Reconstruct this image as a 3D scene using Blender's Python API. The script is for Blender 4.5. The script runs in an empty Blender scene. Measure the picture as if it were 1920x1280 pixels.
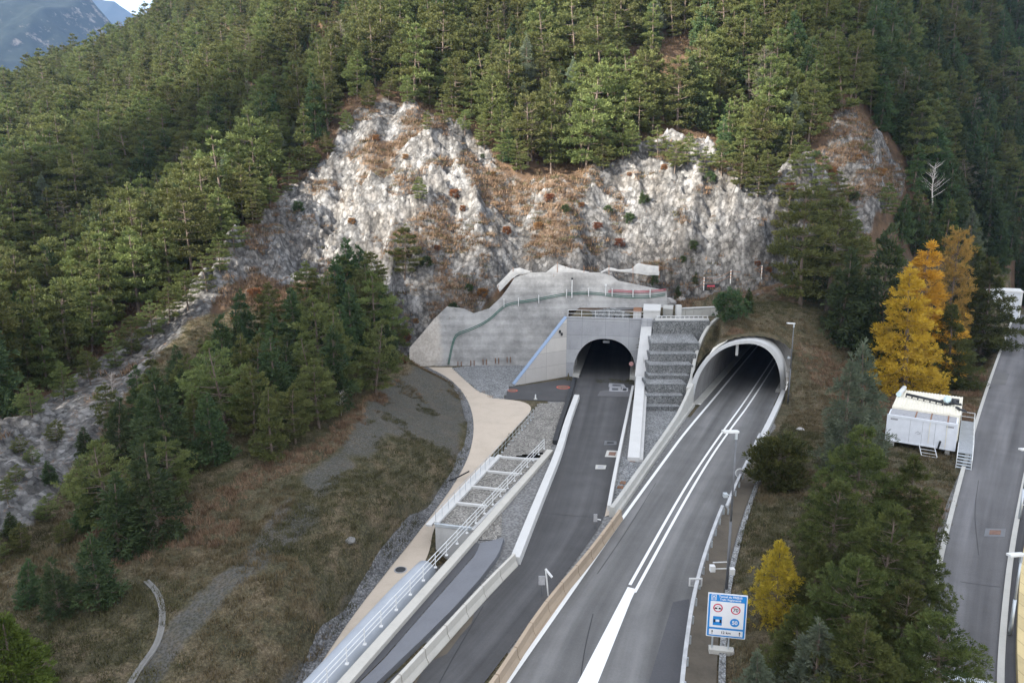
import bpy, math, random
import numpy as np
from mathutils import Vector
SC = bpy.context.scene
COL = SC.collection
R = math.radians
rng = np.random.default_rng(7)
random.seed(7)

# ------------------------------------------------------------------ camera
CAMZ, PITCH, F = 24.0, 10.9, 1300.0
cp, sp = math.cos(R(PITCH)), math.sin(R(PITCH))
cd = bpy.data.cameras.new('camera'); cam = bpy.data.objects.new('camera', cd); COL.objects.link(cam)
cam.location = (0, 0, CAMZ); cam.rotation_euler = (R(90 - PITCH), 0, 0)
cd.sensor_width = 36.0; cd.lens = 36.0 * F / 1920.0
cd.clip_start = 0.5; cd.clip_end = 20000
SC.camera = cam

# ------------------------------------------------------------------ light
SUN_EL, SUN_AZ = 31.0, 120.0      # azimuth: degrees to the left of the view direction (+Y)
SUN_E, SKY_E, EXPO = 5.0, 0.10, 1.92
to_sun = Vector((-math.sin(R(SUN_AZ)) * math.cos(R(SUN_EL)), math.cos(R(SUN_AZ)) * math.cos(R(SUN_EL)), math.sin(R(SUN_EL))))
W = bpy.data.worlds.new('World'); SC.world = W; W.use_nodes = True
wn, wl = W.node_tree.nodes, W.node_tree.links
bg = wn['Background']
sky = wn.new('ShaderNodeTexSky'); sky.sky_type = 'NISHITA'; sky.sun_disc = False
sky.sun_elevation = R(SUN_EL); sky.sun_rotation = R(-SUN_AZ); sky.altitude = 1200; sky.dust_density = 1.5
# broken cloud over the blue: white and grey patches
tc = wn.new('ShaderNodeTexCoord'); mp = wn.new('ShaderNodeMapping'); mp.inputs['Scale'].default_value = (1.2, 1.2, 3.0)
cn = wn.new('ShaderNodeTexNoise'); cn.inputs['Scale'].default_value = 2.2; cn.inputs['Detail'].default_value = 7
cr = wn.new('ShaderNodeValToRGB'); cr.color_ramp.elements[0].position = 0.36; cr.color_ramp.elements[1].position = 0.56
cr.color_ramp.elements[0].color = (0.25, 0.25, 0.25, 1); cr.color_ramp.elements[1].color = (1, 1, 1, 1)
mx = wn.new('ShaderNodeMix'); mx.data_type = 'RGBA'
mx.inputs[7].default_value = (5.6, 5.7, 5.9, 1)
wl.new(tc.outputs['Generated'], mp.inputs['Vector']); wl.new(mp.outputs[0], cn.inputs['Vector'])
wl.new(cn.outputs['Fac'], cr.inputs[0]); wl.new(cr.outputs[0], mx.inputs[0])
wl.new(sky.outputs[0], mx.inputs[6]); wl.new(mx.outputs[2], bg.inputs['Color'])
bg.inputs['Strength'].default_value = SKY_E
sd = bpy.data.lights.new('sun', 'SUN'); sd.energy = SUN_E; sd.angle = R(0.5); sd.color = (1.0, 0.93, 0.82)
sun = bpy.data.objects.new('sun', sd); COL.objects.link(sun)
sun.rotation_euler = to_sun.to_track_quat('Z', 'Y').to_euler(); sun.location = (-60, -20, 90)
SC.view_settings.view_transform = 'Standard'; SC.view_settings.look = 'None'
SC.view_settings.exposure = EXPO; SC.view_settings.gamma = 1
SC.cycles.max_bounces = 6; SC.cycles.diffuse_bounces = 3; SC.cycles.glossy_bounces = 2
SC.cycles.transmission_bounces = 2; SC.cycles.transparent_max_bounces = 4; SC.cycles.volume_bounces = 0

# ------------------------------------------------------------------ survey helpers: photo pixel -> place
def ray(px, py):
    u, v = (px - 960) / F, (640 - py) / F
    return np.array((u, v * sp + cp, v * cp - sp))
def P(px, py, z=0.0):
    d = ray(px, py); t = (z - CAMZ) / d[2]
    return Vector((d[0] * t, d[1] * t, z))
def PY(px, py, Y):
    d = ray(px, py); t = Y / d[1]
    return Vector((d[0] * t, Y, CAMZ + d[2] * t))
def PW(px, py, Y0=104.8, k=0.46):         # on the sloping retaining wall plane Y = Y0 + k z
    d = ray(px, py); t = (Y0 + k * CAMZ) / (d[1] - k * d[2])
    return Vector((d[0] * t, d[1] * t, CAMZ + d[2] * t))
def proj(x, y, z):
    x, y, z = np.asarray(x, float), np.asarray(y, float), np.asarray(z, float) - CAMZ
    w = y * cp - z * sp; v = y * sp + z * cp
    w = np.where(w > 0.1, w, 0.1)
    return 960 + F * x / w, 640 - F * v / w

# ------------------------------------------------------------------ noise
def _hash(ix, iy, iz):
    h = (ix * 374761393 + iy * 668265263 + iz * 2147483647) & 0xffffffff
    h = ((h ^ (h >> 13)) * 1274126177) & 0xffffffff
    return ((h ^ (h >> 16)) & 0xffff) / 65535.0
def vnoise(x, y, z=0.0, seed=0):
    x, y, z = np.broadcast_arrays(np.asarray(x, float), np.asarray(y, float), np.asarray(z, float))
    ix, iy, iz = np.floor(x).astype(np.int64), np.floor(y).astype(np.int64), np.floor(z).astype(np.int64) + seed * 57
    fx, fy, fz = x - np.floor(x), y - np.floor(y), z - np.floor(z)
    fx, fy, fz = fx * fx * (3 - 2 * fx), fy * fy * (3 - 2 * fy), fz * fz * (3 - 2 * fz)
    out = 0
    for a in (0, 1):
        for b in (0, 1):
            for c in (0, 1):
                out = out + _hash(ix + a, iy + b, iz + c) * (fx if a else 1 - fx) * (fy if b else 1 - fy) * (fz if c else 1 - fz)
    return out * 2 - 1
def fbm(x, y, z=0.0, o=4, seed=0, ridge=False):
    s, a, t = 0, 1.0, 0
    for i in range(o):
        k = 2.03 ** i
        n = vnoise(np.asarray(x) * k, np.asarray(y) * k, np.asarray(z) * k, seed + i)
        s = s + a * ((1 - 2 * np.abs(n)) if ridge else n); t += a; a *= 0.52
    return s / t

# ------------------------------------------------------------------ polygons
def inpoly(x, y, poly):
    x, y = np.asarray(x), np.asarray(y); r = np.zeros(x.shape, bool); n = len(poly)
    for i in range(n):
        (x0, y0), (x1, y1) = poly[i][:2], poly[(i + 1) % n][:2]
        if y0 == y1: continue
        c = ((y0 > y) != (y1 > y)) & (x < (x1 - x0) * (y - y0) / (y1 - y0) + x0)
        r ^= c
    return r
def segdist(x, y, pts, closed=True):
    d = np.full(np.shape(x), 1e9); n = len(pts)
    for i in range(n if closed else n - 1):
        (x0, y0), (x1, y1) = pts[i][:2], pts[(i + 1) % n][:2]
        dx, dy = x1 - x0, y1 - y0; L = dx * dx + dy * dy + 1e-12
        t = np.clip(((x - x0) * dx + (y - y0) * dy) / L, 0, 1)
        d = np.minimum(d, np.hypot(x - x0 - t * dx, y - y0 - t * dy))
    return d
def sdpoly(x, y, poly):
    d = segdist(x, y, poly)
    return np.where(inpoly(x, y, poly), -d, d)
def sstep(a, b, x):
    t = np.clip((x - a) / (b - a), 0, 1); return t * t * (3 - 2 * t)

# ------------------------------------------------------------------ materials
MATS = {}
class NT:
    def __init__(s, name, rough=0.85, spec=0.3):
        m = bpy.data.materials.new(name); m.use_nodes = True; s.m = m
        s.n, s.l = m.node_tree.nodes, m.node_tree.links
        s.b = s.n['Principled BSDF']; s.b.inputs['Roughness'].default_value = rough
        s.b.inputs['Specular IOR Level'].default_value = spec
        MATS[name] = m
    def tex(s, kind, scale, coord='Object', detail=5, rough=0.6, stretch=None, **kw):
        t = s.n.new('ShaderNodeTex' + kind)
        c = s.n.new('ShaderNodeTexCoord')
        if coord == 'Pos':
            g = s.n.new('ShaderNodeNewGeometry'); src = g.outputs['Position']
        else: src = c.outputs[coord]
        if stretch:
            mpn = s.n.new('ShaderNodeMapping'); mpn.inputs['Scale'].default_value = stretch
            s.l.new(src, mpn.inputs[0]); src = mpn.outputs[0]
        s.l.new(src, t.inputs['Vector']); t.inputs['Scale'].default_value = scale
        if kind == 'Noise':
            t.inputs['Detail'].default_value = detail; t.inputs['Roughness'].default_value = rough
        for k, v in kw.items(): setattr(t, k, v)
        return t.outputs['Fac'] if kind in ('Noise', 'Wave') else t.outputs[0]
    def ramp(s, fac, stops):
        r = s.n.new('ShaderNodeValToRGB'); e = r.color_ramp.elements
        while len(e) < len(stops): e.new(0.5)
        for q, (p, c) in zip(e, stops):
            q.position = p; q.color = (*c, 1) if not isinstance(c, (int, float)) else (c, c, c, 1)
        s.l.new(fac, r.inputs[0]); return r.outputs[0]
    def mix(s, fac, a, b, mode='MIX'):
        m = s.n.new('ShaderNodeMix'); m.data_type = 'RGBA'; m.blend_type = mode
        for i, v in ((0, fac), (6, a), (7, b)):
            if isinstance(v, (int, float)): m.inputs[i].default_value = v
            elif isinstance(v, tuple): m.inputs[i].default_value = (*v, 1)
            else: s.l.new(v, m.inputs[i])
        return m.outputs[2]
    def math(s, op, a, b=0.0, clamp=False):
        m = s.n.new('ShaderNodeMath'); m.operation = op; m.use_clamp = clamp
        for i, v in ((0, a), (1, b)):
            if isinstance(v, (int, float)): m.inputs[i].default_value = v
            else: s.l.new(v, m.inputs[i])
        return m.outputs[0]
    def attr(s, name):
        a = s.n.new('ShaderNodeAttribute'); a.attribute_name = name; return a
    def bump(s, h, strength=0.4, dist=0.1):
        b = s.n.new('ShaderNodeBump'); b.inputs['Strength'].default_value = strength; b.inputs['Distance'].default_value = dist
        s.l.new(h, b.inputs['Height']); s.l.new(b.outputs[0], s.b.inputs['Normal'])
    def col(s, c):
        if isinstance(c, tuple): s.b.inputs['Base Color'].default_value = (*c, 1)
        else: s.l.new(c, s.b.inputs['Base Color'])
        return s.m

def plain(name, c, rough=0.6, metal=0.0, var=0.25, scale=1.5, bump=0.0):
    t = NT(name, rough); t.b.inputs['Metallic'].default_value = metal
    n = t.tex('Noise', scale, detail=6)
    lo = tuple(v * (1 - var) for v in c); hi = tuple(min(1, v * (1 + var)) for v in c)
    if bump: t.bump(t.tex('Noise', 18), bump, 0.03)
    return t.col(t.ramp(n, [(0.3, lo), (0.7, hi)]))

# ------------------------------------------------------------------ mesh helpers
def tag(o, label=None, cat=None, group=None, kind=None):
    if label: o['label'] = label
    if cat: o['category'] = cat
    if group: o['group'] = group
    if kind: o['kind'] = kind
    return o
def empty(name, loc=(0, 0, 0), rz=0, **kw):
    o = bpy.data.objects.new(name, None); COL.objects.link(o); o.location = loc; o.rotation_euler = (0, 0, rz)
    o.empty_display_size = 0.3
    return tag(o, **kw)
def mesh_np(name, V, Fc, nper):
    me = bpy.data.meshes.new(name); V = np.asarray(V, np.float32); Fc = np.asarray(Fc, np.int32)
    me.vertices.add(len(V)); me.vertices.foreach_set('co', V.ravel())
    me.loops.add(Fc.size); me.loops.foreach_set('vertex_index', Fc.ravel())
    nf = Fc.size // nper
    me.polygons.add(nf)
    me.polygons.foreach_set('loop_start', np.arange(0, Fc.size, nper, dtype=np.int32))
    me.update(calc_edges=True)
    return me
def link(name, me, mat=None, parent=None, loc=None, **kw):
    o = bpy.data.objects.new(name, me); COL.objects.link(o)
    if mat is not None:
        if not me.materials: me.materials.append(MATS[mat] if isinstance(mat, str) else mat)
    if parent is not None: o.parent = parent
    if loc is not None: o.location = loc
    return tag(o, **kw)
class MB:
    def __init__(s): s.v, s.f, s.uv = [], [], None
    def add(s, vs, fs):
        k = len(s.v); s.v += [tuple(v) for v in vs]; s.f += [tuple(i + k for i in f) for f in fs]; return s
    def box(s, x0, y0, z0, x1, y1, z1):
        return s.add([(x0, y0, z0), (x1, y0, z0), (x1, y1, z0), (x0, y1, z0), (x0, y0, z1), (x1, y0, z1), (x1, y1, z1), (x0, y1, z1)],
                     [(3, 2, 1, 0), (4, 5, 6, 7), (0, 1, 5, 4), (1, 2, 6, 5), (2, 3, 7, 6), (3, 0, 4, 7)])
    def hexa(s, bot, top):     # four bottom points (ccw from above), four top points
        return s.add(list(bot) + list(top), [(3, 2, 1, 0), (4, 5, 6, 7), (0, 1, 5, 4), (1, 2, 6, 5), (2, 3, 7, 6), (3, 0, 4, 7)])
    def beam(s, a, b, w, h, up=(0, 0, 1)):
        a, b = Vector(a), Vector(b); d = (b - a).normalized(); up = Vector(up)
        sd_ = d.cross(up)
        if sd_.length < 1e-4: sd_ = d.cross(Vector((0, 1, 0)))
        sd_.normalize(); u2 = sd_.cross(d).normalized()
        q = [(-1, -1), (1, -1), (1, 1), (-1, 1)]
        va = [a + sd_ * (w / 2 * i) + u2 * (h / 2 * j) for i, j in q]; vb = [b + sd_ * (w / 2 * i) + u2 * (h / 2 * j) for i, j in q]
        return s.add(va + vb, [(3, 2, 1, 0), (4, 5, 6, 7), (0, 1, 5, 4), (1, 2, 6, 5), (2, 3, 7, 6), (3, 0, 4, 7)])
    def tube(s, pts, r, n=8, cap=True):
        pts = [Vector(p) for p in pts]; rs = r if isinstance(r, (list, tuple)) else [r] * len(pts)
        k = len(s.v); prev = None
        for i, p in enumerate(pts):
            d = (pts[min(i + 1, len(pts) - 1)] - pts[max(i - 1, 0)]).normalized()
            ref = Vector((0, 0, 1)) if abs(d.z) < 0.9 else Vector((1, 0, 0))
            a = d.cross(ref).normalized(); b = a.cross(d).normalized()
            for j in range(n):
                t = 2 * math.pi * j / n; q = p + a * (math.cos(t) * rs[i]) + b * (math.sin(t) * rs[i]); s.v.append(tuple(q))
        for i in range(len(pts) - 1):
            for j in range(n):
                a0, a1 = k + i * n + j, k + i * n + (j + 1) % n
                s.f.append((a0, a1, a1 + n, a0 + n))
        if cap:
            s.f.append(tuple(k + j for j in range(n))[::-1]); s.f.append(tuple(k + (len(pts) - 1) * n + j for j in range(n)))
        return s
    def loft(s, rows, closed=False):          # rows of equal-length point lists
        k = len(s.v); m = len(rows[0])
        for r in rows: s.v += [tuple(p) for p in r]
        for i in range(len(rows) - 1):
            for j in range(m if closed else m - 1):
                a, b = k + i * m + j, k + i * m + (j + 1) % m
                s.f.append((a, b, b + m, a + m))
        return s
    def sweep(s, path, prof, cap=True):        # prof: (lateral to the right, up) closed outline; path: points
        path = [Vector(p) for p in path]; rows = []
        for i, p in enumerate(path):
            d = path[min(i + 1, len(path) - 1)] - path[max(i - 1, 0)]; d.z = 0; d.normalize()
            sdv = Vector((d.y, -d.x, 0))
            rows.append([p + sdv * a + Vector((0, 0, b)) for a, b in prof])
        k = len(s.v); s.loft(rows, True); m = len(prof)
        if cap:
            s.f.append(tuple(k + j for j in range(m))); s.f.append(tuple(k + (len(path) - 1) * m + j for j in range(m))[::-1])
        return s
    def build(s, name, mat, parent=None, loc=None, smooth=False, bevel=0.0, **kw):
        me = bpy.data.meshes.new(name); me.from_pydata(s.v, [], s.f); me.update()
        import bmesh
        bm = bmesh.new(); bm.from_mesh(me); bmesh.ops.recalc_face_normals(bm, faces=bm.faces)
        if bevel > 0:
            bmesh.ops.remove_doubles(bm, verts=bm.verts, dist=1e-5)
            es = [e for e in bm.edges if len(e.link_faces) == 2 and e.calc_face_angle(0) > 0.6]
            bmesh.ops.bevel(bm, geom=es, offset=bevel, segments=2, affect='EDGES', profile=0.6)
        bm.to_mesh(me); bm.free()
        if smooth: me.polygons.foreach_set('use_smooth', [True] * len(me.polygons))
        return link(name, me, mat, parent, loc, **kw)
def resample(pts, step):
    pts = [Vector(p) for p in pts]; L = [0]
    for a, b in zip(pts, pts[1:]): L.append(L[-1] + (b - a).length)
    n = max(2, int(round(L[-1] / step)) + 1); out = []
    for i in range(n):
        t = L[-1] * i / (n - 1); j = max(k for k in range(len(L)) if L[k] <= t + 1e-9); j = min(j, len(pts) - 2)
        f = (t - L[j]) / max(L[j + 1] - L[j], 1e-9); out.append(pts[j].lerp(pts[j + 1], f))
    return out
def smooth_line(pts, step=1.0, it=3):          # Chaikin then resample
    pts = [Vector(p) for p in pts]
    for _ in range(it):
        q = [pts[0]]
        for a, b in zip(pts, pts[1:]): q += [a.lerp(b, .25), a.lerp(b, .75)]
        pts = q + [pts[-1]]
    return resample(pts, step)
def resample_n(pts, n):
    pts = [Vector(p) for p in pts]; L = [0]
    for a, b in zip(pts, pts[1:]): L.append(L[-1] + (b - a).length)
    out = []
    for i in range(n):
        t = L[-1] * i / (n - 1); j = 0
        while j < len(pts) - 2 and L[j + 1] < t: j += 1
        f = (t - L[j]) / max(L[j + 1] - L[j], 1e-9); out.append(pts[j].lerp(pts[j + 1], min(max(f, 0), 1)))
    return out
def strip(name, left, right, mat, z=None, n=None, cross=1, **kw):   # road-like sheet between two lines, UV: u across, v along (m)
    L_ = smooth_line(left, 0.5); Rr = smooth_line(right, 0.5)
    n = n or max(len(L_), len(Rr)); L_ = resample_n(L_, n); Rr = resample_n(Rr, n)
    V, uv, d = [], [], 0.0
    for i in range(n):
        if i: d += ((L_[i] + Rr[i]) / 2 - (L_[i - 1] + Rr[i - 1]) / 2).length
        for j in range(cross + 1):
            p = L_[i].lerp(Rr[i], j / cross)
            V.append((p.x, p.y, p.z if z is None else z)); uv.append((j / cross, d))
    m = cross + 1
    Fc = [(i * m + j, i * m + j + 1, (i + 1) * m + j + 1, (i + 1) * m + j) for i in range(n - 1) for j in range(cross)]
    me = bpy.data.meshes.new(name); me.from_pydata(V, [], Fc); me.update()
    if sum(p.normal.z for p in me.polygons) < 0: me.flip_normals()
    ul = me.uv_layers.new(name='UVMap')
    for lp in me.loops: ul.data[lp.index].uv = uv[lp.vertex_index]
    return link(name, me, mat, **kw)
def sheet(name, pts, mat, z=None, **kw):      # flat polygon
    V = [(p[0], p[1], p[2] if z is None else z) for p in pts]
    a = sum(V[i][0] * V[(i + 1) % len(V)][1] - V[(i + 1) % len(V)][0] * V[i][1] for i in range(len(V)))
    if a < 0: V = V[::-1]
    me = bpy.data.meshes.new(name); me.from_pydata(V, [], [tuple(range(len(V)))]); me.update()
    return link(name, me, mat, **kw)


# ------------------------------------------------------------------ terrain
CT = [  # photo pixel and horizontal distance of ground points on the hillside
 (838,568,109.3),(885,578,109.0),(930,552,110.6),(950,530,111.6),(1000,500,113),(1100,498,113),(1200,512,112.5),(1260,530,111.5),(1330,505,114),(1420,495,113),(1500,500,113),(1540,500,114),
 (700,470,114),(760,430,117),(850,400,121),(1000,400,122),(1150,400,122),(1300,400,121),(1450,400,119),(1380,450,116.5),
 (640,270,131),(720,200,138),(800,230,137),(870,260,133),(960,320,127),(1050,342,125),(1050,325,129),(1150,310,129),(1250,285,131),(1350,300,130),(1450,320,127),(1540,300,127),(1590,210,136),(1620,300,128),(1640,360,124),
 (700,100,156),(800,170,147),(900,100,156),(1000,230,140),(1100,230,139),(1200,200,141),(1100,100,151),(1300,150,150),(1400,250,138),(1500,150,150),(1570,80,158),
 (600,0,195),(750,0,184),(900,0,178),(1200,0,177),(1500,0,181),
 (560,330,128),(590,420,118),(500,420,114),(480,500,106),(560,540,103),(650,560,101),(700,600,99),(420,480,107),(400,540,99),(300,620,93),(250,690,85),(150,760,75),(50,830,64),(0,870,59),
 (400,380,134),(300,480,118),(150,560,104),(0,640,90),(0,750,74),
 (0,500,120),(0,350,170),(0,250,218),(0,190,272),(200,400,150),(200,250,215),(200,155,285),(200,110,335),(100,160,300),
 (400,280,170),(400,150,232),(400,50,290),(330,30,325),(560,200,162),(560,80,205),(480,330,140),(300,330,175),
 (-200,500,120),(-200,300,190),(-200,700,80),(-200,220,260),
 (1700,330,140),(1700,420,136),(1650,260,142),(1640,450,120),(1600,480,115),(1760,420,158),(1850,470,172),(1920,470,175),(2100,450,180),
 (1760,250,185),(1850,200,205),(1920,200,207),(2100,200,215),(1700,50,205),(1650,150,170),(1920,0,245),(1800,0,235),(2100,0,260),
 (1480,570,101),(1400,600,93),(1430,540,112),(1560,600,99),(1600,650,96),(1560,640,95),(1500,690,88.5),
 # gully in the forest left of the cliff: crest, then hollow
]
CZ = [  # photo pixel and height of lower ground
 (800,690,0.2),(870,740,0),(885,800,-.2),(860,900,-.9),(800,980,-1.4),(740,1060,-1.8),(660,1130,-1.8),(600,1230,-1.8),(540,1290,-1.8),
 (780,760,1.4),(740,720,3.0),(820,820,1.0),(720,830,2.6),(700,900,2.2),(660,1000,1.4),(600,1100,1.0),(760,950,1.0),(560,880,3.2),(650,770,4.2),(700,700,4.6),(740,670,5.0),
 (450,880,3.6),(500,1000,1.9),(400,1050,1.8),(330,920,2.8),(200,1000,2.2),(100,1080,1.6),(0,1100,1.4),(300,1200,.6),(100,1250,.6),(450,1200,.4),(0,1270,.8),(-200,1100,1),(-100,900,2.6),(250,850,3.4),
 (150,900,2.4),
 (1500,800,.7),(1480,760,.4),(1420,860,.3),(1400,950,.2),(1450,1000,.6),(1370,1100,.1),(1560,900,1.0),(1600,1000,.9),(1650,900,.5),(1620,780,.6),(1700,760,.3),(1740,880,.2),(1700,1000,.3),(1680,1150,.3),(1500,1150,.7),(1420,1270,.2),(1550,1270,.5),
 (1800,700,.2),(1850,640,0),(1750,650,.5),(1900,600,0),(1980,600,0),(1820,590,.3),(1960,800,0),(2100,700,0),(2000,1100,0),(2300,900,0),(1690,700,.6),(1640,720,1.0),
]
pts = [PY(*c) for c in CT] + [P(*c) for c in CZ]
for px, Y, z in ((-100, 430, 38), (60, 450, 55), (200, 480, 80), (330, 470, 110), (-300, 330, 40), (500, 300, 135), (700, 270, 135), (900, 260, 133), (1200, 260, 134), (1500, 270, 136), (1800, 330, 128), (2100, 360, 140), (700, 480, 190), (1300, 500, 200), (2000, 520, 190), (-700, 250, 30), (-700, 100, 6)):
    pts.append(Vector(((px - 960) / F * Y, Y, z)))
for X, Y, z in ((-20, 5, -1.5), (0, 8, 0), (20, 8, 0), (-45, 15, 0), (45, 10, 0), (0, -30, 0), (60, 40, 0), (-70, 40, 2), (100, 100, 0), (140, 150, 2)):
    pts.append(Vector((X, Y, z)))
CP = np.array([tuple(p) for p in pts])
def rbf_fit(c, z, c0=4.0, lam=0.15):
    n = len(c); r = np.hypot(c[:, None, 0] - c[None, :, 0], c[:, None, 1] - c[None, :, 1])
    A = np.sqrt(r * r + c0 * c0) + 0 * r; A -= np.eye(n) * lam
    Q = np.c_[np.ones(n), c / 100.0]
    M = np.block([[A, Q], [Q.T, np.zeros((3, 3))]])
    s = np.linalg.solve(M, np.r_[z, 0, 0, 0]); return s
RB = rbf_fit(CP[:, :2], CP[:, 2])
def rbf(x, y):
    sh = np.shape(x); x, y = np.ravel(x), np.ravel(y); out = np.zeros(x.size); n = len(CP)
    for k in range(0, x.size, 40000):
        a, b = x[k:k + 40000], y[k:k + 40000]
        r2 = (a[:, None] - CP[None, :, 0]) ** 2 + (b[:, None] - CP[None, :, 1]) ** 2
        out[k:k + 40000] = np.sqrt(r2 + 16.0) @ RB[:n] + RB[n] + RB[n + 1] * a / 100 + RB[n + 2] * b / 100
    return out.reshape(sh)

# grid: fan-shaped so that near ground is fine
Ys = [-8.0]
while Ys[-1] < 560:
    y = Ys[-1]; Ys.append(y + (0.38 if 93 < y < 146 else max(0.2, 0.0062 * abs(y))))
Ys = np.array(Ys); NU = 980
Us = np.linspace(-1.15, 1.12, NU)
GX = Us[None, :] * (Ys[:, None] + 12.0); GY = np.broadcast_to(Ys[:, None], GX.shape).copy()
GZ = rbf(GX, GY)
GZ0 = GZ.copy()
PX, PYY = proj(GX, GY, GZ)
vis_ang = np.arctan2(GZ - CAMZ, GY + 1e-6)
front = GY > 3
run = np.maximum.accumulate(np.where(front, vis_ang, -9), axis=0)
VIS = front & (vis_ang > run - 0.035)

def pxmask(polys, soft=14.0):
    m = np.zeros(GX.shape)
    wob = fbm(GX * .12, GY * .12, GZ * .12, 3, 11) * soft + fbm(GX * .5, GY * .5, GZ * .5, 3, 12) * soft * .6
    for poly in polys:
        xs = [p[0] for p in poly]; ys = [p[1] for p in poly]
        sel = (PX > min(xs) - 60) & (PX < max(xs) + 60) & (PYY > min(ys) - 60) & (PYY < max(ys) + 60) & front
        d = sdpoly(PX[sel], PYY[sel], poly) + wob[sel]
        m[sel] = np.maximum(m[sel], 1 - sstep(-soft, soft, d))
    return m
ROCKP = [[(630,250),(650,212),(725,182),(810,215),(870,235),(930,285),(1000,340),(1060,345),(1130,322),(1200,290),(1260,282),(1330,290),(1400,345),(1470,330),(1520,300),(1545,270),(1570,200),(1600,215),(1645,255),(1705,330),(1690,375),(1640,410),(1610,495),(1540,480),(1440,500),(1330,530),(1250,545),(1100,510),(960,520),(880,585),(800,620),(700,600),(640,560),(560,590),(470,580),(390,570),(400,500),(470,430),(520,360),(570,310),(620,280)],
         [(400,525),(340,562),(280,606),(225,652),(165,692),(110,732),(60,762),(0,795),(-150,820),(-150,1060),(0,1040),(60,1000),(110,940),(165,880),(215,820),(270,760),(335,690),(400,610)]]
FORP = [[(-900,-900),(-900,790),(0,775),(60,745),(130,705),(200,645),(270,595),(330,560),(385,520),(400,475),(470,415),(520,350),(560,305),(620,265),(635,210),(720,172),(800,205),(880,240),(930,290),(980,325),(1040,330),(1130,305),(1200,275),(1250,262),(1300,262),(1340,290),(1400,335),(1470,325),(1540,280),(1555,190),(1610,205),(1660,260),(1705,320),(1710,390),(1680,440),(1700,480),(1800,500),(1960,520),(2900,520),(2900,-900)]]
GRASSP = [[(700,730),(780,690),(860,740),(880,800),(850,900),(770,990),(690,1090),(600,1190),(530,1300),(100,1300),(260,1100),(330,980),(480,900),(600,840),(660,780)]]
GRAVP = [[(600,1330),(1026,848),(1030,700),(1075,690),(1075,700),(1190,715),(1290,765),(1465,735),(1290,1340)],[(700,740),(790,680),(860,730),(885,790),(850,850),(790,830),(730,810),(690,850),(640,850)],            # dark scree on the mound
         [(480,1000),(540,930),(600,950),(600,990),(520,1040),(430,1110),(330,1230),(290,1290),(250,1290),(300,1200),(400,1080)],
         [(560,890),(640,850),(660,880),(600,940)],
         [(900,760),(905,830),(860,930),(790,1010),(700,1110),(600,1230),(540,1300),(500,1300),(590,1180),(690,1070),(770,980),(850,890),(875,810),(865,760)]]
GRASSP.append([(-900,1400),(-900,1040),(0,1040),(60,1000),(110,940),(150,870),(200,800),(260,740),(330,660),(400,590),(480,570),(560,580),(640,560),(700,600),(800,620),(880,585),(940,550),(1000,600),(1250,560),(1330,530),(1440,500),(1540,480),(1610,495),(1700,480),(1800,500),(1960,520),(2900,520),(2900,1400)])
MROCK, MFOR, MGRASS, MGRAV, MSCREE = pxmask(ROCKP), pxmask(FORP, 26), pxmask(GRASSP, 16), pxmask(GRAVP[:1], 8), pxmask(GRAVP[1:], 16)
MROCK *= (1 - MFOR)
VEGP = [[(640,275),(720,268),(790,235),(810,245),(745,300),(735,335),(690,330)], [(960,300),(1000,340),(1120,320),(1100,350),(1060,420),(1060,480),(1000,470),(1020,380),(960,340)],
        [(740,430),(840,390),(850,450),(740,480)], [(870,320),(900,300),(990,330),(990,400),(920,400)], [(1240,300),(1400,340),(1340,350),(1250,330)],
        [(1530,290),(1580,210),(1640,260),(1610,300),(1560,340)], [(1560,330),(1680,330),(1690,370),(1600,380)], [(820,480),(900,560),(930,540),(860,600),(800,600)],
        [(1270,500),(1420,490),(1450,540),(1280,560)], [(440,520),(640,540),(640,600),(380,620)]]
MVEG = pxmask(VEGP, 18) - .35 * pxmask(ROCKP[1:], 10)

# relief
slope_n = fbm(GX * .03, GY * .03, 0, 3, 31)
wx = GX + 3.0 * fbm(GX * .06, GY * .06, 0, 3, 51); 
ribs = fbm(wx * .085, GY * .035, 0, 3, 21, True)
med = fbm(wx * .26, GY * .16, GZ * .2, 4, 22, True)
led = GZ * .42 + 1.4 * fbm(GX * .08, GY * .08, 0, 3, 52) + .25 * GX * .2
led = (led - np.floor(led)); led = np.where(led < .7, led / .7, (1 - led) / .3) - .5
face = sstep(-.25, .35, fbm(GX * .05, GY * .05, GZ * .05, 3, 57))
rock_r = ribs * 5.0 + med * (.7 + 1.3 * face) + led * (.6 + 1.1 * face) + fbm(GX * .95, GY * .95, GZ * .6, 3, 23, True) * (.5 + .7 * face)
GZ = GZ + MROCK * (rock_r - 1.2) * np.where(PYY > 560, .4, 1.0) * (1 - .45 * MVEG)
GZ = GZ + MFOR * (fbm(GX * .05, GY * .05, 0, 4, 24) * 2.2) * sstep(100, 180, GY)
GZ = GZ + (1 - MROCK) * (fbm(GX * .35, GY * .35, 0, 4, 25) * .28)
# hollow running down the wooded slope left of the cliff
hol = [PY(*c) for c in ((600,170,170), (520,220,165), (420,330,152), (300,420,140), (150,500,118), (0,560,104))]
hd = segdist(GX, GY, [(p.x, p.y) for p in hol], False)
GZ = GZ - 6.5 * np.exp(-(hd / 13.0) ** 2) * MFOR
hol2 = [PY(*c) for c in ((500,160,190), (400,230,190), (250,330,172), (100,430,140), (0,480,124))]
hd2 = segdist(GX, GY, [(p.x, p.y) for p in hol2], False)
GZ = GZ + 3.5 * np.exp(-(hd2 / 14.0) ** 2) * MFOR

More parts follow.
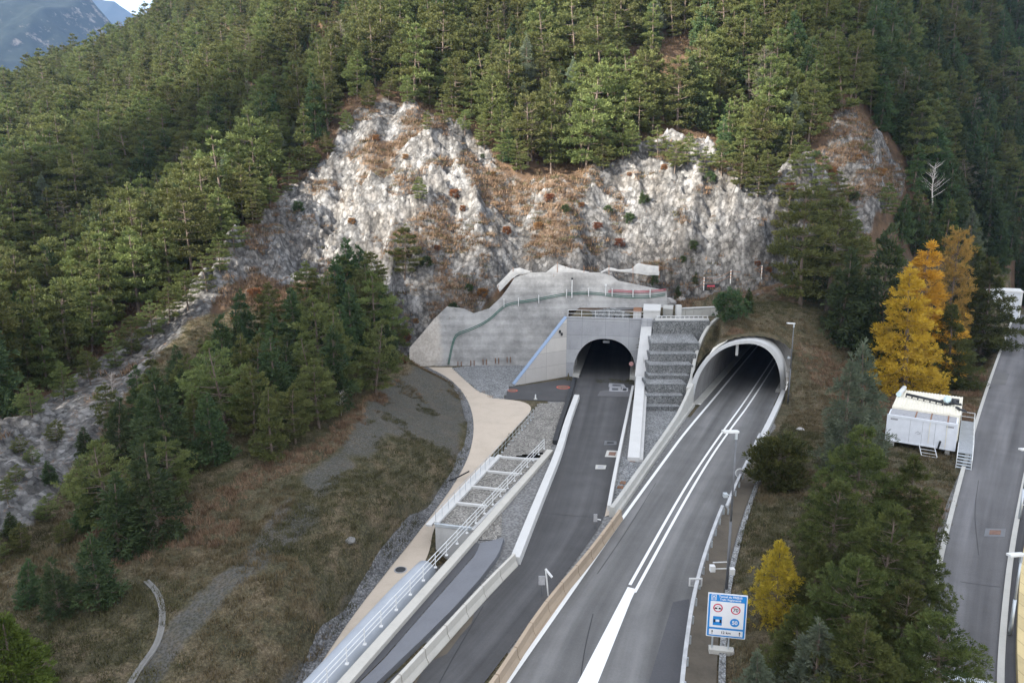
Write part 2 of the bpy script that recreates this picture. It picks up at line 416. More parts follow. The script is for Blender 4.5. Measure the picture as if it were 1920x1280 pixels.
# ---- flat ground: pavements and yards
def flat(poly, z, margin, soft=True):
    global GZ
    xs = [p[0] for p in poly]; ys = [p[1] for p in poly]
    sel = (GX > min(xs) - margin - 1) & (GX < max(xs) + margin + 1) & (GY > min(ys) - margin - 1) & (GY < max(ys) + margin + 1)
    d = sdpoly(GX[sel], GY[sel], poly); w = 1 - sstep(0, margin, d)
    zz = z(GX[sel], GY[sel]) if callable(z) else z
    GZ[sel] = GZ[sel] * (1 - w) + zz * w
# sandy lane: falls from the yard by the portal down past the duct
LANE_L = [(800,689),(845,712),(875,748),(888,795),(880,850),(852,905),(800,975),(740,1050),(700,1100),(640,1180),(560,1300)]
LANE_R = [(848,689),(870,712),(912,746),(1012,756),(960,812),(920,855),(868,915),(812,985),(806,1040),(770,1100),(640,1250)]
def lane_z(x, y):       # height falls along the lane (distance toward the camera)
    return -1.9 * (1 - sstep(44, 84, y)) - 0.05
def LZ(px, py):
    z = 0.0
    for _ in range(6):
        p = P(px, py, z); z = float(lane_z(np.array(p.x), np.array(p.y)))
    return P(px, py, z)
lane_poly = [LZ(*c) for c in LANE_L] + [LZ(*c) for c in LANE_R[::-1]]
flat([(p.x, p.y) for p in lane_poly], lane_z, 1.6)
PLAT = [(585,1345),(641,1279),(702,1211),(782,1121),(850,1045),(872,1020),(950,932),(1026,848),(1030,838),(960,820),(1010,760),(945,748),(870,712),(848,690),(960,676),(1062,712),(1072,716),(1190,722),(1215,765),(1290,770),(1308,752),(1460,735),(1480,765),(1440,850),(1408,935),(1378,1030),(1358,1150),(1350,1345)]
plat_poly = [tuple(P(*c))[:2] for c in PLAT]
flat(plat_poly, -0.05, .8)
SRV = [(1726,1300),(1748,1100),(1786,940),(1836,760),(1885,620),(1910,560),(2010,560),(2010,700),(1990,900),(1960,1300)]
flat([tuple(P(*c))[:2] for c in SRV], -0.05, 2.0)
CONT = [tuple(P(*c))[:2] for c in ((1640,840),(1660,720),(1850,740),(1830,880))]
flat(CONT, -.06, 3.0)

# ---- behind the retaining wall the ground keeps clear of its back
wallx = (GX > -19) & (GX < 27.5) & (GY > 98) & (GY < 118)
GZ = np.where(wallx, np.minimum(GZ, np.maximum(-0.03, (GY - 105.9) / .46)), GZ)
wallf = (GX > -19) & (GX < 9) & (GY > 96) & (GY < 105.9)
GZ = np.where(wallf, -0.04, GZ)
AX1 = Vector((0.18, 0.984, 0)).normalized(); N1 = Vector((AX1.y, -AX1.x, 0)); C1 = P(1073, 706) + N1 * 4.6
AX2 = Vector((0.454, 0.891, 0)).normalized(); C2 = (P(1303, 759) + P(1460, 735)) / 2
HW1, CR1, HW2, CR2 = 4.55, 5.75, 4.45, 7.15
N2 = Vector((AX2.y, -AX2.x, 0))
def L1(s, t): return (C1.x + N1.x * s + AX1.x * t, C1.y + N1.y * s + AX1.y * t)
# ---- terrace over the first tunnel, with its side slope behind the wing wall
TZ = 8.55
ter = [L1(-5.3, 1.0), L1(6.0, 1.0), (19.6, 95.3), (28.9, 95.0), (33.5, 99), (36, 106), (31, 110.5), (25, 110.2), (10.5, 108.8)]
dl = sdpoly(GX, GY, ter)
_A = L1(-5.5, 0); _B = P(966, 722)
side = (GX < 8.6) & (GY > _A[1] + (GX - _A[0]) * (_A[1] - _B.y) / (_A[0] - _B.x) + 1.0) & (GY < 110) & ((GX - C1.x) * AX1.x + (GY - C1.y) * AX1.y > 1.0 + 0 * GX - 9 * (GX < 7.5))
zt = np.where(dl < 0, TZ - .05, np.where(side, TZ - .05 - 1.28 * np.maximum(0, dl), -99))
w = (dl < 0) | side
GZ = np.where(w, np.where(dl < 0, TZ - .05, np.maximum(GZ, zt)), GZ)
# bank under the gabions between the portals
gb = [(15.6, 79.5), (25.0, 79.5), (28.9, 95.0), (18.6, 95.3)]
dg = sdpoly(GX, GY, gb)
GZ = np.where(dg < 0, np.minimum(GZ, np.clip((GY - 84.2) * .70 - 1.6, -.05, TZ)), GZ)

# ---- tunnels
def arch(hw, crown, n=28, k=2.25, spring=1.0):     # outline from left foot over the crown to the right foot: (s, z)
    out = []
    for i in range(n + 1):
        a = math.pi * (1 - i / n); c, s = math.cos(a), math.sin(a)
        out.append((hw * math.copysign(abs(c) ** (2 / k), c), crown * abs(s) ** (2 / k)))
    return out
def arch_z(s, hw, crown, k=2.25):
    q = np.clip(1 - np.abs(s / hw) ** k, 0, 1); return crown * q ** (1 / k)
# mouth of the road tunnel is cut obliquely: along-axis offset as a function of s
sl = (P(1303, 759) - C2).dot(N2); al = (P(1303, 759) - C2).dot(AX2)
KSK = al / sl
s2 = (GX - C2.x) * N2.x + (GY - C2.y) * N2.y; a2 = (GX - C2.x) * AX2.x + (GY - C2.y) * AX2.y
mouth = KSK * s2
hwv = np.where(s2 < 0, HW2 + .8, HW2 + 2.2)
over = (np.abs(s2) < hwv) & (a2 > mouth + .7) & (a2 < 60)
GZ = np.where(over, np.maximum(GZ, arch_z(s2, hwv, CR2 + .55) + .1 + .05 * np.maximum(0, a2 - mouth)), GZ)
frontz = (np.abs(s2) < HW2 + 1.0 + 1.4 * (s2 < 0)) & (a2 <= mouth + .7) & (a2 > mouth - 16)
GZ = np.where(frontz, -0.05, GZ)
s1 = (GX - C1.x) * N1.x + (GY - C1.y) * N1.y; a1 = (GX - C1.x) * AX1.x + (GY - C1.y) * AX1.y
GZ = np.where((np.abs(s1) < HW1 + .3) & (a1 > -8) & (a1 < .7), -0.05, GZ)
# faces to drop: the cut faces inside the tunnel mouths
fc_z_lo = np.minimum.reduce([GZ[:-1, :-1], GZ[1:, :-1], GZ[:-1, 1:], GZ[1:, 1:]])
fc_z_hi = np.maximum.reduce([GZ[:-1, :-1], GZ[1:, :-1], GZ[:-1, 1:], GZ[1:, 1:]])
cs2 = s2[:-1, :-1]; ca2 = a2[:-1, :-1] - mouth[:-1, :-1]; cs1 = s1[:-1, :-1]; ca1 = a1[:-1, :-1]
drop = ((np.abs(cs2) < HW2 + .9) & (ca2 > -.4) & (ca2 < 1.25) & (fc_z_hi - fc_z_lo > 1.0)) | ((np.abs(cs1) < HW1 + .2) & (ca1 > -.6) & (ca1 < 3.0) & (fc_z_hi - fc_z_lo > 1.0))

def flat_line(line, hw, margin):
    global GZ
    xs = [p[0] for p in line]; ys = [p[1] for p in line]; m = hw + margin
    sel = (GX > min(xs) - m) & (GX < max(xs) + m) & (GY > min(ys) - m) & (GY < max(ys) + m)
    x, y = GX[sel], GY[sel]; best = np.full(x.shape, 1e9); zz = np.zeros(x.shape)
    for a, b in zip(line, line[1:]):
        dx, dy = b[0] - a[0], b[1] - a[1]; t_ = np.clip(((x - a[0]) * dx + (y - a[1]) * dy) / (dx * dx + dy * dy), 0, 1)
        d = np.hypot(x - a[0] - t_ * dx, y - a[1] - t_ * dy); q = d < best
        best = np.where(q, d, best); zz = np.where(q, a[2] + (b[2] - a[2]) * t_, zz)
    w_ = 1 - sstep(hw, m, best); GZ[sel] = GZ[sel] * (1 - w_) + (zz - .06) * w_
UPR = [P(1108, 585, 8.55), P(1150, 580, 8.55), P(1200, 575.5, 8.55), P(1290, 567.5, 8.7), P(1350, 561, 9.3), P(1400, 554, 10.1), P(1440, 544, 11.0), P(1475, 532, 11.8)]
flat_line(UPR, 1.7, 2.0)
flat_line([P(1348,597,8.75), P(1331,612,7.9), P(1315,642,5.9), P(1305,678,4.2)], .4, 1.0)
nr, nc = GX.shape
idx = np.arange(nr * nc).reshape(nr, nc)
quads = np.stack([idx[:-1, :-1], idx[:-1, 1:], idx[1:, 1:], idx[1:, :-1]], -1)[~drop]
me = mesh_np('hillside', np.stack([GX, GY, GZ], -1).reshape(-1, 3), quads, 4)
me.polygons.foreach_set('use_smooth', np.ones(len(me.polygons), bool))
def vattr(me, name, arr):
    a = me.attributes.new(name, 'FLOAT', 'POINT'); a.data.foreach_set('value', np.asarray(arr, np.float32).ravel())
for nm, a in (('rock', MROCK), ('forest', MFOR), ('grass', MGRASS), ('gravel', MGRAV), ('scree', MSCREE), ('veg', MVEG)): vattr(me, nm, a)
hill = link('hillside', me, None, kind='structure')

LOGI = np.arange(len(Ys))
def gz(x, y):
    x, y = np.asarray(x, float), np.asarray(y, float)
    r = np.interp(y, Ys, LOGI); c = (x / (y + 12.0) - Us[0]) / (Us[1] - Us[0])
    r0 = np.clip(np.floor(r).astype(int), 0, nr - 2); c0 = np.clip(np.floor(c).astype(int), 0, nc - 2)
    fr, fc = np.clip(r - r0, 0, 1), np.clip(c - c0, 0, 1)
    return (GZ[r0, c0] * (1 - fr) + GZ[r0 + 1, c0] * fr) * (1 - fc) + (GZ[r0, c0 + 1] * (1 - fr) + GZ[r0 + 1, c0 + 1] * fr) * fc
def gval(A, x, y):
    r = np.interp(y, Ys, LOGI); c = (np.asarray(x) / (np.asarray(y) + 12.0) - Us[0]) / (Us[1] - Us[0])
    return A[np.clip(np.round(r).astype(int), 0, nr - 1), np.clip(np.round(c).astype(int), 0, nc - 1)]
def ground_at(px, py):      # where the sight line through a photo pixel meets the ground
    d = ray(px, py); t = np.arange(15, 480, 0.2)
    x, y, z = d[0] * t, d[1] * t, CAMZ + d[2] * t
    hit = np.nonzero(gz(x, y) >= z)[0]
    k = hit[0] if len(hit) else len(t) - 1
    return Vector((x[k], y[k], float(gz(x[k], y[k]))))

# ground material: soil, needles, rock, dry grass and scree told apart by survey masks and slope
t = NT('ground', 0.95, 0.15)
g = t.n.new('ShaderNodeNewGeometry'); sx = t.n.new('ShaderNodeSeparateXYZ'); t.l.new(g.outputs['True Normal'], sx.inputs[0])
n_big = t.tex('Noise', .09, 'Pos', 4); n_mid = t.tex('Noise', .45, 'Pos', 6, .7); n_fine = t.tex('Noise', 2.6, 'Pos', 6, .75); n_vf = t.tex('Noise', 9.0, 'Pos', 3, .7)
soil = t.ramp(n_mid, [(.3, (.042, .030, .020)), (.55, (.095, .062, .040)), (.75, (.16, .098, .058))])
vor = t.tex('Voronoi', 1.1, 'Pos', stretch=(1, 1, .55))
def warped(scale, amt, wsc, out, stretch=(1, 1, 1)):
    wv = t.n.new('ShaderNodeTexNoise'); wv.inputs['Scale'].default_value = wsc; wv.inputs['Detail'].default_value = 4; t.l.new(g.outputs['Position'], wv.inputs['Vector'])
    ws = t.n.new('ShaderNodeVectorMath'); ws.operation = 'SCALE'; ws.inputs[3].default_value = amt; t.l.new(wv.outputs['Color'], ws.inputs[0])
    wp = t.n.new('ShaderNodeVectorMath'); wp.operation = 'ADD'; t.l.new(g.outputs['Position'], wp.inputs[0]); t.l.new(ws.outputs[0], wp.inputs[1])
    mpn = t.n.new('ShaderNodeMapping'); mpn.inputs['Scale'].default_value = stretch; mpn.inputs['Rotation'].default_value = (.35, .5, 0); t.l.new(wp.outputs[0], mpn.inputs[0])
    v = t.n.new('ShaderNodeTexVoronoi'); v.inputs['Scale'].default_value = scale; t.l.new(mpn.outputs[0], v.inputs['Vector'])
    if out == 'Distance': return v.outputs['Distance']
    q = t.n.new('ShaderNodeSeparateXYZ'); t.l.new(v.outputs['Color'], q.inputs[0]); return q.outputs[0]
n_rk = t.tex('Noise', 1.6, 'Pos', 8, .8)
cA = warped(1.5, .7, 2.0, 'Color', (1, 1, .6)); cB = warped(.42, 1.6, .8, 'Color', (1, .8, .55)); dA = warped(1.5, .7, 2.0, 'Distance', (1, 1, .6)); cC = warped(3.4, .3, 4.0, 'Color', (1, 1, .7))
rv = t.math('ADD', t.math('ADD', t.math('MULTIPLY', cA, .34), t.math('MULTIPLY', cB, .20)), t.math('ADD', t.math('MULTIPLY', cC, .20), t.math('MULTIPLY', n_rk, .40)))
rockc = t.ramp(rv, [(.34, (.075, .073, .071)), (.46, (.116, .113, .110)), (.60, (.163, .159, .154)), (.78, (.262, .257, .250))])
warm = t.ramp(t.tex('Noise', .16, 'Pos', 5, .7), [(.36, (.95, .90, .85)), (.58, (.99, 1.0, 1.02))])
rockm = t.mix(1.0, rockc, warm, 'MULTIPLY')
rockm = t.mix(1.0, rockm, t.ramp(dA, [(.35, 1.05), (.75, .55)]), 'MULTIPLY')
rockm = t.mix(1.0, rockm, t.ramp(t.tex('Noise', .28, 'Pos', 6, .7, stretch=(1, .5, .35)), [(.35, .66), (.62, 1.15)]), 'MULTIPLY')
vn = t.tex('Noise', .9, 'Pos', 5, .75)
vegc = t.ramp(n_fine, [(.3, (.06, .044, .033)), (.5, (.135, .095, .068)), (.7, (.23, .175, .13))])
flatness = t.math('MULTIPLY_ADD', sx.outputs[2], 1.6); t.n[-1] if False else None
fl = t.math('SUBTRACT', sx.outputs[2], .62)
vf = t.math('ADD', t.math('MULTIPLY', fl, 1.5), t.math('MULTIPLY', t.math('SUBTRACT', vn, .5), 2.6))
vf = t.math('ADD', vf, t.math('MULTIPLY', t.attr('veg').outputs['Fac'], .75))
vegf = t.ramp(vf, [(.30, 0.0), (.58, 1.0)])
rockv = t.mix(vegf, rockm, vegc)
c = t.mix(t.ramp(t.math('ADD', t.attr('rock').outputs['Fac'], t.math('MULTIPLY', t.math('SUBTRACT', n_mid, .5), .8)), [(.35, 0.0), (.6, 1.0)]), soil, rockv)
gr = t.ramp(n_mid, [(.25, (.036, .035, .020)), (.45, (.070, .063, .037)), (.6, (.108, .086, .054)), (.8, (.16, .125, .088))])
gr = t.mix(1.0, gr, t.ramp(t.tex('Noise', 5.5, 'Pos', 5, .8), [(.34, .45), (.5, 1.0), (.68, 2.0)]), 'MULTIPLY')
lowland = t.ramp(t.math('ADD', t.attr('grass').outputs['Fac'], 0), [(.3, 0.0), (.7, 1.0)])
c = t.mix(lowland, c, gr)
gv = t.tex('Voronoi', 5.0, 'Pos'); 
grav = t.mix(t.ramp(gv, [(.2, .2), (.8, .9)]), (.10, .10, .105), (.30, .30, .30))
c = t.mix(t.ramp(t.math('ADD', t.attr('gravel').outputs['Fac'], t.math('MULTIPLY', t.math('SUBTRACT', n_mid, .5), 1.3)), [(.5, 0.0), (.8, .85)]), c, grav)
scr = t.mix(t.ramp(t.tex('Voronoi', 7.0, 'Pos'), [(.2, .1), (.8, .9)]), (.036, .036, .034), (.12, .12, .115))
scr = t.mix(t.ramp(n_fine, [(.42, 0.0), (.68, .6)]), scr, gr)
c = t.mix(t.ramp(t.math('ADD', t.attr('scree').outputs['Fac'], t.math('MULTIPLY', t.math('SUBTRACT', n_mid, .5), 1.6)), [(.3, 0.0), (.75, .8)]), c, scr)
t.col(c); t.bump(t.math('ADD', n_fine, t.math('MULTIPLY', n_vf, .5)), .55, .35)
GROUND = t.m
hill.data.materials.append(GROUND)

# ------------------------------------------------------------------ trees
def leaf_mat(name, c1, c2, back=0.22):
    t = NT(name, 0.7, 0.25)
    oi = t.n.new('ShaderNodeObjectInfo')
    a = t.attr('tone')
    base = t.mix(a.outputs['Fac'], c1, c2)
    hv = t.n.new('ShaderNodeHueSaturation'); t.l.new(base, hv.inputs['Color'])
    t.l.new(t.math('ADD', .475, t.math('MULTIPLY', oi.outputs['Random'], .045)), hv.inputs['Hue'])
    t.l.new(t.math('ADD', .72, t.math('MULTIPLY', oi.outputs['Random'], .56)), hv.inputs['Value'])
    t.col(hv.outputs[0])
    tr = t.n.new('ShaderNodeBsdfTranslucent'); t.l.new(hv.outputs[0], tr.inputs[0])
    ms = t.n.new('ShaderNodeMixShader'); ms.inputs[0].default_value = back
    t.l.new(t.b.outputs[0], ms.inputs[1]); t.l.new(tr.outputs[0], ms.inputs[2])
    t.l.new(ms.outputs[0], t.n['Material Output'].inputs['Surface'])
    return t.m
leaf_mat('pine_needles', (.032, .050, .015), (.160, .176, .056))
leaf_mat('spruce_needles', (.026, .050, .022), (.070, .100, .036))
leaf_mat('dark_pine_needles', (.018, .030, .008), (.110, .122, .034))
leaf_mat('grey_pine_needles', (.060, .085, .055), (.150, .175, .115))
leaf_mat('gold_larch_needles', (.36, .175, .02), (.56, .29, .035))
leaf_mat('olive_larch_needles', (.28, .155, .018), (.47, .275, .032))
leaf_mat('rust_larch_needles', (.20, .11, .035), (.34, .18, .05))
leaf_mat('bright_leaves', (.045, .085, .012), (.12, .19, .03))
leaf_mat('dead_needles', (.10, .085, .065), (.20, .18, .14))
leaf_mat('yellow_larch_needles', (.20, .145, .016), (.40, .27, .03))
leaf_mat('rust_leaves', (.12, .055, .025), (.24, .115, .045))
t = NT('bark', .95); t.col(t.ramp(t.tex('Noise', 6, 'Object', 5, stretch=(1, 1, .25)), [(.3, (.06, .045, .036)), (.7, (.20, .155, .125))]))
t = NT('birch_bark', .9); t.col(t.ramp(t.tex('Noise', 4, 'Object', 5), [(.3, (.25, .23, .21)), (.6, (.55, .52, .49))]))
t = NT('dead_wood', .95); t.col(t.ramp(t.tex('Noise', 5, 'Object', 5), [(.3, (.20, .17, .15)), (.7, (.42, .38, .35))]))

def blades(C, D, n, ln, wd, rg, up=.45, tone=None):
    """n needle sprays on each centre C (k,3) heading D: triangles"""
    k = len(C); C = np.repeat(C, n, 0); D = np.repeat(D, n, 0)
    r = rg.normal(size=C.shape); r /= np.linalg.norm(r, axis=1, keepdims=True)
    d = D * .75 + r * .85; d[:, 2] += up; d /= np.linalg.norm(d, axis=1, keepdims=True)
    s = np.cross(d, rg.normal(size=C.shape)); s /= np.linalg.norm(s, axis=1, keepdims=True) + 1e-9
    L = ln * rg.uniform(.6, 1.25, (len(C), 1)); Wd = wd * rg.uniform(.6, 1.3, (len(C), 1))
    b = C + r * ln * .18
    V = np.stack([b - d * L * .15, b + d * L + s * Wd, b + d * L * .8 - s * Wd], 1).reshape(-1, 3)
    tn = np.repeat(np.repeat(rg.uniform(0, 1, k) if tone is None else tone, n) * .7 + rg.uniform(0, .3, len(C)), 3)
    return V, tn
def conifer(seed, h, R, t0=.25, nb=50, shape='pine', tuft=.42, per=9, dens=6.0, lean=.02, droop=0.0, plate=.28, wide=.16, vert=1.0):
    rg = np.random.default_rng(seed)
    trunk = MB(); lx, ly = rg.normal(0, lean, 2)
    def axis(tt): return np.array((lx * h * tt ** 1.5 + .02 * h * math.sin(3 * tt + seed), ly * h * tt ** 1.5 + .015 * h * math.cos(4 * tt + seed) - .015 * h, h * tt))
    tp = [axis(i / 9) for i in range(10)]
    trunk.tube(tp, [h * .017 * (1 - .9 * i / 9) + .012 for i in range(10)], 7)
    Cs, Ds, Ts = [], [], []
    ga = rg.uniform(0, 6.28); nwh = 5 if shape != 'round' else 1; wj = 0.0
    for i in range(nb):
        if i % nwh == 0: wj = rg.uniform(-.28, .28); ga += rg.uniform(.5, 1.4)
        if nwh > 1 and rg.random() < .13: continue
        q = ((i // nwh) * nwh + wj * nwh + rg.uniform(-.35, .35)) / nb; q = min(max(q, 0), 1); tt = t0 + (1 - t0) * q * .985
        ga += (2 * math.pi / nwh if nwh > 1 else 2.39996) + rg.normal(0, .22)
        if shape == 'pine': prof = min(1, 1.35 * (1 - q) ** .62) * (.55 + .45 * min(1, q * 4 + .3))
        elif shape == 'round': prof = math.sqrt(max(0.02, 1 - (q * 1.05 - .35) ** 2 / .55)) if q < .98 else .2
        else: prof = (1 - q) ** .85 * (.8 + .2 * min(1, q * 6)) + .04
        L = R * prof * rg.uniform(.6, 1.22)
        el = {'pine': -.05 + .75 * q ** 2, 'round': .1 + .6 * q, 'cone': -.22 + .75 * q ** 1.6}[shape] + rg.normal(0, .09) - droop * (1 - q)
        d = np.array((math.cos(ga) * math.cos(el), math.sin(ga) * math.cos(el), math.sin(el)))
        o = axis(tt); mid = o + d * L * .55; end = o + d * L + np.array((0, 0, L * (.10 if shape != 'cone' else .05)))
        if L > .35: trunk.tube([o, mid, end], [max(.012, .012 * L + h * .0011), .010 * L + .006, .004], 4, False)
        k = max(3, int(L * dens))
        s = rg.uniform(.22 if shape == 'cone' else .38, 1.0, k) ** .8
        lat = rg.normal(0, plate * L, k) * (.35 + .65 * np.sin(np.clip(s, 0, 1) * 2.4))
        sd_ = np.array((-math.sin(ga), math.cos(ga), 0))
        pos = o + (d * L)[None] * s[:, None] + sd_[None] * lat[:, None]
        pos[:, 2] += np.where(s > .55, (s - .55) * L * .22, 0) + rg.normal(0, (.09 + .03 * L) * vert, k)
        dd = d[None] + sd_[None] * (lat / (L + .1))[:, None]
        Cs.append(pos); Ds.append(dd); Ts.append(np.clip(rg.normal(.45, .2) + rg.normal(0, .15, k) + .25 * (s - .5), 0, 1))
    top = axis(.97)[None] + rg.normal(0, .12, (5, 3)) * np.array((1, 1, 2)); Cs.append(top); Ds.append(np.tile((0, 0, 1.), (5, 1))); Ts.append(np.full(5, .6))
    C = np.concatenate(Cs); D = np.concatenate(Ds); T = np.concatenate(Ts)
    V, tn = blades(C, D, per, tuft, tuft * wide, rg, tone=T)
    return trunk, V, tn
PROTO = {}
def proto(name, leaf, bark='bark', **kw):
    tr, V, tn = conifer(**kw)
    tm = bpy.data.meshes.new(name + '_trunk'); tm.from_pydata(tr.v, [], tr.f); tm.update(); tm.materials.append(MATS[bark])
    cm = mesh_np(name + '_crown', V, np.arange(len(V)), 3); cm.materials.append(MATS[leaf]); vattr(cm, 'tone', tn)
    # one-piece copy for the far wood
    nv = len(V); Va = np.concatenate([V, np.array(tr.v)]); jm = bpy.data.meshes.new(name + '_whole')
    jm.from_pydata(Va.tolist(), [], np.arange(nv).reshape(-1, 3).tolist() + [tuple(i + nv for i in f) for f in tr.f]); jm.update()
    jm.materials.append(MATS[leaf]); jm.materials.append(MATS[bark])
    jm.polygons.foreach_set('material_index', np.r_[np.zeros(nv // 3, int), np.ones(len(tr.f), int)]); vattr(jm, 'tone', np.r_[tn, np.zeros(len(tr.v))])
    PROTO[name] = (tm, cm, jm, kw['h'])
for i in range(6): proto('pine%d' % i, 'pine_needles', seed=10 + i, h=11 + i * .5, R=2.9 + .3 * (i % 4), t0=(.18, .12, .26, .14, .20, .08)[i], nb=44, shape='pine', tuft=.40, per=10, dens=10, wide=.15, lean=.045, plate=.30, vert=.55)
for i in range(3): proto('cone_pine%d' % i, 'pine_needles', seed=30 + i, h=9.5 + i, R=2.2 + .25 * i, t0=.10, nb=50, shape='cone', tuft=.38, per=10, dens=10, wide=.15, plate=.3, vert=.5, lean=.03)
for i in range(4): proto('spruce%d' % i, 'spruce_needles', seed=40 + i, h=7 + i, R=2.0 + .25 * i, t0=.05, nb=66, shape='cone', tuft=.42, per=9, dens=8, wide=.16, droop=.1, plate=.3)
for i in range(3): proto('dark_pine%d' % i, 'dark_pine_needles', seed=50 + i, h=9, R=3.15 + .25 * i, t0=.05, nb=95, shape=('pine', 'cone', 'pine')[i], tuft=.30, per=13, dens=12, wide=.12, plate=.24, vert=.6, lean=.03)
for i in range(2): proto('grey_pine%d' % i, 'grey_pine_needles', seed=60 + i, h=9, R=2.5, t0=.06, nb=84, shape='cone', tuft=.36, per=11, dens=9.5, wide=.10, plate=.25)
proto('shrub0', 'dark_pine_needles', seed=80, h=3, R=2.0, t0=.05, nb=60, shape='round', tuft=.3, per=10, dens=10, wide=.15)
proto('shrub1', 'spruce_needles', seed=81, h=2, R=1.2, t0=.05, nb=40, shape='round', tuft=.25, per=9, dens=9, wide=.16)
proto('rust_shrub', 'rust_leaves', seed=82, h=1.6, R=1.2, t0=.03, nb=40, shape='round', tuft=.22, per=8, dens=9, wide=.2)
proto('bright_pine', 'bright_leaves', seed=83, h=7, R=2.6, t0=.05, nb=90, shape='cone', tuft=.34, per=11, dens=10, wide=.14)
proto('dead_pine', 'dead_needles', seed=90, h=10, R=2.2, t0=.2, nb=44, shape='pine', tuft=.34, per=4, dens=6, wide=.08, lean=.04, plate=.3, vert=.6)
proto('gold_larch', 'gold_larch_needles', seed=70, h=15, R=3.9, t0=.08, nb=100, shape='cone', tuft=.42, per=13, dens=9, wide=.10, droop=.05)
proto('olive_larch', 'olive_larch_needles', seed=71, h=15, R=4.4, t0=.06, nb=100, shape='cone', tuft=.42, per=13, dens=9, wide=.10, droop=.08)
proto('rust_larch', 'rust_larch_needles', seed=72, h=13, R=2.6, t0=.15, nb=80, shape='round', tuft=.36, per=9, dens=8, wide=.09)
proto('small_larch', 'yellow_larch_needles', seed=73, h=7, R=2.7, t0=.05, nb=84, shape='cone', tuft=.30, per=12, dens=11, wide=.09)

def tree(p, loc, s=1.0, rz=0.0, name='pine_tree', label=None, cat='tree', group=None, sxy=1.0):
    tm, cm, _, h = PROTO[p]
    r = empty(name, loc, rz, label=label, cat=cat, group=group); r.scale = (s * sxy, s * sxy, s)
    a = bpy.data.objects.new('trunk', tm); b = bpy.data.objects.new('crown', cm)
    for o in (a, b): COL.objects.link(o); o.parent = r
    return r

# ---- where the hillside wood stands
def scatter(n, x0, x1, y0, y1, dmin_f, seed):
    rg = np.random.default_rng(seed); keep = []; cell = {}; cs = 3.0
    X = rg.uniform(x0, x1, n); Y = rg.uniform(y0, y1, n)
    for x, y in zip(X, Y):
        d = dmin_f(x, y); i, j = int(x // cs), int(y // cs); ok = True
        for a in range(i - 2, i + 3):
            for b in range(j - 2, j + 3):
                for (qx, qy) in cell.get((a, b), ()):
                    if (qx - x) ** 2 + (qy - y) ** 2 < d * d: ok = False; break
                if not ok: break
            if not ok: break
        if ok: cell.setdefault((i, j), []).append((x, y)); keep.append((x, y))
    return np.array(keep)
cand = scatter(85000, -260, 260, 48, 400, lambda x, y: 2.1 + .45 * math.sin(x * .3) * math.sin(y * .23) + (.9 if y > 220 else 0), 5)
cx, cy = cand[:, 0], cand[:, 1]; cz = gz(cx, cy)
bx, by = proj(cx, cy, cz)
ok = ((gval(MFOR, cx, cy) > .5) | ((gval(MFOR, cx, cy) > .04) & (gval(MROCK, cx, cy) > .2) & (fbm(cx * .3, cy * .3, 0, 2, 44) > .05))) & gval(VIS, cx, cy) & (bx > -90) & (bx < 2010) & (by > -15) & (by < 1330)
ok &= ~((np.abs(bx - 1066) < 30) & (by > 250) & (by < 312)) & ~((np.abs(bx - 1742) < 24) & (by > 395) & (by < 455)) & ~((bx < 430) & (gval(MROCK, cx, cy) > .15))
# thin the edges and clearings
dens_n = fbm(cx * .05, cy * .05, 0, 3, 41)
ok &= ~((dens_n > .30) & (bx > 1180) & (bx < 1300) & (by > 90) & (by < 200))
cand = np.c_[cx, cy, cz, bx, by][ok]
FOREST = cand
print('forest candidates', len(cand))
rgf = np.random.default_rng(99)
sizes = np.clip(rgf.normal(.87, .20, len(FOREST)), .45, 1.4) * np.where(FOREST[:, 3] > 1600, 1.22, 1.0) * np.where(FOREST[:, 1] > 200, .92, 1.0)
dist = np.hypot(FOREST[:, 0], FOREST[:, 1]); big = np.argsort(-sizes / dist)
kinds = ['pine%d' % i for i in range(6)] + ['cone_pine%d' % i for i in range(3)] + ['spruce2', 'spruce3', 'dead_pine', 'grey_pine0']
pick = rgf.integers(0, 9, len(FOREST)); _u = rgf.random(len(FOREST)); _r = FOREST[:, 3] > 1575
pick = np.where(_u < np.where(_r, .68, .10), rgf.integers(9, 11, len(FOREST)), np.where(_u > .975, 11, np.where(_u > .94, 12, pick))); rots = rgf.uniform(0, 6.28, len(FOREST))  # far right gets mostly dark spruces, their colour deepening the slope's shade
NEAR = set(big[:240].tolist())
def place_of(bx, by):
    if bx < 330 and by < 330: return 'below the left skyline'
    if bx < 330 and by < 560: return 'in the middle left wood'
    if bx < 330: return 'in the lower left wood'
    if bx < 640 and by > 330: return 'beside the left flank of the pale cliff'
    if bx < 640: return 'in the wood up left of the cliff'
    if bx < 900: return 'above the left cliff summit'
    if bx < 1130: return 'around the grey dead tree'
    if bx < 1330: return 'right of the grey dead tree'
    if bx < 1560: return 'above the right part of the cliff'
    if by < 330: return 'high on the shaded slope at right'
    return 'low on the shaded slope at right'
front = []
for i in NEAR:
    d = (np.abs(FOREST[:, 3] - FOREST[i, 3]) < 16) & (FOREST[:, 4] > FOREST[i, 4] + 2) & (FOREST[:, 1] < FOREST[i, 1] - .5)
    if not d.any() and 0 < FOREST[i, 3] < 1920 and FOREST[i, 4] > 0: front.append(i)
rank = {}
byp = {}
for i in sorted(front, key=lambda j: FOREST[j, 3]): byp.setdefault(place_of(FOREST[i, 3], FOREST[i, 4]), []).append(i)
ORD = ['leftmost', 'second from left', 'third from left', 'fourth from left', 'fifth from left', 'sixth from left', 'seventh from left', 'eighth from left', 'ninth from left', 'tenth from left', 'eleventh from left', 'twelfth from left', 'thirteenth from left', 'fourteenth from left', 'fifteenth from left', 'sixteenth from left']
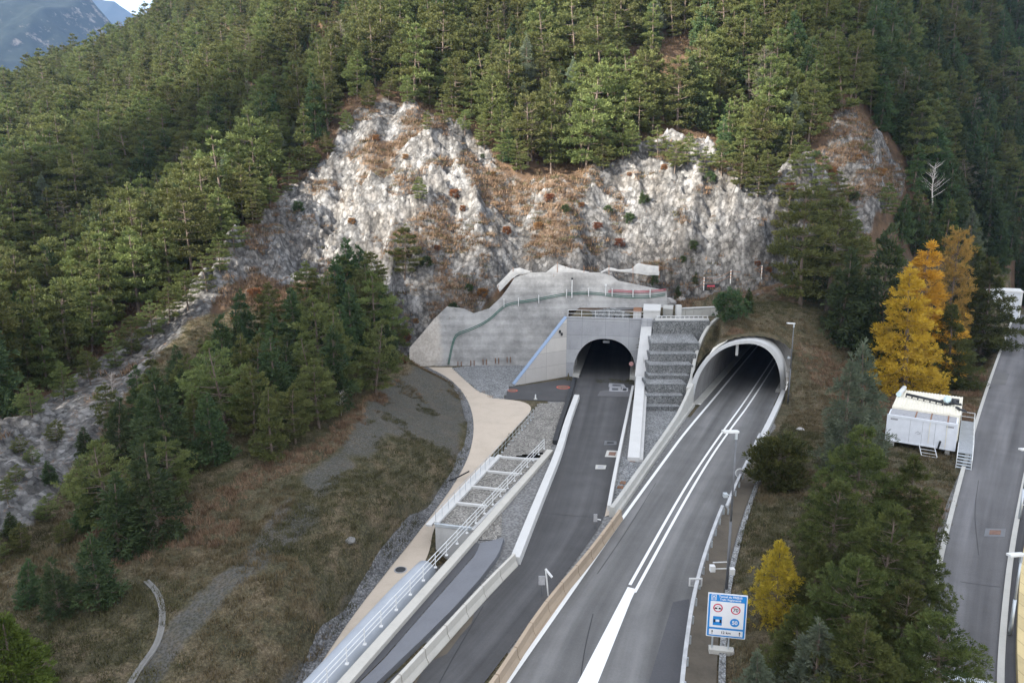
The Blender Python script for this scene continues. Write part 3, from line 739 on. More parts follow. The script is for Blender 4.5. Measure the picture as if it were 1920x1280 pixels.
for pl_, L in byp.items():
    for k, i in enumerate(L): rank[i] = ORD[k] if k < len(ORD) else None
for i in sorted(NEAR):
    x, y, z = FOREST[i, :3]; pl_ = place_of(FOREST[i, 3], FOREST[i, 4])
    hh = sizes[i] * PROTO[kinds[pick[i]]][3]; sz = 'tall' if hh > 11.4 else 'short' if hh < 8.8 else 'middling'
    kd = kinds[pick[i]]; form = 'conical' if kd.startswith('cone') else 'dark spruce like' if kd.startswith('spruce') else 'half dead greyish' if kd.startswith('dead') else 'pale greyish' if kd.startswith('grey') else 'layered'
    if rank.get(i): lb = '%s of the front row pines %s' % (rank[i], pl_)
    else: lb = '%s %s pine standing back %s' % (sz, form, pl_)
    o = tree(kinds[pick[i]], (x, y, z - .15), sizes[i] * (1.25 if kd.startswith('spruce') else 1), rots[i], label=lb, group='pines ' + pl_); o.rotation_euler = (R(rgf.normal(0, 2.2)), R(rgf.normal(0, 2.2)), rots[i])
far = [i for i in range(len(FOREST)) if i not in NEAR]
me = bpy.data.meshes.new('pine_wood'); me.from_pydata([(FOREST[i, 0], FOREST[i, 1], FOREST[i, 2] - .2) for i in far], [], [])
for nm, ty, arr in (('pick', 'INT', pick[far]), ('turn', 'FLOAT', rots[far]), ('size', 'FLOAT', sizes[far])):
    a = me.attributes.new(nm, ty, 'POINT'); a.data.foreach_set('value', arr.astype(np.int32 if ty == 'INT' else np.float32))
wood = link('pine_wood', me, None, kind='stuff', label='dense pine wood covering the upper slope behind the nearer pines', cat='wood')
pc = bpy.data.collections.new('wood_kinds')
for i, k in enumerate(kinds):
    o = bpy.data.objects.new('k%02d' % i, PROTO[k][2]); pc.objects.link(o)
def scatter_group(name, coll):
    ng = bpy.data.node_groups.new(name, 'GeometryNodeTree')
    ng.interface.new_socket('Geometry', in_out='INPUT', socket_type='NodeSocketGeometry'); ng.interface.new_socket('Geometry', in_out='OUTPUT', socket_type='NodeSocketGeometry')
    n, l = ng.nodes, ng.links
    gi, go = n.new('NodeGroupInput'), n.new('NodeGroupOutput'); mp_ = n.new('GeometryNodeMeshToPoints'); ip = n.new('GeometryNodeInstanceOnPoints')
    ci = n.new('GeometryNodeCollectionInfo'); ci.inputs['Collection'].default_value = coll; ci.inputs['Separate Children'].default_value = True; ci.inputs['Reset Children'].default_value = True
    def na(nm, ty):
        q = n.new('GeometryNodeInputNamedAttribute'); q.data_type = ty; q.inputs['Name'].default_value = nm; return q.outputs['Attribute']
    cx_ = n.new('ShaderNodeCombineXYZ')
    l.new(na('turn', 'FLOAT'), cx_.inputs[2]); l.new(gi.outputs[0], mp_.inputs[0]); l.new(mp_.outputs[0], ip.inputs['Points']); l.new(ci.outputs[0], ip.inputs['Instance'])
    ip.inputs['Pick Instance'].default_value = True
    l.new(na('pick', 'INT'), ip.inputs['Instance Index']); l.new(cx_.outputs[0], ip.inputs['Rotation']); l.new(na('size', 'FLOAT'), ip.inputs['Scale']); l.new(ip.outputs[0], go.inputs[0])
    return ng
md = wood.modifiers.new('scatter', 'NODES'); md.node_group = scatter_group('scatter_trees', pc)

# ------------------------------------------------------------------ materials of the built things
def asphalt(name, base, tracks=0.3, lanes=1.0, patch=0.2, pos=.05):
    t = NT(name, .88, .25)
    uv = t.n.new('ShaderNodeTexCoord'); sx = t.n.new('ShaderNodeSeparateXYZ'); t.l.new(uv.outputs['UV'], sx.inputs[0])
    cmb = t.n.new('ShaderNodeCombineXYZ'); t.l.new(t.math('MULTIPLY', sx.outputs[0], 5.0 * lanes), cmb.inputs[0]); t.l.new(t.math('MULTIPLY', sx.outputs[1], .018), cmb.inputs[1])
    nz = t.n.new('ShaderNodeTexNoise'); nz.inputs['Scale'].default_value = 1.6; nz.inputs['Detail'].default_value = 5; t.l.new(cmb.outputs[0], nz.inputs[0])
    w = t.math('SINE', t.math('MULTIPLY', sx.outputs[0], 12.566 * lanes))
    w = t.math('ADD', t.math('MULTIPLY', w, .14 * tracks), t.math('MULTIPLY', t.math('SUBTRACT', nz.outputs['Fac'], .5), 1.5 * tracks))
    w = t.math('ADD', w, t.math('MULTIPLY', t.math('SUBTRACT', t.tex('Noise', .35, 'Pos', 5), .5), patch * 2))
    w = t.math('ADD', w, t.math('MULTIPLY', t.math('SUBTRACT', t.tex('Noise', 7, 'Pos', 4, .8), .5), .35))
    t.bump(t.tex('Noise', 30, 'Pos', 2), .15, .02)
    return t.col(t.ramp(t.math('ADD', w, .5), [(.15, tuple(v * .62 for v in base)), (.5, base), (.9, tuple(v * 1.6 for v in base))]))
asphalt('new_asphalt', (.070, .069, .070), .55, 1, .3)
asphalt('worn_asphalt', (.128, .126, .124), .8, 1, .25)
asphalt('side_asphalt', (.115, .113, .116), .9, .5)
asphalt('patch_asphalt', (.075, .075, .08), .3, 1)
def concrete(name, c, stain=.35, streak=.0, panel=None, rough=.85, joint=.45, blot=.3):
    t = NT(name, rough, .25)
    n1 = t.tex('Noise', .5, 'Pos', 6, .65); n2 = t.tex('Noise', 5, 'Pos', 5, .7)
    v = t.math('ADD', t.math('MULTIPLY', t.math('SUBTRACT', n1, .5), 2 * blot), t.math('MULTIPLY', t.math('SUBTRACT', n2, .5), .35))
    if streak: v = t.math('ADD', v, t.math('MULTIPLY', t.math('SUBTRACT', t.tex('Noise', 1.4, 'Pos', 5, .65, stretch=(1, 1, .07)), .5), streak * 2))
    base = t.ramp(t.math('ADD', v, .5), [(.1, tuple(x * (1 - stain * 1.3) for x in c)), (.5, c), (.9, tuple(min(.85, x * (1 + stain * .7)) for x in c))])
    if panel:
        cx_ = t.n.new('ShaderNodeTexCoord'); sp_ = t.n.new('ShaderNodeSeparateXYZ'); t.l.new(cx_.outputs['Object'], sp_.inputs[0])
        cb = t.n.new('ShaderNodeCombineXYZ'); t.l.new(sp_.outputs[0], cb.inputs[0]); t.l.new(sp_.outputs[2], cb.inputs[1])
        br = t.n.new('ShaderNodeTexBrick'); t.l.new(cb.outputs[0], br.inputs[0]); br.offset = panel[2] if len(panel) > 2 else 0
        br.inputs['Scale'].default_value = 1; br.inputs['Brick Width'].default_value = panel[0]; br.inputs['Row Height'].default_value = panel[1]; br.inputs['Mortar Size'].default_value = .022
        br.inputs['Color1'].default_value = (.88, .88, .90, 1); br.inputs['Color2'].default_value = (1.1, 1.1, 1.1, 1); br.inputs['Mortar'].default_value = (1 - joint,) * 3 + (1,); br.inputs['Mortar Smooth'].default_value = .3
        base = t.mix(1.0, base, br.outputs['Color'], 'MULTIPLY')
    t.bump(n2, .12, .03)
    return t.col(base)
concrete('portal_concrete', (.33, .335, .345), .35, .12, (3.3, 2.05))
concrete('wing_concrete', (.50, .475, .44), .22, .10, (3.6, 1.95), blot=.22)
concrete('cap_skylit_blue', (.26, .34, .47), .15, rough=.45)  # blue sky light on the wing wall's top put into the colour
concrete('wall_concrete', (.45, .445, .435), .30, .15)
concrete('white_concrete', (.52, .515, .50), .16, .05)
concrete('kerb_concrete', (.42, .41, .38), .25, .05)
concrete('barrier_concrete', (.47, .45, .405), .22, .12)
concrete('brown_concrete', (.36, .285, .21), .25, .15)
concrete('ring_concrete', (.48, .48, .475), .25, .12)
concrete('lining_concrete', (.20, .195, .19), .5, .5)  # darkened for soot and to paint in the unlit tunnel depth
concrete('verge_soil', (.10, .085, .066), .4, 0, blot=.5)
concrete('slab_concrete', (.155, .16, .175), .25, .05)
concrete('sand', (.47, .40, .325), .22, 0, blot=.35, rough=.95)
concrete('yellow_tiles', (.50, .40, .21), .25, .1, (.9, .9))
t = NT('shotcrete', .92, .2)
n1 = t.tex('Noise', .16, 'Pos', 5, .62); n2 = t.tex('Noise', 2.5, 'Pos', 6, .72); n3 = t.tex('Noise', .75, 'Pos', 5, .7, stretch=(.35, .35, 1.3))
g = t.n.new('ShaderNodeNewGeometry'); sx = t.n.new('ShaderNodeSeparateXYZ'); t.l.new(g.outputs['Position'], sx.inputs[0])
v = t.math('ADD', t.math('MULTIPLY', n1, 1.15), t.math('ADD', t.math('MULTIPLY', n3, .4), t.math('MULTIPLY', n2, .35)))
grey = t.ramp(v, [(.70, (.22, .216, .21)), (.88, (.30, .294, .284)), (1.10, (.37, .362, .35))])
tan = t.ramp(n2, [(.3, (.34, .30, .26)), (.7, (.56, .52, .47))])
k = t.ramp(t.math('ADD', t.math('MULTIPLY', t.math('ADD', sx.outputs[0], 9.6), -.30), t.math('MULTIPLY', t.math('SUBTRACT', n1, .5), 1.5)), [(.35, 0.0), (.65, 1.0)])
st = t.tex('Noise', .35, 'Pos', 6, .68, stretch=(1, .6, .7)); grey = t.mix(1.0, grey, t.ramp(st, [(.35, .72), (.6, 1.06)]), 'MULTIPLY')
hz_ = t.math('SINE', t.math('MULTIPLY', sx.outputs[2], 5.2)); grey = t.mix(1.0, grey, t.ramp(t.math('ADD', hz_, t.math('MULTIPLY', n2, .8)), [(.0, .90), (.3, 1.0)]), 'MULTIPLY')
t.col(t.mix(k, grey, tan)); t.bump(n2, .3, .12)
def stones(name, lo, hi, scale, mesh=0):
    t = NT(name, .9, .25)
    v = t.n.new('ShaderNodeTexVoronoi'); g = t.n.new('ShaderNodeNewGeometry'); t.l.new(g.outputs['Position'], v.inputs['Vector']); v.inputs['Scale'].default_value = scale
    sx = t.n.new('ShaderNodeSeparateXYZ'); t.l.new(v.outputs['Color'], sx.inputs[0])
    c = t.mix(sx.outputs[0], lo, hi)
    c = t.mix(t.ramp(v.outputs['Distance'], [(.35, 0.0), (.85, .8)]), c, tuple(x * .35 for x in lo))
    c = t.mix(1.0, c, t.ramp(t.tex('Noise', .6, 'Pos', 5, .7), [(.3, .72), (.7, 1.2)]), 'MULTIPLY')
    t.bump(t.math('SUBTRACT', 1.0, v.outputs['Distance']), .9, .12); return t.col(c)
stones('grey_gravel', (.19, .195, .20), (.38, .385, .385), 7.5)
stones('warm_gravel', (.19, .178, .16), (.40, .38, .345), 7.5)
stones('dark_gravel', (.12, .12, .122), (.25, .25, .252), 7.0)
stones('gabion_stone', (.16, .165, .165), (.30, .305, .305), 7.0)
stones('gabion_top', (.22, .225, .225), (.38, .385, .385), 8.0)
plain('white_paint', (.74, .74, .73), .7, var=.10, scale=3)
t = NT('road_paint', .75); n = t.tex('Noise', 2.2, 'Pos', 6, .75)
t.col(t.ramp(n, [(.22, (.34, .34, .34)), (.36, (.68, .68, .67)), (.8, (.76, .76, .75))]))
plain('galvanised', (.50, .54, .57), .4, .5, .12)
plain('white_metal', (.60, .605, .60), .5, 0, .08)
plain('pink_sign', (.60, .33, .31), .6, 0, .1)
plain('rail_metal', (.40, .405, .41), .6, 0, .2)
plain('grey_metal', (.13, .135, .145), .5, .2, .15)
plain('dark_metal', (.03, .032, .036), .5, 0, .2)
plain('black_rubber', (.016, .016, .018), .6, 0, .2)
plain('green_pipe', (.022, .12, .085), .5, 0, .2)
plain('red_pipe', (.40, .06, .085), .55, 0, .2)
plain('net_fabric', (.36, .355, .345), .9, 0, .15)
plain('cream_metal', (.73, .69, .58), .5, 0, .08)
plain('container_white', (.69, .71, .75), .5, 0, .07)
plain('rust', (.22, .11, .06), .9, 0, .35, 6)
plain('red_paint', (.45, .10, .07), .7, 0, .2)
plain('iron_lid', (.17, .10, .075), .8, 0, .3, 5)
plain('grey_lid', (.30, .30, .31), .8, 0, .2, 4)
plain('orange_pipe', (.45, .20, .09), .7, 0, .2)
plain('pale_blue_fabric', (.55, .68, .70), .8, 0, .1)
t = NT('duct_metal', .7, .25); t.b.inputs['Metallic'].default_value = .0
t.col(t.ramp(t.tex('Noise', 1.2, 'Pos', 4), [(.3, (.31, .335, .37)), (.7, (.36, .385, .42))]))
t = NT('tunnel_dark', 1.0, 0.0); t.col((.02, .02, .02))  # near-black sheet colour stands in for the unlit depth

# ------------------------------------------------------------------ pavements
S = dict(kind='structure')
E1L = [P(*c) for c in ((660,1340),(713,1286),(800,1215),(895,1120),(957,1057),(985,985),(1015,910),(1037,853),(1055,800),(1077,714))]
E1R = [P(*c) for c in ((858,1340),(908,1280),(1030,1115),(1100,1022),(1136,968),(1146,905),(1158,853),(1172,790),(1187,727),(1191,707))]
E1L += [E1L[-1] + AX1 * 14, E1L[-1] + AX1 * 55]; E1R += [E1L[-2] + N1 * 7.6, E1L[-1] + N1 * 7.6]
strip('road', E1L, E1R, 'new_asphalt', z=0.0, cross=8, **S)
E2L = [P(*c) for c in ((905,1330),(941,1280),(1003,1175),(1100,1050),(1156,972),(1200,915),(1262,826),(1303,770))]
E2R = [P(*c) for c in ((1278,1345),(1283,1253),(1296,1130),(1326,1026),(1366,926),(1400,862),(1413,836),(1460,740))]
E2L += [E2L[-1] + AX2 * 6, E2L[-1] + AX2 * 75]; E2R += [C2 + N2 * (HW2 - .1) + AX2 * 4, C2 + N2 * (HW2 - .1) + AX2 * 75]
strip('road', E2L, E2R, 'worn_asphalt', z=0.0, cross=8, **S)
sheet('road', [P(*c) for c in ((1262,1128),(1293,1122),(1281,1260),(1276,1345),(1205,1345),(1216,1280))], 'patch_asphalt', z=0.006, **S)
SL = [P(*c) for c in ((1722,1330),(1733,1280),(1752,1100),(1791,940),(1841,760),(1891,622),(1903,590))]
SRt = [P(*c) for c in ((1878,1330),(1872,1280),(1880,1160),(1893,1040),(1912,930),(1938,800),(1975,640),(1992,590))]
strip('road', SL, SRt, 'side_asphalt', z=0.0, cross=8, **S)
up_l = [p + Vector((-.1, 1.5, 0)) for p in UPR]; up_r = [p + Vector((.1, -1.5, 0)) for p in UPR]
strip('road', up_l, up_r, 'worn_asphalt', cross=2, **S)
sheet('road', [P(*c) for c in ((945,748),(955,726),(1064,710),(1076,716),(1062,753))], 'new_asphalt', z=0.004, **S)
pl = [P(*c) for c in ((845,1018),(884,1010),(898,1012),(884,1030),(850,1075),(790,1145),(700,1235),(600,1345),(560,1345),(660,1240))]
sheet('path', [P(*c) for c in ((876,1014),(900,1018),(893,1035),(858,1075),(800,1140),(720,1232),(650,1300),(610,1345),(560,1345),(645,1280),(760,1150))], 'patch_asphalt', z=0.0, **S)
# sloping concrete bench between that path and the barriers
mb = MB(); a_ = [P(*c) for c in ((900,1018),(893,1038),(858,1078),(800,1143),(720,1235),(650,1303),(610,1345))]; b_ = [P(*c) for c in ((945,1014),(935,1045),(900,1092),(850,1148),(790,1208),(715,1280),(660,1335))]
for a, b in ((resample_n(a_, 20), resample_n(b_, 20)),):
    mb.loft([[p + Vector((0, 0, .02)) for p in a], [p + Vector((0, 0, .30)) for p in b], [p + Vector((.05, 0, -.3)) for p in b], [p + Vector((0, 0, -.3)) for p in a]])
mb.build('embankment', 'slab_concrete', **S)
# sandy lane
ll, lr = resample_n(smooth_line([LZ(*c) for c in LANE_L], .5), 90), resample_n(smooth_line([LZ(*c) for c in LANE_R], .5), 90)
V = []; m = 9
for i in range(90):
    for j in range(m):
        p = ll[i].lerp(lr[i], j / (m - 1)); V.append((p.x, p.y, float(lane_z(np.array(p.x), np.array(p.y))) + .06 + .03 * float(vnoise(p.x * .4, p.y * .4))))
me = bpy.data.meshes.new('path'); me.from_pydata(V, [], [(i * m + j, i * m + j + 1, (i + 1) * m + j + 1, (i + 1) * m + j) for i in range(89) for j in range(m - 1)]); me.update()
if sum(p.normal.z for p in me.polygons) < 0: me.flip_normals()
link('path', me, 'sand', **S)
# loose gravel along the outer edge of the lane
V = []; m = 6
for i in range(90):
    d = ll[min(i + 1, 89)] - ll[max(i - 1, 0)]; n_ = Vector((-d.y, d.x, 0)).normalized(); n_ = n_ if (ll[i] - lr[i]).dot(n_) > 0 else -n_; wv_ = .85 + .2 * float(vnoise(i * .25, 2.2))
    for j in range(m):
        p = ll[i] + n_ * (wv_ * j / (m - 1) - .15); V.append((p.x, p.y, max(float(gz(p.x, p.y)), float(lane_z(np.array(p.x), np.array(p.y))) + .03) + (.07 if j < m - 1 else .0) + .03 * float(vnoise(p.x * 3, p.y * 3))))
me = bpy.data.meshes.new('gravel'); me.from_pydata(V, [], [(i * m + j, i * m + j + 1, (i + 1) * m + j + 1, (i + 1) * m + j) for i in range(89) for j in range(m - 1)]); me.update()
if sum(p.normal.z for p in me.polygons) < 0: me.flip_normals()
link('gravel', me, 'dark_gravel', **S)
def gravel_sheet(poly, mat, z0, amp, name='gravel', res=.3):
    xs = [p[0] for p in poly]; ys = [p[1] for p in poly]
    x = np.arange(min(xs), max(xs) + res, res); y = np.arange(min(ys), max(ys) + res, res); X, Y = np.meshgrid(x, y)
    d = sdpoly(X, Y, poly); ins = d < .25
    zb = (z0(X, Y) if callable(z0) else z0) * np.ones(X.shape)
    Z = zb + amp * fbm(X * 1.3, Y * 1.3, 0, 3, 77) * np.clip(-d / .6, 0, 1)
    ix = np.arange(X.size).reshape(X.shape); q = np.stack([ix[:-1, :-1], ix[:-1, 1:], ix[1:, 1:], ix[1:, :-1]], -1)
    kf = ins[:-1, :-1] & ins[1:, :-1] & ins[:-1, 1:] & ins[1:, 1:]
    me = mesh_np(name, np.stack([X, Y, Z], -1).reshape(-1, 3), q[kf], 4); me.polygons.foreach_set('use_smooth', np.ones(len(me.polygons), bool))
    return link(name, me, mat, kind='structure')
XY = lambda L: [tuple(P(*c))[:2] for c in L]
gravel_sheet(XY([(848,690),(960,678),(1050,690),(968,723),(955,725),(943,748),(912,745),(872,712)]), 'grey_gravel', .02, .05)
gravel_sheet(XY([(1010,757),(1060,754),(1050,790),(1030,845),(985,900),(940,950),(938,1000),(930,1012),(893,1010),(888,995),(905,975),(1000,870),(1022,846),(960,856),(936,856)]), 'warm_gravel', .02, .10)
gravel_sheet(XY([(1200,757),(1212,768),(1272,768),(1262,800),(1215,866),(1160,950),(1146,955),(1152,905),(1166,856),(1184,858),(1190,800)]), 'grey_gravel', .02, .06)

# road paint
def line(pxs, w, z=.012, name='road_marking', mat='road_paint', ext=None):
    c = [P(*q) for q in pxs]
    if ext: c.append(c[-1] + ext)
    c = smooth_line(c, .6); l_, r_ = [], []
    for i, p in enumerate(c):
        d = c[min(i + 1, len(c) - 1)] - c[max(i - 1, 0)]; n = Vector((d.y, -d.x, 0)).normalized() * (w / 2); l_.append(p - n); r_.append(p + n)
    V = [(p.x, p.y, z) for p in l_] + [(p.x, p.y, z) for p in r_]; k = len(c)
    me = bpy.data.meshes.new(name); me.from_pydata(V, [], [(i, k + i, k + i + 1, i + 1) for i in range(k - 1)]); me.update()
    return link(name, me, mat, kind='structure')
line([(925,1318),(950,1280),(1073,1106),(1156,986),(1253,853),(1283,812),(1340,745)], .26, ext=AX2 * 60)
line([(1181,1096),(1279,922),(1322,856),(1360,802),(1400,748)], .20, ext=AX2 * 60)
line([(1190,1110),(1283,940),(1333,856),(1369,805),(1411,750)], .20, ext=AX2 * 60)
sheet('road_marking', [P(*c) for c in ((1177,1100),(1193,1104),(1183,1125),(1120,1282),(1092,1345),(1050,1345),(1082,1282))], 'road_paint', z=.016, **S)
def lid(c4, mat, z=.012, label=None, cat='manhole cover', group=None, frame='grey_lid', th=.03):
    """a cover lying flush: pale frame and the lid itself"""
    q = [P(*c) for c in c4]; ctr = sum(q, Vector()) / 4
    r = empty('manhole_cover', (ctr.x, ctr.y, 0), label=label, cat=cat, group=group)
    k = [p - ctr for p in q]; f = MB(); f.hexa([(p.x, p.y, -.02) for p in k], [(p.x, p.y, z) for p in k]); f.build('frame', frame, r)
    l_ = MB(); l_.hexa([(p.x * .55, p.y * .55, z - .01) for p in k], [(p.x * .55, p.y * .55, z + .012) for p in k]); l_.build('lid', mat, r)
    return r
lid([(1141,725),(1174,726),(1169,720),(1142,718)], 'grey_metal', label='pale square manhole cover in the asphalt just inside the first tunnel mouth')
lid([(1142,733),(1164,734),(1164,726),(1143,725)], 'grey_metal', label='pale manhole cover nearest the mouth of the arched tunnel with small dark lid')
lid([(1164,734),(1177,734),(1178,727),(1166,726)], 'dark_metal', label='black square manhole with thin white border right of the pale pair')
lid([(1132,834),(1156,833),(1156,827),(1134,826)], 'dark_metal', label='thin white-edged dark manhole furthest up the fresh asphalt road', frame='grey_metal')
lid([(1134,856),(1158,857),(1162,845),(1138,844)], 'iron_lid', label='reddish brown square manhole cover with white edge beside the gravel wedge', frame='kerb_concrete')
lid([(1116,879),(1135,879),(1137,872),(1117,871)], 'grey_lid', label='small white manhole patch alone in the middle of the fresh asphalt', frame='kerb_concrete')
lid([(1845,1005),(1884,1006),(1886,991),(1848,990)], 'iron_lid', label='rusty manhole cover in the narrow service road', frame='grey_metal')
for c4, lb in ((((1181,866),(1191,866),(1192,864),(1182,864)), 'small rusty inspection lid in grey gravel nearest the end of the long white wall'),
               (((1162,907),(1172,908),(1174,903),(1164,902)), 'rusty inspection lid of the upper one of the close pair in the gravel wedge'),
               (((1157,915),(1168,916),(1169,911),(1159,911)), 'rusty inspection lid of the lower one of the close pair in the gravel wedge')):
    lid(c4, 'iron_lid', .05, lb, frame='rust')
def round_lid(px, py, r_, label, mat='iron_lid', z=None):
    p = P(px, py) if z is None else z
    r = empty('manhole_cover', p, label=label, cat='manhole cover')
    f = MB(); f.tube([(0, 0, -.03), (0, 0, .02)], r_ * 1.25, 20); f.build('frame', 'red_paint' if mat == 'iron_lid' else 'grey_lid', r)
    l_ = MB(); l_.tube([(0, 0, .0), (0, 0, .035)], r_, 20); l_.build('lid', mat, r)
round_lid(1056, 726, .75, 'large round reddish manhole cover at the foot of the pale wing wall')
round_lid(961, 732, .55, 'faded round reddish manhole cover at the tip of the asphalt apron')
q = LZ(751, 1069); q.z += .06; round_lid(0, 0, .38, 'round dark manhole cover in the sandy lane', 'dark_metal', q)

# ------------------------------------------------------------------ first tunnel: portal, wing wall, buttress
def frame_empty(name, C, ax, **kw):
    return empty(name, (C.x, C.y, 0), math.atan2(ax.y, ax.x) - math.pi / 2, **kw)
por = frame_empty('tunnel_portal', C1, AX1, label='grey panelled concrete tunnel portal with square head over a dark arch', cat='tunnel portal')
TOP = 8.62; A1 = arch(HW1, CR1, 32)
mb = MB(); x0, x1 = -5.5, 6.35
def plate(mb, y, arcpts, x0, x1, top):       # wall face with an arched opening
    up = [(x0, 0)] + [(x0 + (x1 - x0) * i / (len(arcpts) - 1), top) for i in range(len(arcpts))] + [(x1, 0)]
    return up
rows_o, rows_i = [], []
n = len(A1)
outer = []
for i, (s, z) in enumerate(A1):
    f = i / (n - 1)
    if f < .22: outer.append((x0, TOP * f / .22))
    elif f > .78: outer.append((x1, TOP * (1 - f) / .22))
    else: outer.append((x0 + (x1 - x0) * (f - .22) / .56, TOP))
th = 1.1
mb.loft([[(s, 0, z) for s, z in A1], [(a, 0, b) for a, b in outer], [(a, th, b) for a, b in outer], [(s, th, z) for s, z in A1], [(s, 0, z) for s, z in A1]])
mb.build('head_wall', 'portal_concrete', por)
mb = MB(); mb.box(x0 - .05, -.12, TOP, x1 + .05, .30, TOP + .16); mb.build('coping', 'portal_concrete', por, bevel=.02)
Lin = [(s * .995, z * .995) for s, z in A1]; Lo = [(s * 1.08, z * 1.06) for s, z in A1]
mb = MB(); mb.loft([[(s, .06, z) for s, z in Lo], [(s, .06, z) for s, z in Lin], [(s, 6.0, z) for s, z in Lin], [(s, 6.0, z) for s, z in Lo]]); mb.build('entrance_lining', 'wall_concrete', por)  # paler stretch paints in the daylight at the mouth
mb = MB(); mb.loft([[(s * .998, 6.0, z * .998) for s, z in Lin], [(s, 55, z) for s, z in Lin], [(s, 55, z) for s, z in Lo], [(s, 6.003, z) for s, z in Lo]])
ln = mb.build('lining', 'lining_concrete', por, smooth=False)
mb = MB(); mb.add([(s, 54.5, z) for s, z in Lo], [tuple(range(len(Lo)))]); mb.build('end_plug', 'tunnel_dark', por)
for sgn in (-1, 1):
    mb = MB(); xa, xb = (-HW1 + .02, -HW1 + .95) if sgn < 0 else (HW1 - .95, HW1 - .02)
    mb.box(xa, -.5, 0, xb, 54, .42); mb.build('walkway', 'kerb_concrete', por, bevel=.03)
# handrail along the portal head
rl = frame_empty('railing', C1, AX1, label='thin pale handrail along the top edge of the square tunnel portal', cat='railing')
mb = MB()
for z in (1.05, .55): mb.tube([(x0 + .1, .55, TOP + z), (x1 - .1, .55, TOP + z)], .035, 6)
mb.build('rail', 'white_metal', rl)
for i in range(7):
    mb = MB(); x = x0 + .1 + (x1 - x0 - .2) * i / 6; mb.tube([(x, .55, TOP - .05), (x, .55, TOP + 1.05)], .035, 6); mb.build('post', 'white_metal', rl)
# tunnel fittings
fx = frame_empty('traffic_signal', C1, AX1, label='small signal lamp hung under the crown of the square headed tunnel', cat='signal')
mb = MB(); mb.tube([(-.1, .5, 5.75), (-.1, .5, 5.35)], .03, 6); mb.tube([(.35, .5, 5.73), (.35, .5, 5.4)], .03, 6); mb.build('hanger', 'grey_metal', fx)
mb = MB(); mb.box(-.35, .35, 5.05, .6, .6, 5.38); mb.build('housing', 'grey_metal', fx, bevel=.03)
sg = frame_empty('road_sign', C1, AX1, label='round pale pink sign beside the right wall inside the first tunnel mouth', cat='road sign')
mb = MB(); mb.tube([(3.75, 1.2, .4), (3.75, 1.2, 2.0)], .04, 6); mb.build('pole', 'grey_metal', sg)
mb = MB(); mb.tube([(3.75, 1.12, 2.0), (3.75, 1.16, 2.0)], .32, 18); mb.build('sign_face', 'pink_sign' if 'pink_sign' in MATS else 'white_paint', sg)

# wing wall on the left, falling from the head of the portal to the ground
A = C1 + N1 * -5.5; Bq = P(966, 722); dv = (Bq - A); dv.z = 0; LW = dv.length
wg = empty('wing_wall', (A.x, A.y, 0), math.atan2(dv.y, dv.x), label='pale triangular concrete wing wall with sloping top edge coloured sky-lit blue', cat='wall')
mb = MB(); hs = [(0, TOP), (LW, .12)]
mb.hexa([(0, 0, -.1), (LW, 0, -.1), (LW, -.55, -.1), (0, -.55, -.1)], [(0, 0, TOP), (LW, 0, .12), (LW, -.55, .12), (0, -.55, TOP)]); mb.build('panel_wall', 'wing_concrete', wg)
mb = MB(); ang = math.atan2(TOP - .12, LW)
mb.hexa([(-.02, .04, TOP + .003), (LW + .05, .04, .123), (LW + .05, -.62, .123), (-.02, -.62, TOP + .003)], [(-.02, .04, TOP + .14), (LW + .12, .04, .16), (LW + .12, -.62, .16), (-.02, -.62, TOP + .14)]); mb.build('capping', 'cap_skylit_blue', wg)
for xx, zz in ((1.0, 6.35), (1.35, 6.75)):
    mb = MB(); mb.box(xx - .1, .0, zz - .2, xx + .1, .25, zz + .2); mb.build('floodlight', 'dark_metal', wg, bevel=.02)
# gravel bank behind the wing wall
# buttress on the right
bt = empty('buttress_wall', (0, 0, 0), label='long white topped concrete wall descending from the portal corner between road and gabions', cat='wall')
b0 = C1 + N1 * 5.75 + AX1 * .3; b1 = PY(1200.5, 712, 88.3); b1.z = 0; b2 = P(1187, 855, .55); 
mb = MB()
path = [(b0, 8.3), (b1, 2.35)]
def wall_between(mb, p, q, zp, zq, w0, w1, base=-.1):
    d = (q - p); d.z = 0; d.normalize(); r = Vector((d.y, -d.x, 0))      # right of the way from p to q
    return mb.hexa([(*(p + r * -w0).xy, base), (*(p + r * w1).xy, base), (*(q + r * w1).xy, base), (*(q + r * -w0).xy, base)][::-1],
                   [(*(p + r * -w0).xy, zp), (*(p + r * w1).xy, zp), (*(q + r * w1).xy, zq), (*(q + r * -w0).xy, zq)][::-1])
wall_between(mb, b0, b1, 8.3, 2.35, .72, .72); mb.build('sloping_wall', 'wall_concrete', bt)
mb = MB(); b1a = b1 - AX1 * .003; wall_between(mb, b1a, b2, 2.35, .45, .62, .52); mb.build('low_wall', 'white_concrete', bt, bevel=.02)  # whiter concrete puts the sky's reflection on the flatter stretch into colour
mb = MB(); wall_between(mb, b1a, b2, 1.9, .3, .95, -.525); mb.build('ledge', 'wall_concrete', bt)
mb = MB(); pc_ = C1 + N1 * 5.75 + AX1 * .3; mb.box(-.75, -.75, -1.5, .75, .75, .42); o = mb.build('pier_cap', 'portal_concrete', bt); o.location = (pc_.x, pc_.y, 8.35); o.rotation_euler = (0, 0, math.atan2(AX1.y, AX1.x) - math.pi / 2)

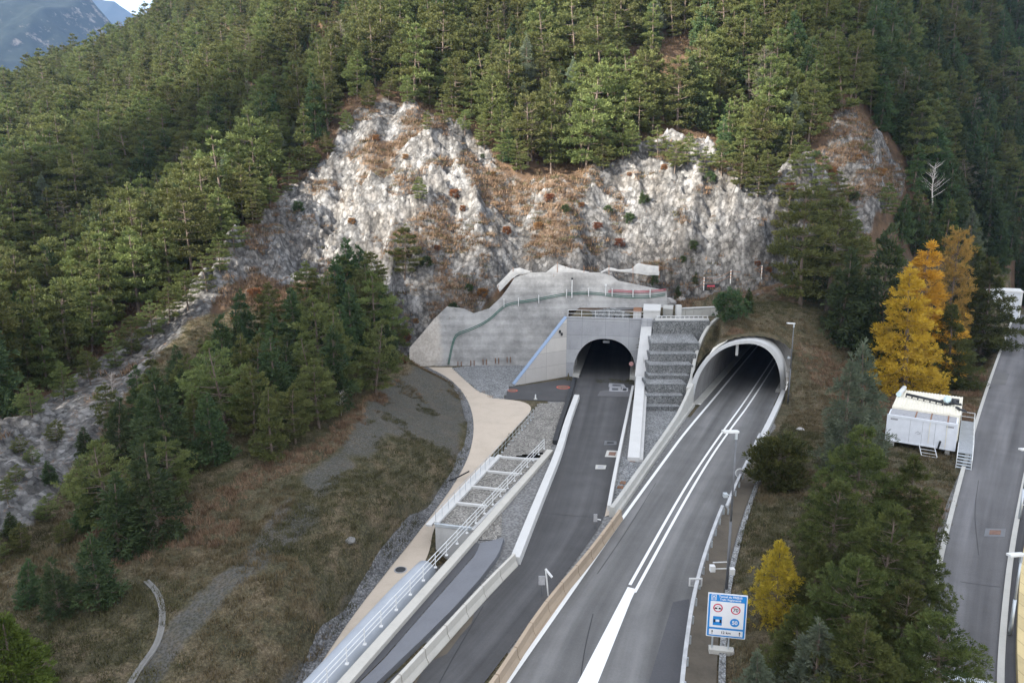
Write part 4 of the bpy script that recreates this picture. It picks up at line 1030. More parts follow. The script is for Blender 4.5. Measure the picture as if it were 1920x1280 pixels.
# ------------------------------------------------------------------ gabion terraces
gab = empty('gabion_wall', (23, 88, 0), label='stepped gabion terraces of grey stone between the two tunnels', cat='gabion wall')
rows = [770, 762.5, 757, 742, 736.5, 720.5, 711, 704.5, 699.7, 684.7, 678, 664, 658.5, 643.5, 624.7, 602.5]
def lerp_tab(y, tab):
    ys = [t_[0] for t_ in tab]; return float(np.interp(y, ys, [t_[1] for t_ in tab]))
XR = [(600, 1333), (640, 1313), (680, 1301), (714, 1290), (765, 1275)]; XLt = [(600, 1225), (711, 1215), (770, 1207)]
Y, z = P(1250, rows[0]).y, 0.0; GABT = []
for i in range(1, len(rows), 2):
    z1 = PY(1250, rows[i], Y).z                         # riser
    Y1 = P(1250, rows[i + 1], z1).y if i + 1 < len(rows) else Y + 2.5
    if i == 13: Y1 = 94.7
    xl = PY(lerp_tab(rows[i], XLt), rows[i], Y).x; xr = PY(lerp_tab(rows[i], XR), rows[i], Y).x
    mb = MB(); mb.box(xl - 23, Y - 88, max(z - 1.6, -.1), xr - 23, Y1 + 1.2 - 88, z1)
    tier = mb.build('tier', 'gabion_stone', gab, bevel=.05)
    zb_ = 6.95 - z1 if i == 13 else .05
    q4 = [(xl + .05 - 23, Y + .06 - 88), (xr - .05 - 23, Y + .06 - 88), (xr - .05 - 23, Y1 + .6 - 88), (xl + .05 - 23, Y1 + .6 - 88)]
    mb = MB(); mb.hexa([(a, b, z1 + .003) for a, b in q4], [(q4[0][0], q4[0][1], z1 + .05), (q4[1][0], q4[1][1], z1 + .05), (q4[2][0], q4[2][1], z1 + max(.05, zb_)), (q4[3][0], q4[3][1], z1 + max(.05, zb_))]); mb.build('top_layer', 'gabion_top', tier)
    nb_ = max(2, int((xr - xl) / 1.9)); mb = MB()
    for k in range(1, nb_): mb.box(xl + (xr - xl) * k / nb_ - .012 - 23, Y - .03 - 88, z + .02, xl + (xr - xl) * k / nb_ + .012 - 23, Y - .004 - 88, z1 - .02)
    mb.box(xl - 23, Y - .03 - 88, z1 - .04, xr - 23, Y - .004 - 88, z1 - .005); mb.build('wire_joint', 'grey_metal', tier)
    GABT.append((Y, Y1, z1, xl, xr)); Y, z = Y1, z1
print('gabion top', Y, z)

# ------------------------------------------------------------------ second tunnel: ring and lining
por2 = frame_empty('tunnel_portal', C2, AX2, label='rounded concrete tunnel mouth with plain light collar set in the brown mound', cat='tunnel portal')
A2 = arch(HW2, CR2, 40); O2 = arch(HW2 + .48, CR2 + .42, 40)
mo = lambda s: KSK * s
mb = MB(); mb.loft([[(s, mo(s) - .25, z) for s, z in O2], [(s, mo(s) - .25, z) for s, z in A2], [(s, mo(s) + 3, z) for s, z in A2], [(s, mo(s) + 3, z) for s, z in O2], [(s, mo(s) - .25, z) for s, z in O2]])
mb.build('collar', 'ring_concrete', por2)
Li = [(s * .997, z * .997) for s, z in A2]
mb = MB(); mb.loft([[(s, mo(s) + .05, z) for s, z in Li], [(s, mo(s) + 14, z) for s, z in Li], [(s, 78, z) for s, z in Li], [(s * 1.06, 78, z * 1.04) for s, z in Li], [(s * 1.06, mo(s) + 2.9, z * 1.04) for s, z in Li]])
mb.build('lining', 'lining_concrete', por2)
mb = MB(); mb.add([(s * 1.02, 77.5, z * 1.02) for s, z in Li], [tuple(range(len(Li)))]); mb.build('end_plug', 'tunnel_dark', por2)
for sg_ in (-1, 1):
    mb = MB(); s0, s1_ = (-HW2 + .02, -HW2 + .8) if sg_ < 0 else (HW2 - .55, HW2 - .02)
    mb.hexa([(s0, mo(s0) + .1, 0), (s1_, mo(s1_) + .1, 0), (s1_, 77, 0), (s0, 77, 0)], [(s0, mo(s0) + .1, .3), (s1_, mo(s1_) + .1, .3), (s1_, 77, .3), (s0, 77, .3)]); mb.build('walkway', 'kerb_concrete', por2)
hs_ = frame_empty('hanging_sign', C2, AX2, label='narrow pale panel hung edge on from the crown of the rounded tunnel mouth', cat='sign')
mb = MB(); mb.box(-.85, 1.0, 5.35, -.55, 1.3, 7.0); mb.build('panel', 'white_metal', hs_, bevel=.02)
mb = MB(); mb.tube([(-.7, 1.15, 6.95), (-.7, 1.15, 7.2)], .05, 6); mb.build('hanger', 'grey_metal', hs_)

# wall swinging from the collar out along the carriageway
pts_ = [P(*c) for c in ((1303,761),(1290,778),(1277,796),(1250,834),(1217,882),(1185,930),(1157,970))]; hts = [2.9, 1.9, 1.15, .85, .8, .8, .8]
dd = np.cumsum([0] + [(b - a).length for a, b in zip(pts_, pts_[1:])]); sp_ = smooth_line(pts_, .8); ds = np.cumsum([0] + [(b - a).length for a, b in zip(sp_, sp_[1:])])
rows_ = []
for i, p in enumerate(sp_):
    d = sp_[min(i + 1, len(sp_) - 1)] - sp_[max(i - 1, 0)]; l_ = Vector((d.y, -d.x, 0)).normalized(); h = float(np.interp(ds[i] * dd[-1] / ds[-1], dd, hts))
    rows_.append([p + Vector((0, 0, -.05)), p + Vector((0, 0, .32)), p + l_ * .18 + Vector((0, 0, .36)), p + l_ * .28 + Vector((0, 0, h)), p + l_ * .62 + Vector((0, 0, h)), p + l_ * .68 + Vector((0, 0, -.05))])
mb = MB(); mb.loft(rows_, True); k = len(rows_[0]); mb.f.append(tuple(range(k))); mb.f.append(tuple(len(mb.v) - k + i for i in range(k))[::-1])
mb.build('parapet_wall', 'kerb_concrete', label='curving light concrete parapet from the rounded tunnel mouth to the brown barriers', cat='wall')
# edge of the mound beside the gabions
pe = smooth_line([P(1346,597,8.75), P(1328,612,7.9), P(1312,642,5.9), P(1301,682,4.0), P(1297,712,2.9), P(1290,730,2.4)], .7)
mb = MB(); mb.sweep(pe, [(-.2, -2.6), (.22, -2.6), (.22, .22), (-.2, .22)]); mb.build('edging_wall', 'kerb_concrete', label='stepped concrete edging between gabion terraces and the brown mound', cat='wall')

NT('tar', .6, .4).col((.018, .018, .02))
for L_, w_ in (([(906,1136),(868,1200),(845,1240),(818,1290)], .05), ([(1112,1150),(1096,1215),(1086,1290)], .045), ([(1230,905),(1172,1000),(1120,1075)], .04), ([(1078,741),(1130,744),(1186,743)], .06), ([(1010,960),(1062,966),(1130,970)], .05), ([(1800,1090),(1852,1098),(1876,1100)], .06), ([(1835,900),(1826,960),(1835,1040)], .04)):
    line(L_, w_, z=.009, mat='tar')
sheet('road', [P(*c) for c in ((957,1058),(905,1112),(826,1199),(762,1270),(700,1340),(720,1340),(775,1290),(800,1243),(838,1225),(862,1192),(884,1168),(890,1145),(925,1108),(950,1075))], 'verge_soil', z=.007, **S)
sheet('road', [P(*c) for c in ((1120,742),(1183,744),(1186,731),(1160,728),(1125,733))], 'side_asphalt', z=.005, **S)
sheet('road', [P(*c) for c in ((1855,720),(1885,722),(1893,700),(1870,696))], 'worn_asphalt', z=.006, **S)

# ------------------------------------------------------------------ retaining wall, nets and pipes
wt = [(768,652),(790,627),(815,597),(838,575),(868,579),(888,588),(917,579),(940,557),(952,541),(965,521),(995,511.5),(1040,511),(1090,511),(1130,511.5),(1150,519),(1160,527),(1200,535),(1250,545.5)]
cols = []
for a, b in zip(wt, wt[1:]):
    for f in (0, .25, .5, .75): cols.append((a[0] + (b[0] - a[0]) * f, a[1] + (b[1] - a[1]) * f))
cols.append(wt[-1]); rows_ = []
NR = 26
for (px, py) in cols:
    T = PW(px, py); col_ = []
    for j in range(NR + 1):
        zb_ = -.3 if T.x < 8.6 else 8.1
        z = zb_ + (T.z - zb_) * j / NR; y = 104.8 + .46 * z
        y += .06 * float(fbm(T.x * .25, z * .25, 3.3, 3, 61)) + .015 * float(vnoise(T.x * 1.3, z * 1.3, 1, 62)) + (.35 if T.x < -12 else 0) * float(fbm(T.x * .6, z * .6, 5.3, 3, 63))
        col_.append(Vector((T.x, y, z)))
    col_ += [col_[-1] + Vector((0, .55, .02)), col_[0] + Vector((0, .9, 0))]; rows_.append(col_)
mb = MB(); mb.loft(rows_, True); k = len(rows_[0]); mb.f.append(tuple(range(k))); mb.f.append(tuple(len(mb.v) - k + i for i in range(k))[::-1])
mb.build('retaining_wall', 'shotcrete', smooth=False, label='large leaning grey sprayed concrete retaining wall below the cliff', cat='wall')
def on_wall(px, py, off=.22):
    p = PW(px, py); return p + Vector((0, -off * .9, off * .42))
GP = [(840,684),(844,662),(849,640),(855,625),(873,620),(895,611),(917,599),(933,584),(947,571),(970,566),(1000,562),(1030,556),(1062,550),(1103,548),(1125,550),(1145,553),(1180,556),(1215,556),(1247,551)]
for k, (dy, lb) in enumerate(((0, 'upper green pipe snaking across the grey retaining wall'), (3.2, 'lower green pipe close under its twin on the grey retaining wall'))):
    mb = MB(); mb.tube(smooth_line([on_wall(a + (k * 2 if b > 622 else 0), b + (dy if b < 626 else 0)) for a, b in GP], .7, 2), .055, 6); mb.build('pipe', 'green_pipe', label=lb, cat='pipe', smooth=True)
RP = [(1140,546),(1160,544.5),(1185,547),(1210,546.5),(1248,543)]
for dy, lb in ((0, 'upper dark red pipe at the right end of the retaining wall'), (2.6, 'lower dark red pipe just beneath its twin on the retaining wall')):
    mb = MB(); mb.tube(smooth_line([on_wall(a, b + dy, .30) for a, b in RP], .7, 2), .055, 6); mb.build('pipe', 'red_pipe', label=lb, cat='pipe', smooth=True)
for px, py in ((945,567),(972,565),(1010,560),(1062,549),(1103,547),(1147,547),(1186,549),(1218,549)):
    p = on_wall(px, py, .1); mb = MB(); mb.box(-.06, -.5, -.75, .06, .1, .55); mb.build('pipe_bracket', 'white_metal', loc=p, bevel=.02, label='short white bracket post carrying the green pipes on the retaining wall', cat='bracket', group='pipe brackets on the retaining wall')
for px, py in ((862,683),(886,680.5),(909,678.5),(932,676),(954,674)):
    p = on_wall(px, py, .15); r = empty('anchor_pair', p, label='pair of rusty anchor rods sticking up at the foot of the retaining wall', cat='anchor rods', group='rusty anchor rods along the wall foot')
    for dx in (-.26, .26):
        mb = MB(); mb.tube([(dx, 0, -.6), (dx, -.1, .42)], .07, 6); mb.build('rod', 'rust', r)
for px, y0, y1, lb in ((1072, 556, 524, 'white post with a small lamp standing before the middle of the retaining wall'), (1135, 552, 536, 'short pale post above the red pipes on the retaining wall')):
    b = on_wall(px, y0, .3); tpt = PY(px, y1, b.y); r = empty('post', b, label=lb, cat='post')
    mb = MB(); mb.tube([(0, 0, -.3), (0, 0, tpt.z - b.z)], .085, 8); mb.build('pole', 'white_metal', r)
    mb = MB(); mb.box(-.16, -.2, tpt.z - b.z, .16, .12, tpt.z - b.z + .28); mb.build('lamp_head', 'dark_metal' if px < 1100 else 'white_metal', r, bevel=.03)
def net(top, bot, label, posts):
    r = empty('netting', PW(*bot[0]), label=label, cat='netting'); o = r.location.copy()
    n = 28; T = resample_n([PW(*c) + Vector((0, .25, 0)) for c in top], n); B = resample_n([PW(*c) + Vector((0, .15, 0)) for c in bot], n); m = 8; rows = []
    for i in range(n):
        rr = []
        for j in range(m + 1):
            p = T[i].lerp(B[i], j / m); p = p + Vector((0, -.28 * float(fbm(p.x * .7, p.z * .7, 1.7, 3, 90)) - .12 * math.sin(j / m * 3.1), .06 * float(vnoise(p.x * 1.1, p.z, 4, 91)))); rr.append(p - o)
        rows.append(rr)
    mb = MB(); mb.loft(rows); mb.loft([[p + Vector((0, .03, 0)) for p in q][::-1] for q in rows]); mb.build('fabric', 'net_fabric', r, smooth=True)
    for (px, ya, yb) in posts:
        a = PW(px, yb); mb = MB(); c = PW(px, ya); mb.tube([a - o + Vector((0, .1, -.3)), c - o + Vector((0, .1, .15))], .045, 6); mb.build('post', 'rust', r)
net([(931,535),(962,504),(975,502),(994,509)], [(937,547),(960,522),(975,514),(994,512)], 'pale debris net draped down the left end of the retaining wall top', [(962, 503, 521), (934, 536, 546)])
net([(1025,510),(1045,494),(1070,503),(1105,509)], [(1025,512),(1045,511.5),(1070,511.5),(1105,511.5)], 'low pale net peaked in the middle behind the retaining wall top', [(1045, 493, 511), (1095, 500, 511)])
net([(1127,510),(1142,501),(1160,506),(1184,505),(1196,493),(1212,497),(1237,499)], [(1127,512.5),(1142,507),(1160,510),(1184,512),(1196,513),(1215,516),(1236,516)], 'sagging pale net on posts at the right end above the wall', [(1142, 499, 512), (1187, 501, 522), (1236, 497, 520)])

# ------------------------------------------------------------------ things on the terrace
def box_thing(name, c4, z0, h, mat, label, cat, cap=None, capmat=None, bevel=.03):
    q = [P(px, py, z0) for px, py in c4]; ctr = sum(q, Vector()) / 4; r = empty(name, ctr, label=label, cat=cat); k = [p - ctr for p in q]
    mb = MB(); mb.hexa([p + Vector((0, 0, -.3)) for p in k], [p + Vector((0, 0, h)) for p in k]); mb.build('body', mat, r, bevel=bevel)
    if cap:
        mb = MB(); mb.hexa([p * 1.04 + Vector((0, 0, h + .002)) for p in k], [p * 1.04 + Vector((0, 0, h + cap)) for p in k]); mb.build('cover_slab', capmat or mat, r, bevel=bevel)
    return r
box_thing('valve_chamber', [(1187,598.5),(1202,599),(1203,590),(1188,590)], 8.55, 1.05, 'wall_concrete', 'grey half of the concrete chamber pair on the terrace with open top', 'concrete chamber', .06, 'rust')
box_thing('valve_chamber', [(1206,600),(1237,600.5),(1238,589),(1207,588)], 8.55, 1.25, 'wall_concrete', 'largest concrete chamber on the terrace with white cover slab', 'concrete chamber', .22, 'white_concrete')
box_thing('valve_chamber', [(1243,590),(1261,591),(1262,583),(1244,583)], 8.6, .85, 'kerb_concrete', 'low beige concrete chamber right of the white topped one', 'concrete chamber', .08, 'kerb_concrete')
lw = empty('block_wall', P(1268, 597, 8.6), label='low panelled concrete block wall along the terrace road', cat='wall'); o = lw.location
a, b = P(1268, 593, 8.6) - o, P(1345, 590, 8.6) - o
for i in range(5):
    mb = MB(); p, q = a.lerp(b, i / 5), a.lerp(b, (i + 1) / 5 - .006); mb.beam(p + Vector((0, 0, .5)), q + Vector((0, 0, .5 + .0)), .5, 1.25); mb.build('block', 'kerb_concrete', lw, bevel=.03)
mb = MB(); mb.box(a.x - .1, a.y - .4, -.2, a.x + .65, a.y + .4, 1.65); mb.build('end_block', 'white_concrete', lw, bevel=.03)
mb = MB(); mb.beam(a + Vector((.7, 0, 1.18)), b + Vector((0, 0, 1.18)), .62, .10); mb.build('coping', 'white_concrete', lw)
# white coping and low rail over the gabions
yt, zt_, xl_, xr_ = GABT[-1][0], GABT[-1][2], GABT[-1][3], GABT[-1][4]
cb = empty('coping_beam', (xl_ + 3, yt + .6, zt_), label='white coping beam with short stub posts on top of the gabion terraces', cat='coping')
mb = MB(); mb.box(-2.6, 0, .05, xr_ - xl_ - 3, .38, .32); mb.build('beam', 'white_concrete', cb, bevel=.03)
for i in range(12):
    x = -2.3 + (xr_ - xl_ - .9) * i / 11; mb = MB(); mb.box(x - .06, .1, .325, x + .06, .26, .55); mb.build('stub_post', 'white_concrete', cb)
mb = MB(); mb.tube([(-2.4, .18, .62), (xr_ - xl_ - 3.1, .18, .62)], .05, 6); mb.build('rail', 'white_metal', cb)
# rubble heap
def heap(c, rx, ry, h, n, mat, label, seed):
    rg = random.Random(seed); mb = MB()
    for i in range(n):
        a, q = rg.uniform(0, 6.28), math.sqrt(rg.random()); x, y = math.cos(a) * q * rx, math.sin(a) * q * ry; z = h * (1 - q ** 1.5) * rg.uniform(.6, 1.0); s = rg.uniform(.12, .34)
        vs = []
        for dx, dy, dz in ((-1, -1, -1), (1, -1, -1), (1, 1, -1), (-1, 1, -1), (-1, -1, 1), (1, -1, 1), (1, 1, 1), (-1, 1, 1)):
            vs.append((x + dx * s * rg.uniform(.5, 1.1), y + dy * s * rg.uniform(.5, 1.1), z + dz * s * rg.uniform(.4, .9)))
        mb.add(vs, [(3, 2, 1, 0), (4, 5, 6, 7), (0, 1, 5, 4), (1, 2, 6, 5), (2, 3, 7, 6), (3, 0, 4, 7)])
    return mb.build('rubble_heap', mat, loc=c, label=label, cat='rubble heap', kind='stuff')
heap(P(1146, 592, 8.55), 2.6, 1.7, 1.1, 260, 'gabion_top', 'pale heap of broken rubble on the terrace above the portal', 3)
# rope fence on white posts above the terrace road
rp = []
for i, (px, py) in enumerate(((1319, 548), (1369, 538), (1427, 528))):
    b = ground_at(px, py); r = empty('rope_post', b - Vector((0, 0, .1)), label=('leftmost', 'middle', 'rightmost')[i] + ' white banded post of the rope fence above the terrace road', cat='post')
    mb = MB(); mb.tube([(0, 0, -.3), (0, 0, 2.0)], .09, 8); mb.build('pole', 'white_metal', r)
    for z in (.6, 1.1, 1.6): 
        mb = MB(); mb.tube([(0, 0, z), (0, 0, z + .16)], .10, 8); mb.build('band', 'orange_pipe', r)
    rp.append(b)
e0 = ground_at(1287, 551); 
for i, (a, b) in enumerate(zip([e0] + rp[:-1], rp)):
    r = empty('rope', a, label=('rope sagging from the boulders to the leftmost white post', 'rope sagging past the dark box between two white posts', 'rope sagging between the middle and rightmost white posts')[i], cat='rope')
    for z in (1.0, 1.75):
        mb = MB(); mb.tube([(b - a) * f + Vector((0, 0, z * (1 if (i or f > .0) else .3) - .5 * math.sin(math.pi * f))) for f in np.linspace(0, 1, 9)], .035, 5); mb.build('strand', 'rust', r)
b = ground_at(1334, 546); r = empty('notice_box', b, label='dark box with faded red notice behind the rope fence', cat='box')
mb = MB(); mb.box(-1.2, 0, 0, 1.2, .35, 1.05); mb.build('body', 'dark_metal', r, bevel=.04)
mb = MB(); mb.box(-.75, -.03, .6, .5, -.004, .88); mb.build('notice', 'red_pipe', r)
def boulder(p, s, label, seed, mat='rock_stone', group=None, flat=.7, cat='boulder'):
    rg = np.random.default_rng(seed); import bmesh
    bm = bmesh.new(); bmesh.ops.create_icosphere(bm, subdivisions=3, radius=1)
    for v in bm.verts:
        c = v.co; d = 1 + .35 * float(fbm(c.x * 1.1 + seed, c.y * 1.1, c.z * 1.1, 4, seed)); v.co = Vector((c.x * d * s, c.y * d * s * .8, c.z * d * s * flat))
    me = bpy.data.meshes.new('boulder'); bm.to_mesh(me); bm.free()
    return link('boulder', me, mat, None, p, label=label, cat=cat, group=group)
t = NT('rock_stone', .95); t.col(t.ramp(t.tex('Noise', 2.5, 'Pos', 6, .7), [(.3, (.20, .19, .18)), (.7, (.48, .46, .44))])); t.bump(t.tex('Noise', 5, 'Pos', 5), .5, .1)
boulder(P(1254, 567, 9.0), 1.1, 'pale flat boulder at the right end of the retaining wall', 4)
boulder(P(1276, 562, 9.0), .8, 'small squarish boulder beside the rope fence', 5)

# ------------------------------------------------------------------ basin beside the road, kerb with railing, metal duct
bz = .14
bas = empty('gravel_basin', P(870, 930, 0), label='long concrete basin filled with gravel and crossed by four pale beams', cat='basin'); o = bas.location
q = lambda px, py, z=bz: P(px, py, z) - o
corn = [q(816, 984), q(888, 992), q(1014, 857), q(937, 855)]
mb = MB(); mb.hexa([Vector((p.x, p.y, -2.6)) for p in corn], [Vector((p.x, p.y, bz - .06)) for p in corn]); mb.build('tank_wall', 'wall_concrete', bas, bevel=.02)
gl = [q(821, 979.5), q(885, 987), q(1008, 862), q(940, 858)]
mb = MB(); n = 34; L_, R_ = resample_n([gl[0], gl[3]], n), resample_n([gl[1], gl[2]], n)
mb.loft([[L_[i].lerp(R_[i], j / 14) + Vector((0, 0, -.055 + .05 + .07 * float(fbm(L_[i].lerp(R_[i], j / 14).x * 1.5, L_[i].y * 1.5, 0, 3, 5)))) for j in range(15)] for i in range(n)]); mb.build('gravel_fill', 'warm_gravel', bas, smooth=True)
mb = MB(); mb.beam(q(818, 982) + Vector((0, 0, .06)), q(937, 855) + Vector((0, 0, .06)), .42, .26); mb.build('rim', 'white_concrete', bas, bevel=.02)
mb = MB(); mb.beam(q(812, 982) + Vector((-.35, 0, -.12)), q(930, 855) + Vector((-.35, 0, -.12)), .5, .16); mb.build('ledge', 'white_concrete', bas, bevel=.02)
mb = MB(); mb.beam(q(816, 984) + Vector((0, 0, .05)), q(884, 992) + Vector((0, 0, .05)), .2, .24); mb.build('front_rim', 'galvanised', bas, bevel=.02)
for a, b in (((857, 945), (913, 951)), ((883, 914), (949, 921)), ((910, 885), (975, 891)), ((934, 858), (996, 863))):
    mb = MB(); mb.beam(q(*a) + Vector((0, 0, .08)), q(*b) + Vector((0, 0, .08)), .24, .24); mb.build('cross_beam', 'white_concrete', bas, bevel=.02)
def railing(path, h, rails, every, name, label, matp='white_metal', r_=.03, rr=.03, parts_max=90):
    path = [Vector(p) for p in path]; r = empty(name, path[0], label=label, cat='railing'); o = path[0]
    for z in rails:
        mb = MB(); mb.tube([p - o + Vector((0, 0, z)) for p in path], rr, 6); mb.build('rail', matp, r)
    pp = resample(path, every)
    for p in pp[:parts_max]:
        mb = MB(); mb.tube([p - o + Vector((0, 0, -.02)), p - o + Vector((0, 0, h))], r_, 6); mb.box(p.x - o.x - .1, p.y - o.y - .1, -.02 + p.z - o.z, p.x - o.x + .1, p.y - o.y + .1, p.z - o.z + .025); mb.build('post', matp, r)
    return r
railing([P(817, 981, .28), P(870, 924, .28), P(936, 853, .28), P(1000, 782, .05)], 1.0, (1.0, .55), 1.3, 'railing', 'thin galvanised railing along the outer rim of the gravel basin', 'galvanised', .02, .018)
KERB = [P(*c) for c in ((1026,847),(950,932),(872,1020),(760,1145),(641,1278),(585,1342))]
kp = smooth_line(KERB, 1.0)
mb = MB(); mb.sweep(kp, [(-.62, -2.6), (0, -2.6), (0, .30), (-.62, .30)]); 
kb = mb.build('kerb_wall', 'barrier_concrete', label='long straight whitish kerb wall carrying the white railing beside the duct', cat='kerb wall', bevel=.02)
kc = [p + Vector((-.30, .16, .30)) for p in kp]
railing(kc, 1.0, (1.0, .68, .36), 1.75, 'railing', 'long white three bar railing on the kerb wall above the duct')
# duct: rounded sheet metal hood between the kerb wall and the lane
dp = smooth_line([P(806,1056,-.3), P(760,1108,-.3), P(641,1240,-.3), P(575,1315,-.3), P(545,1350,-.3)], 1.0)
prof = []
for i in range(13):
    a = math.pi * (1 - i / 12); prof.append((1.25 * math.cos(a), -1.75 + 2.0 * max(0, math.sin(a)) ** .8))
rows_ = []
for i, p in enumerate(dp):
    d = dp[min(i + 1, len(dp) - 1)] - dp[max(i - 1, 0)]; d.z = 0; d.normalize(); n = Vector((-d.y, d.x, 0)) * -1; sc_ = min(1, .72 + .28 * i / 3)
    rows_.append([p + n * (a * sc_ * -1 + .35) + Vector((0, 0, b * (sc_ if b > -1 else 1))) for a, b in prof])
mb = MB(); mb.loft(rows_); mb.f.append(tuple(range(13)))
mb.build('duct', 'duct_metal', smooth=True, label='long rounded pale blue metal duct running beside the white railing', cat='duct')
mb = MB(); A_, B_ = LZ(826, 908), LZ(880, 897); mb.tube([A_ + Vector((0, 0, .12)), (A_ + B_) / 2 + Vector((0, 0, .3)), B_ + Vector((0, 0, .75))], .07, 7); mb.build('pipe', 'black_rubber', label='thin black pipe lying across the sandy lane', cat='pipe')

# ------------------------------------------------------------------ barriers
LJ = smooth_line([P(*c) for c in ((957,1057),(904,1110),(825,1197),(760,1268),(690,1345))], .5)
lowall = [P(*c) for c in ((1076,747),(1056,800),(1041,853),(1010,925),(985,985),(956,1056))]
mb = MB(); mb.sweep(smooth_line(lowall, .8), [(-.75, -.1), (0, -.1), (-.05, .55), (-.70, .55)]); mb.build('low_wall', 'white_concrete', bevel=.02, label='smooth low white concrete wall along the left edge of the fresh asphalt', cat='wall')
mb = MB(); mb.sweep(smooth_line([P(1074,712), P(1066,742), P(1048,792), P(1036,832)], .8), [(-.5, -.1), (0, -.1), (0, .42), (-.5, .42)]); mb.build('gutter_rail', 'dark_metal', label='black rail beside the white low wall near the portal', cat='rail')
prof_j = [(-.30, 0), (.30, 0), (.30, .08), (.14, .38), (.10, .86), (-.10, .86), (-.14, .38), (-.30, .08)]
def barrier_mesh(L, prof):
    mb = MB(); mb.sweep([(0, 0, 0), (0, L / 2, 0), (0, L, 0)], prof); return mb
def barriers(path, L, mat, prof, label_fn, group, shift=0.0, gap=.05, cat='barrier'):
    first = None; pts_ = resample(path, L); out = []
    for i, (a, b) in enumerate(zip(pts_, pts_[1:])):
        d = b - a; d.z = 0; ln = d.length; ang = math.atan2(d.y, d.x) - math.pi / 2; n = Vector((d.y, -d.x, 0)).normalized()
        loc = a + n * shift
        if first is None:
            first = o = barrier_mesh(ln - gap, prof).build('jersey_barrier', mat, bevel=.025)
        else: o = first.copy(); COL.objects.link(o)
        o.location = (loc.x, loc.y, 0.0); o.rotation_euler = (0, 0, ang)
        tag(o, label_fn(i, len(pts_) - 1), cat, group); out.append(o)
    return out
ordn = ['first', 'second', 'third', 'fourth', 'fifth', 'sixth', 'seventh', 'eighth', 'ninth', 'tenth', 'eleventh', 'twelfth', 'thirteenth', 'fourteenth', 'fifteenth', 'sixteenth', 'seventeenth', 'eighteenth', 'nineteenth', 'twentieth', 'twenty-first', 'twenty-second']
barriers(LJ, 2.15, 'barrier_concrete', prof_j, lambda i, n: 'whitish concrete barrier block, %s along the row below the smooth white wall' % ordn[i], 'whitish barrier blocks beside the fresh asphalt', -.30)
MJ = smooth_line([P(*c) for c in ((1156,971),(1095,1054),(1036,1121),(990,1182),(941,1262),(880,1345))], .5)
prof_m = [(-.28, 0), (.28, 0), (.26, .1), (.14, .34), (.11, .80), (-.11, .80), (-.14, .34), (-.26, .1)]
bs = barriers(MJ, 2.35, 'brown_concrete', prof_m, lambda i, n: 'brown stained barrier block, %s of the row counted from the light parapet' % ordn[i], 'brown barrier blocks between the two carriageways', -.28)
# concrete kerb on the right of the fresh asphalt near the portal
mb = MB(); mb.sweep(smooth_line([P(1188,729), P(1176,790), P(1163,853), P(1153,905), P(1144,958)], .8), [(-.05, -.05), (.25, -.05), (.25, .5), (-.05, .5)]); mb.build('kerb', 'white_concrete', label='white raised kerb between fresh asphalt and the gravel wedge', cat='kerb')
strip('road', [P(1184,735), P(1157,853), P(1134,968)], [P(1188,735), P(1163,853), P(1143,965)], 'sand', z=.008, **S)
strip('road_marking', [P(1156,975), P(1098,1056), P(1041,1122), P(996,1186), P(944,1266), P(905,1330)], [P(1161,979), P(1104,1062), P(1050,1133), P(1008,1196), P(955,1276), P(918,1335)], 'brown_concrete', z=.006, **S)
# guard rail and kerb on the right of the worn road
GRl = [P(*c) for c in ((1462,737),(1440,785),(1413,836),(1400,866),(1368,930),(1330,1028),(1301,1130),(1284,1253),(1276,1345))]
def guard(pts, label):
    p_ = smooth_line(pts, 1.0); r = empty('guard_rail', p_[0], label=label, cat='guard rail'); o = p_[0]
    mb = MB(); mb.sweep([p - o for p in p_], [(.0, .48), (.03, .48), (.16, .74), (.16, .78), (-.06, .78), (-.06, .48)]); mb.build('rail', 'rail_metal', r)
    for p in resample(p_, 2.0)[:60]:
        mb = MB(); mb.box(p.x - o.x + .02, p.y - o.y - .05, -.1, p.x - o.x + .14, p.y - o.y + .05, .5); mb.build('post', 'galvanised', r)
    return r
GS = smooth_line(GRl, 1.0)
guard([p for p in GS if p.y < 52.5], 'nearer length of white guard rail along the worn road')
guard([p + Vector((.35, 0, 0)) for p in GS if 51.5 < p.y < 70], 'further length of white guard rail, overlapping past the round mirror')
mb = MB(); mb.sweep([p + Vector((.55, 0, 0)) for p in GS if p.y > 67.5], [(-.25, -.1), (.3, -.1), (.3, .45), (-.25, .45)]); mb.build('kerb_wall', 'ring_concrete', label='low grey kerb wall leading to the right foot of the rounded tunnel', cat='kerb wall')
mb = MB(); mb.sweep([p + Vector((2.0, .2, 0)) for p in GS if 30 < p.y < 64], [(-.2, -.1), (.15, -.1), (.15, .14), (-.2, .14)]); mb.build('drain_kerb', 'gabion_top', label='concrete drain edging in the verge behind the guard rail', cat='kerb')
strip('gravel', [p + Vector((.0, 0, 0)) for p in GS if p.y < 66], [p + Vector((1.75, 0.2, 0)) for p in GS if p.y < 66], 'verge_soil', z=.01, **S)
for i, (px, py, lb) in enumerate(((1303, 1090, 'white framed mirror plate on the guard rail close to the sign board'), (1386, 886, 'round mirror on the guard rail beside the dark shrub'))):
    b = P(px, py + 16); r = empty('mirror', b, label=lb, cat='mirror'); h = PY(px, py, b.y).z
    mb = MB(); mb.tube([(0, 0, 0), (0, 0, h)], .04, 6); mb.build('pole', 'grey_metal', r)
    mb = MB()
    if i: mb.tube([(0, -.05, h), (0, .02, h)], .42, 20)
    else: mb.box(-.42, -.06, h - .28, .42, .0, h + .28)
    mb.build('frame', 'white_metal', r)
    mb = MB()
    if i: mb.tube([(0, -.075, h), (0, -.055, h)], .34, 20)
    else: mb.box(-.33, -.08, h - .2, .33, -.062, h + .2)
    mb.build('glass', 'grey_lid', r)

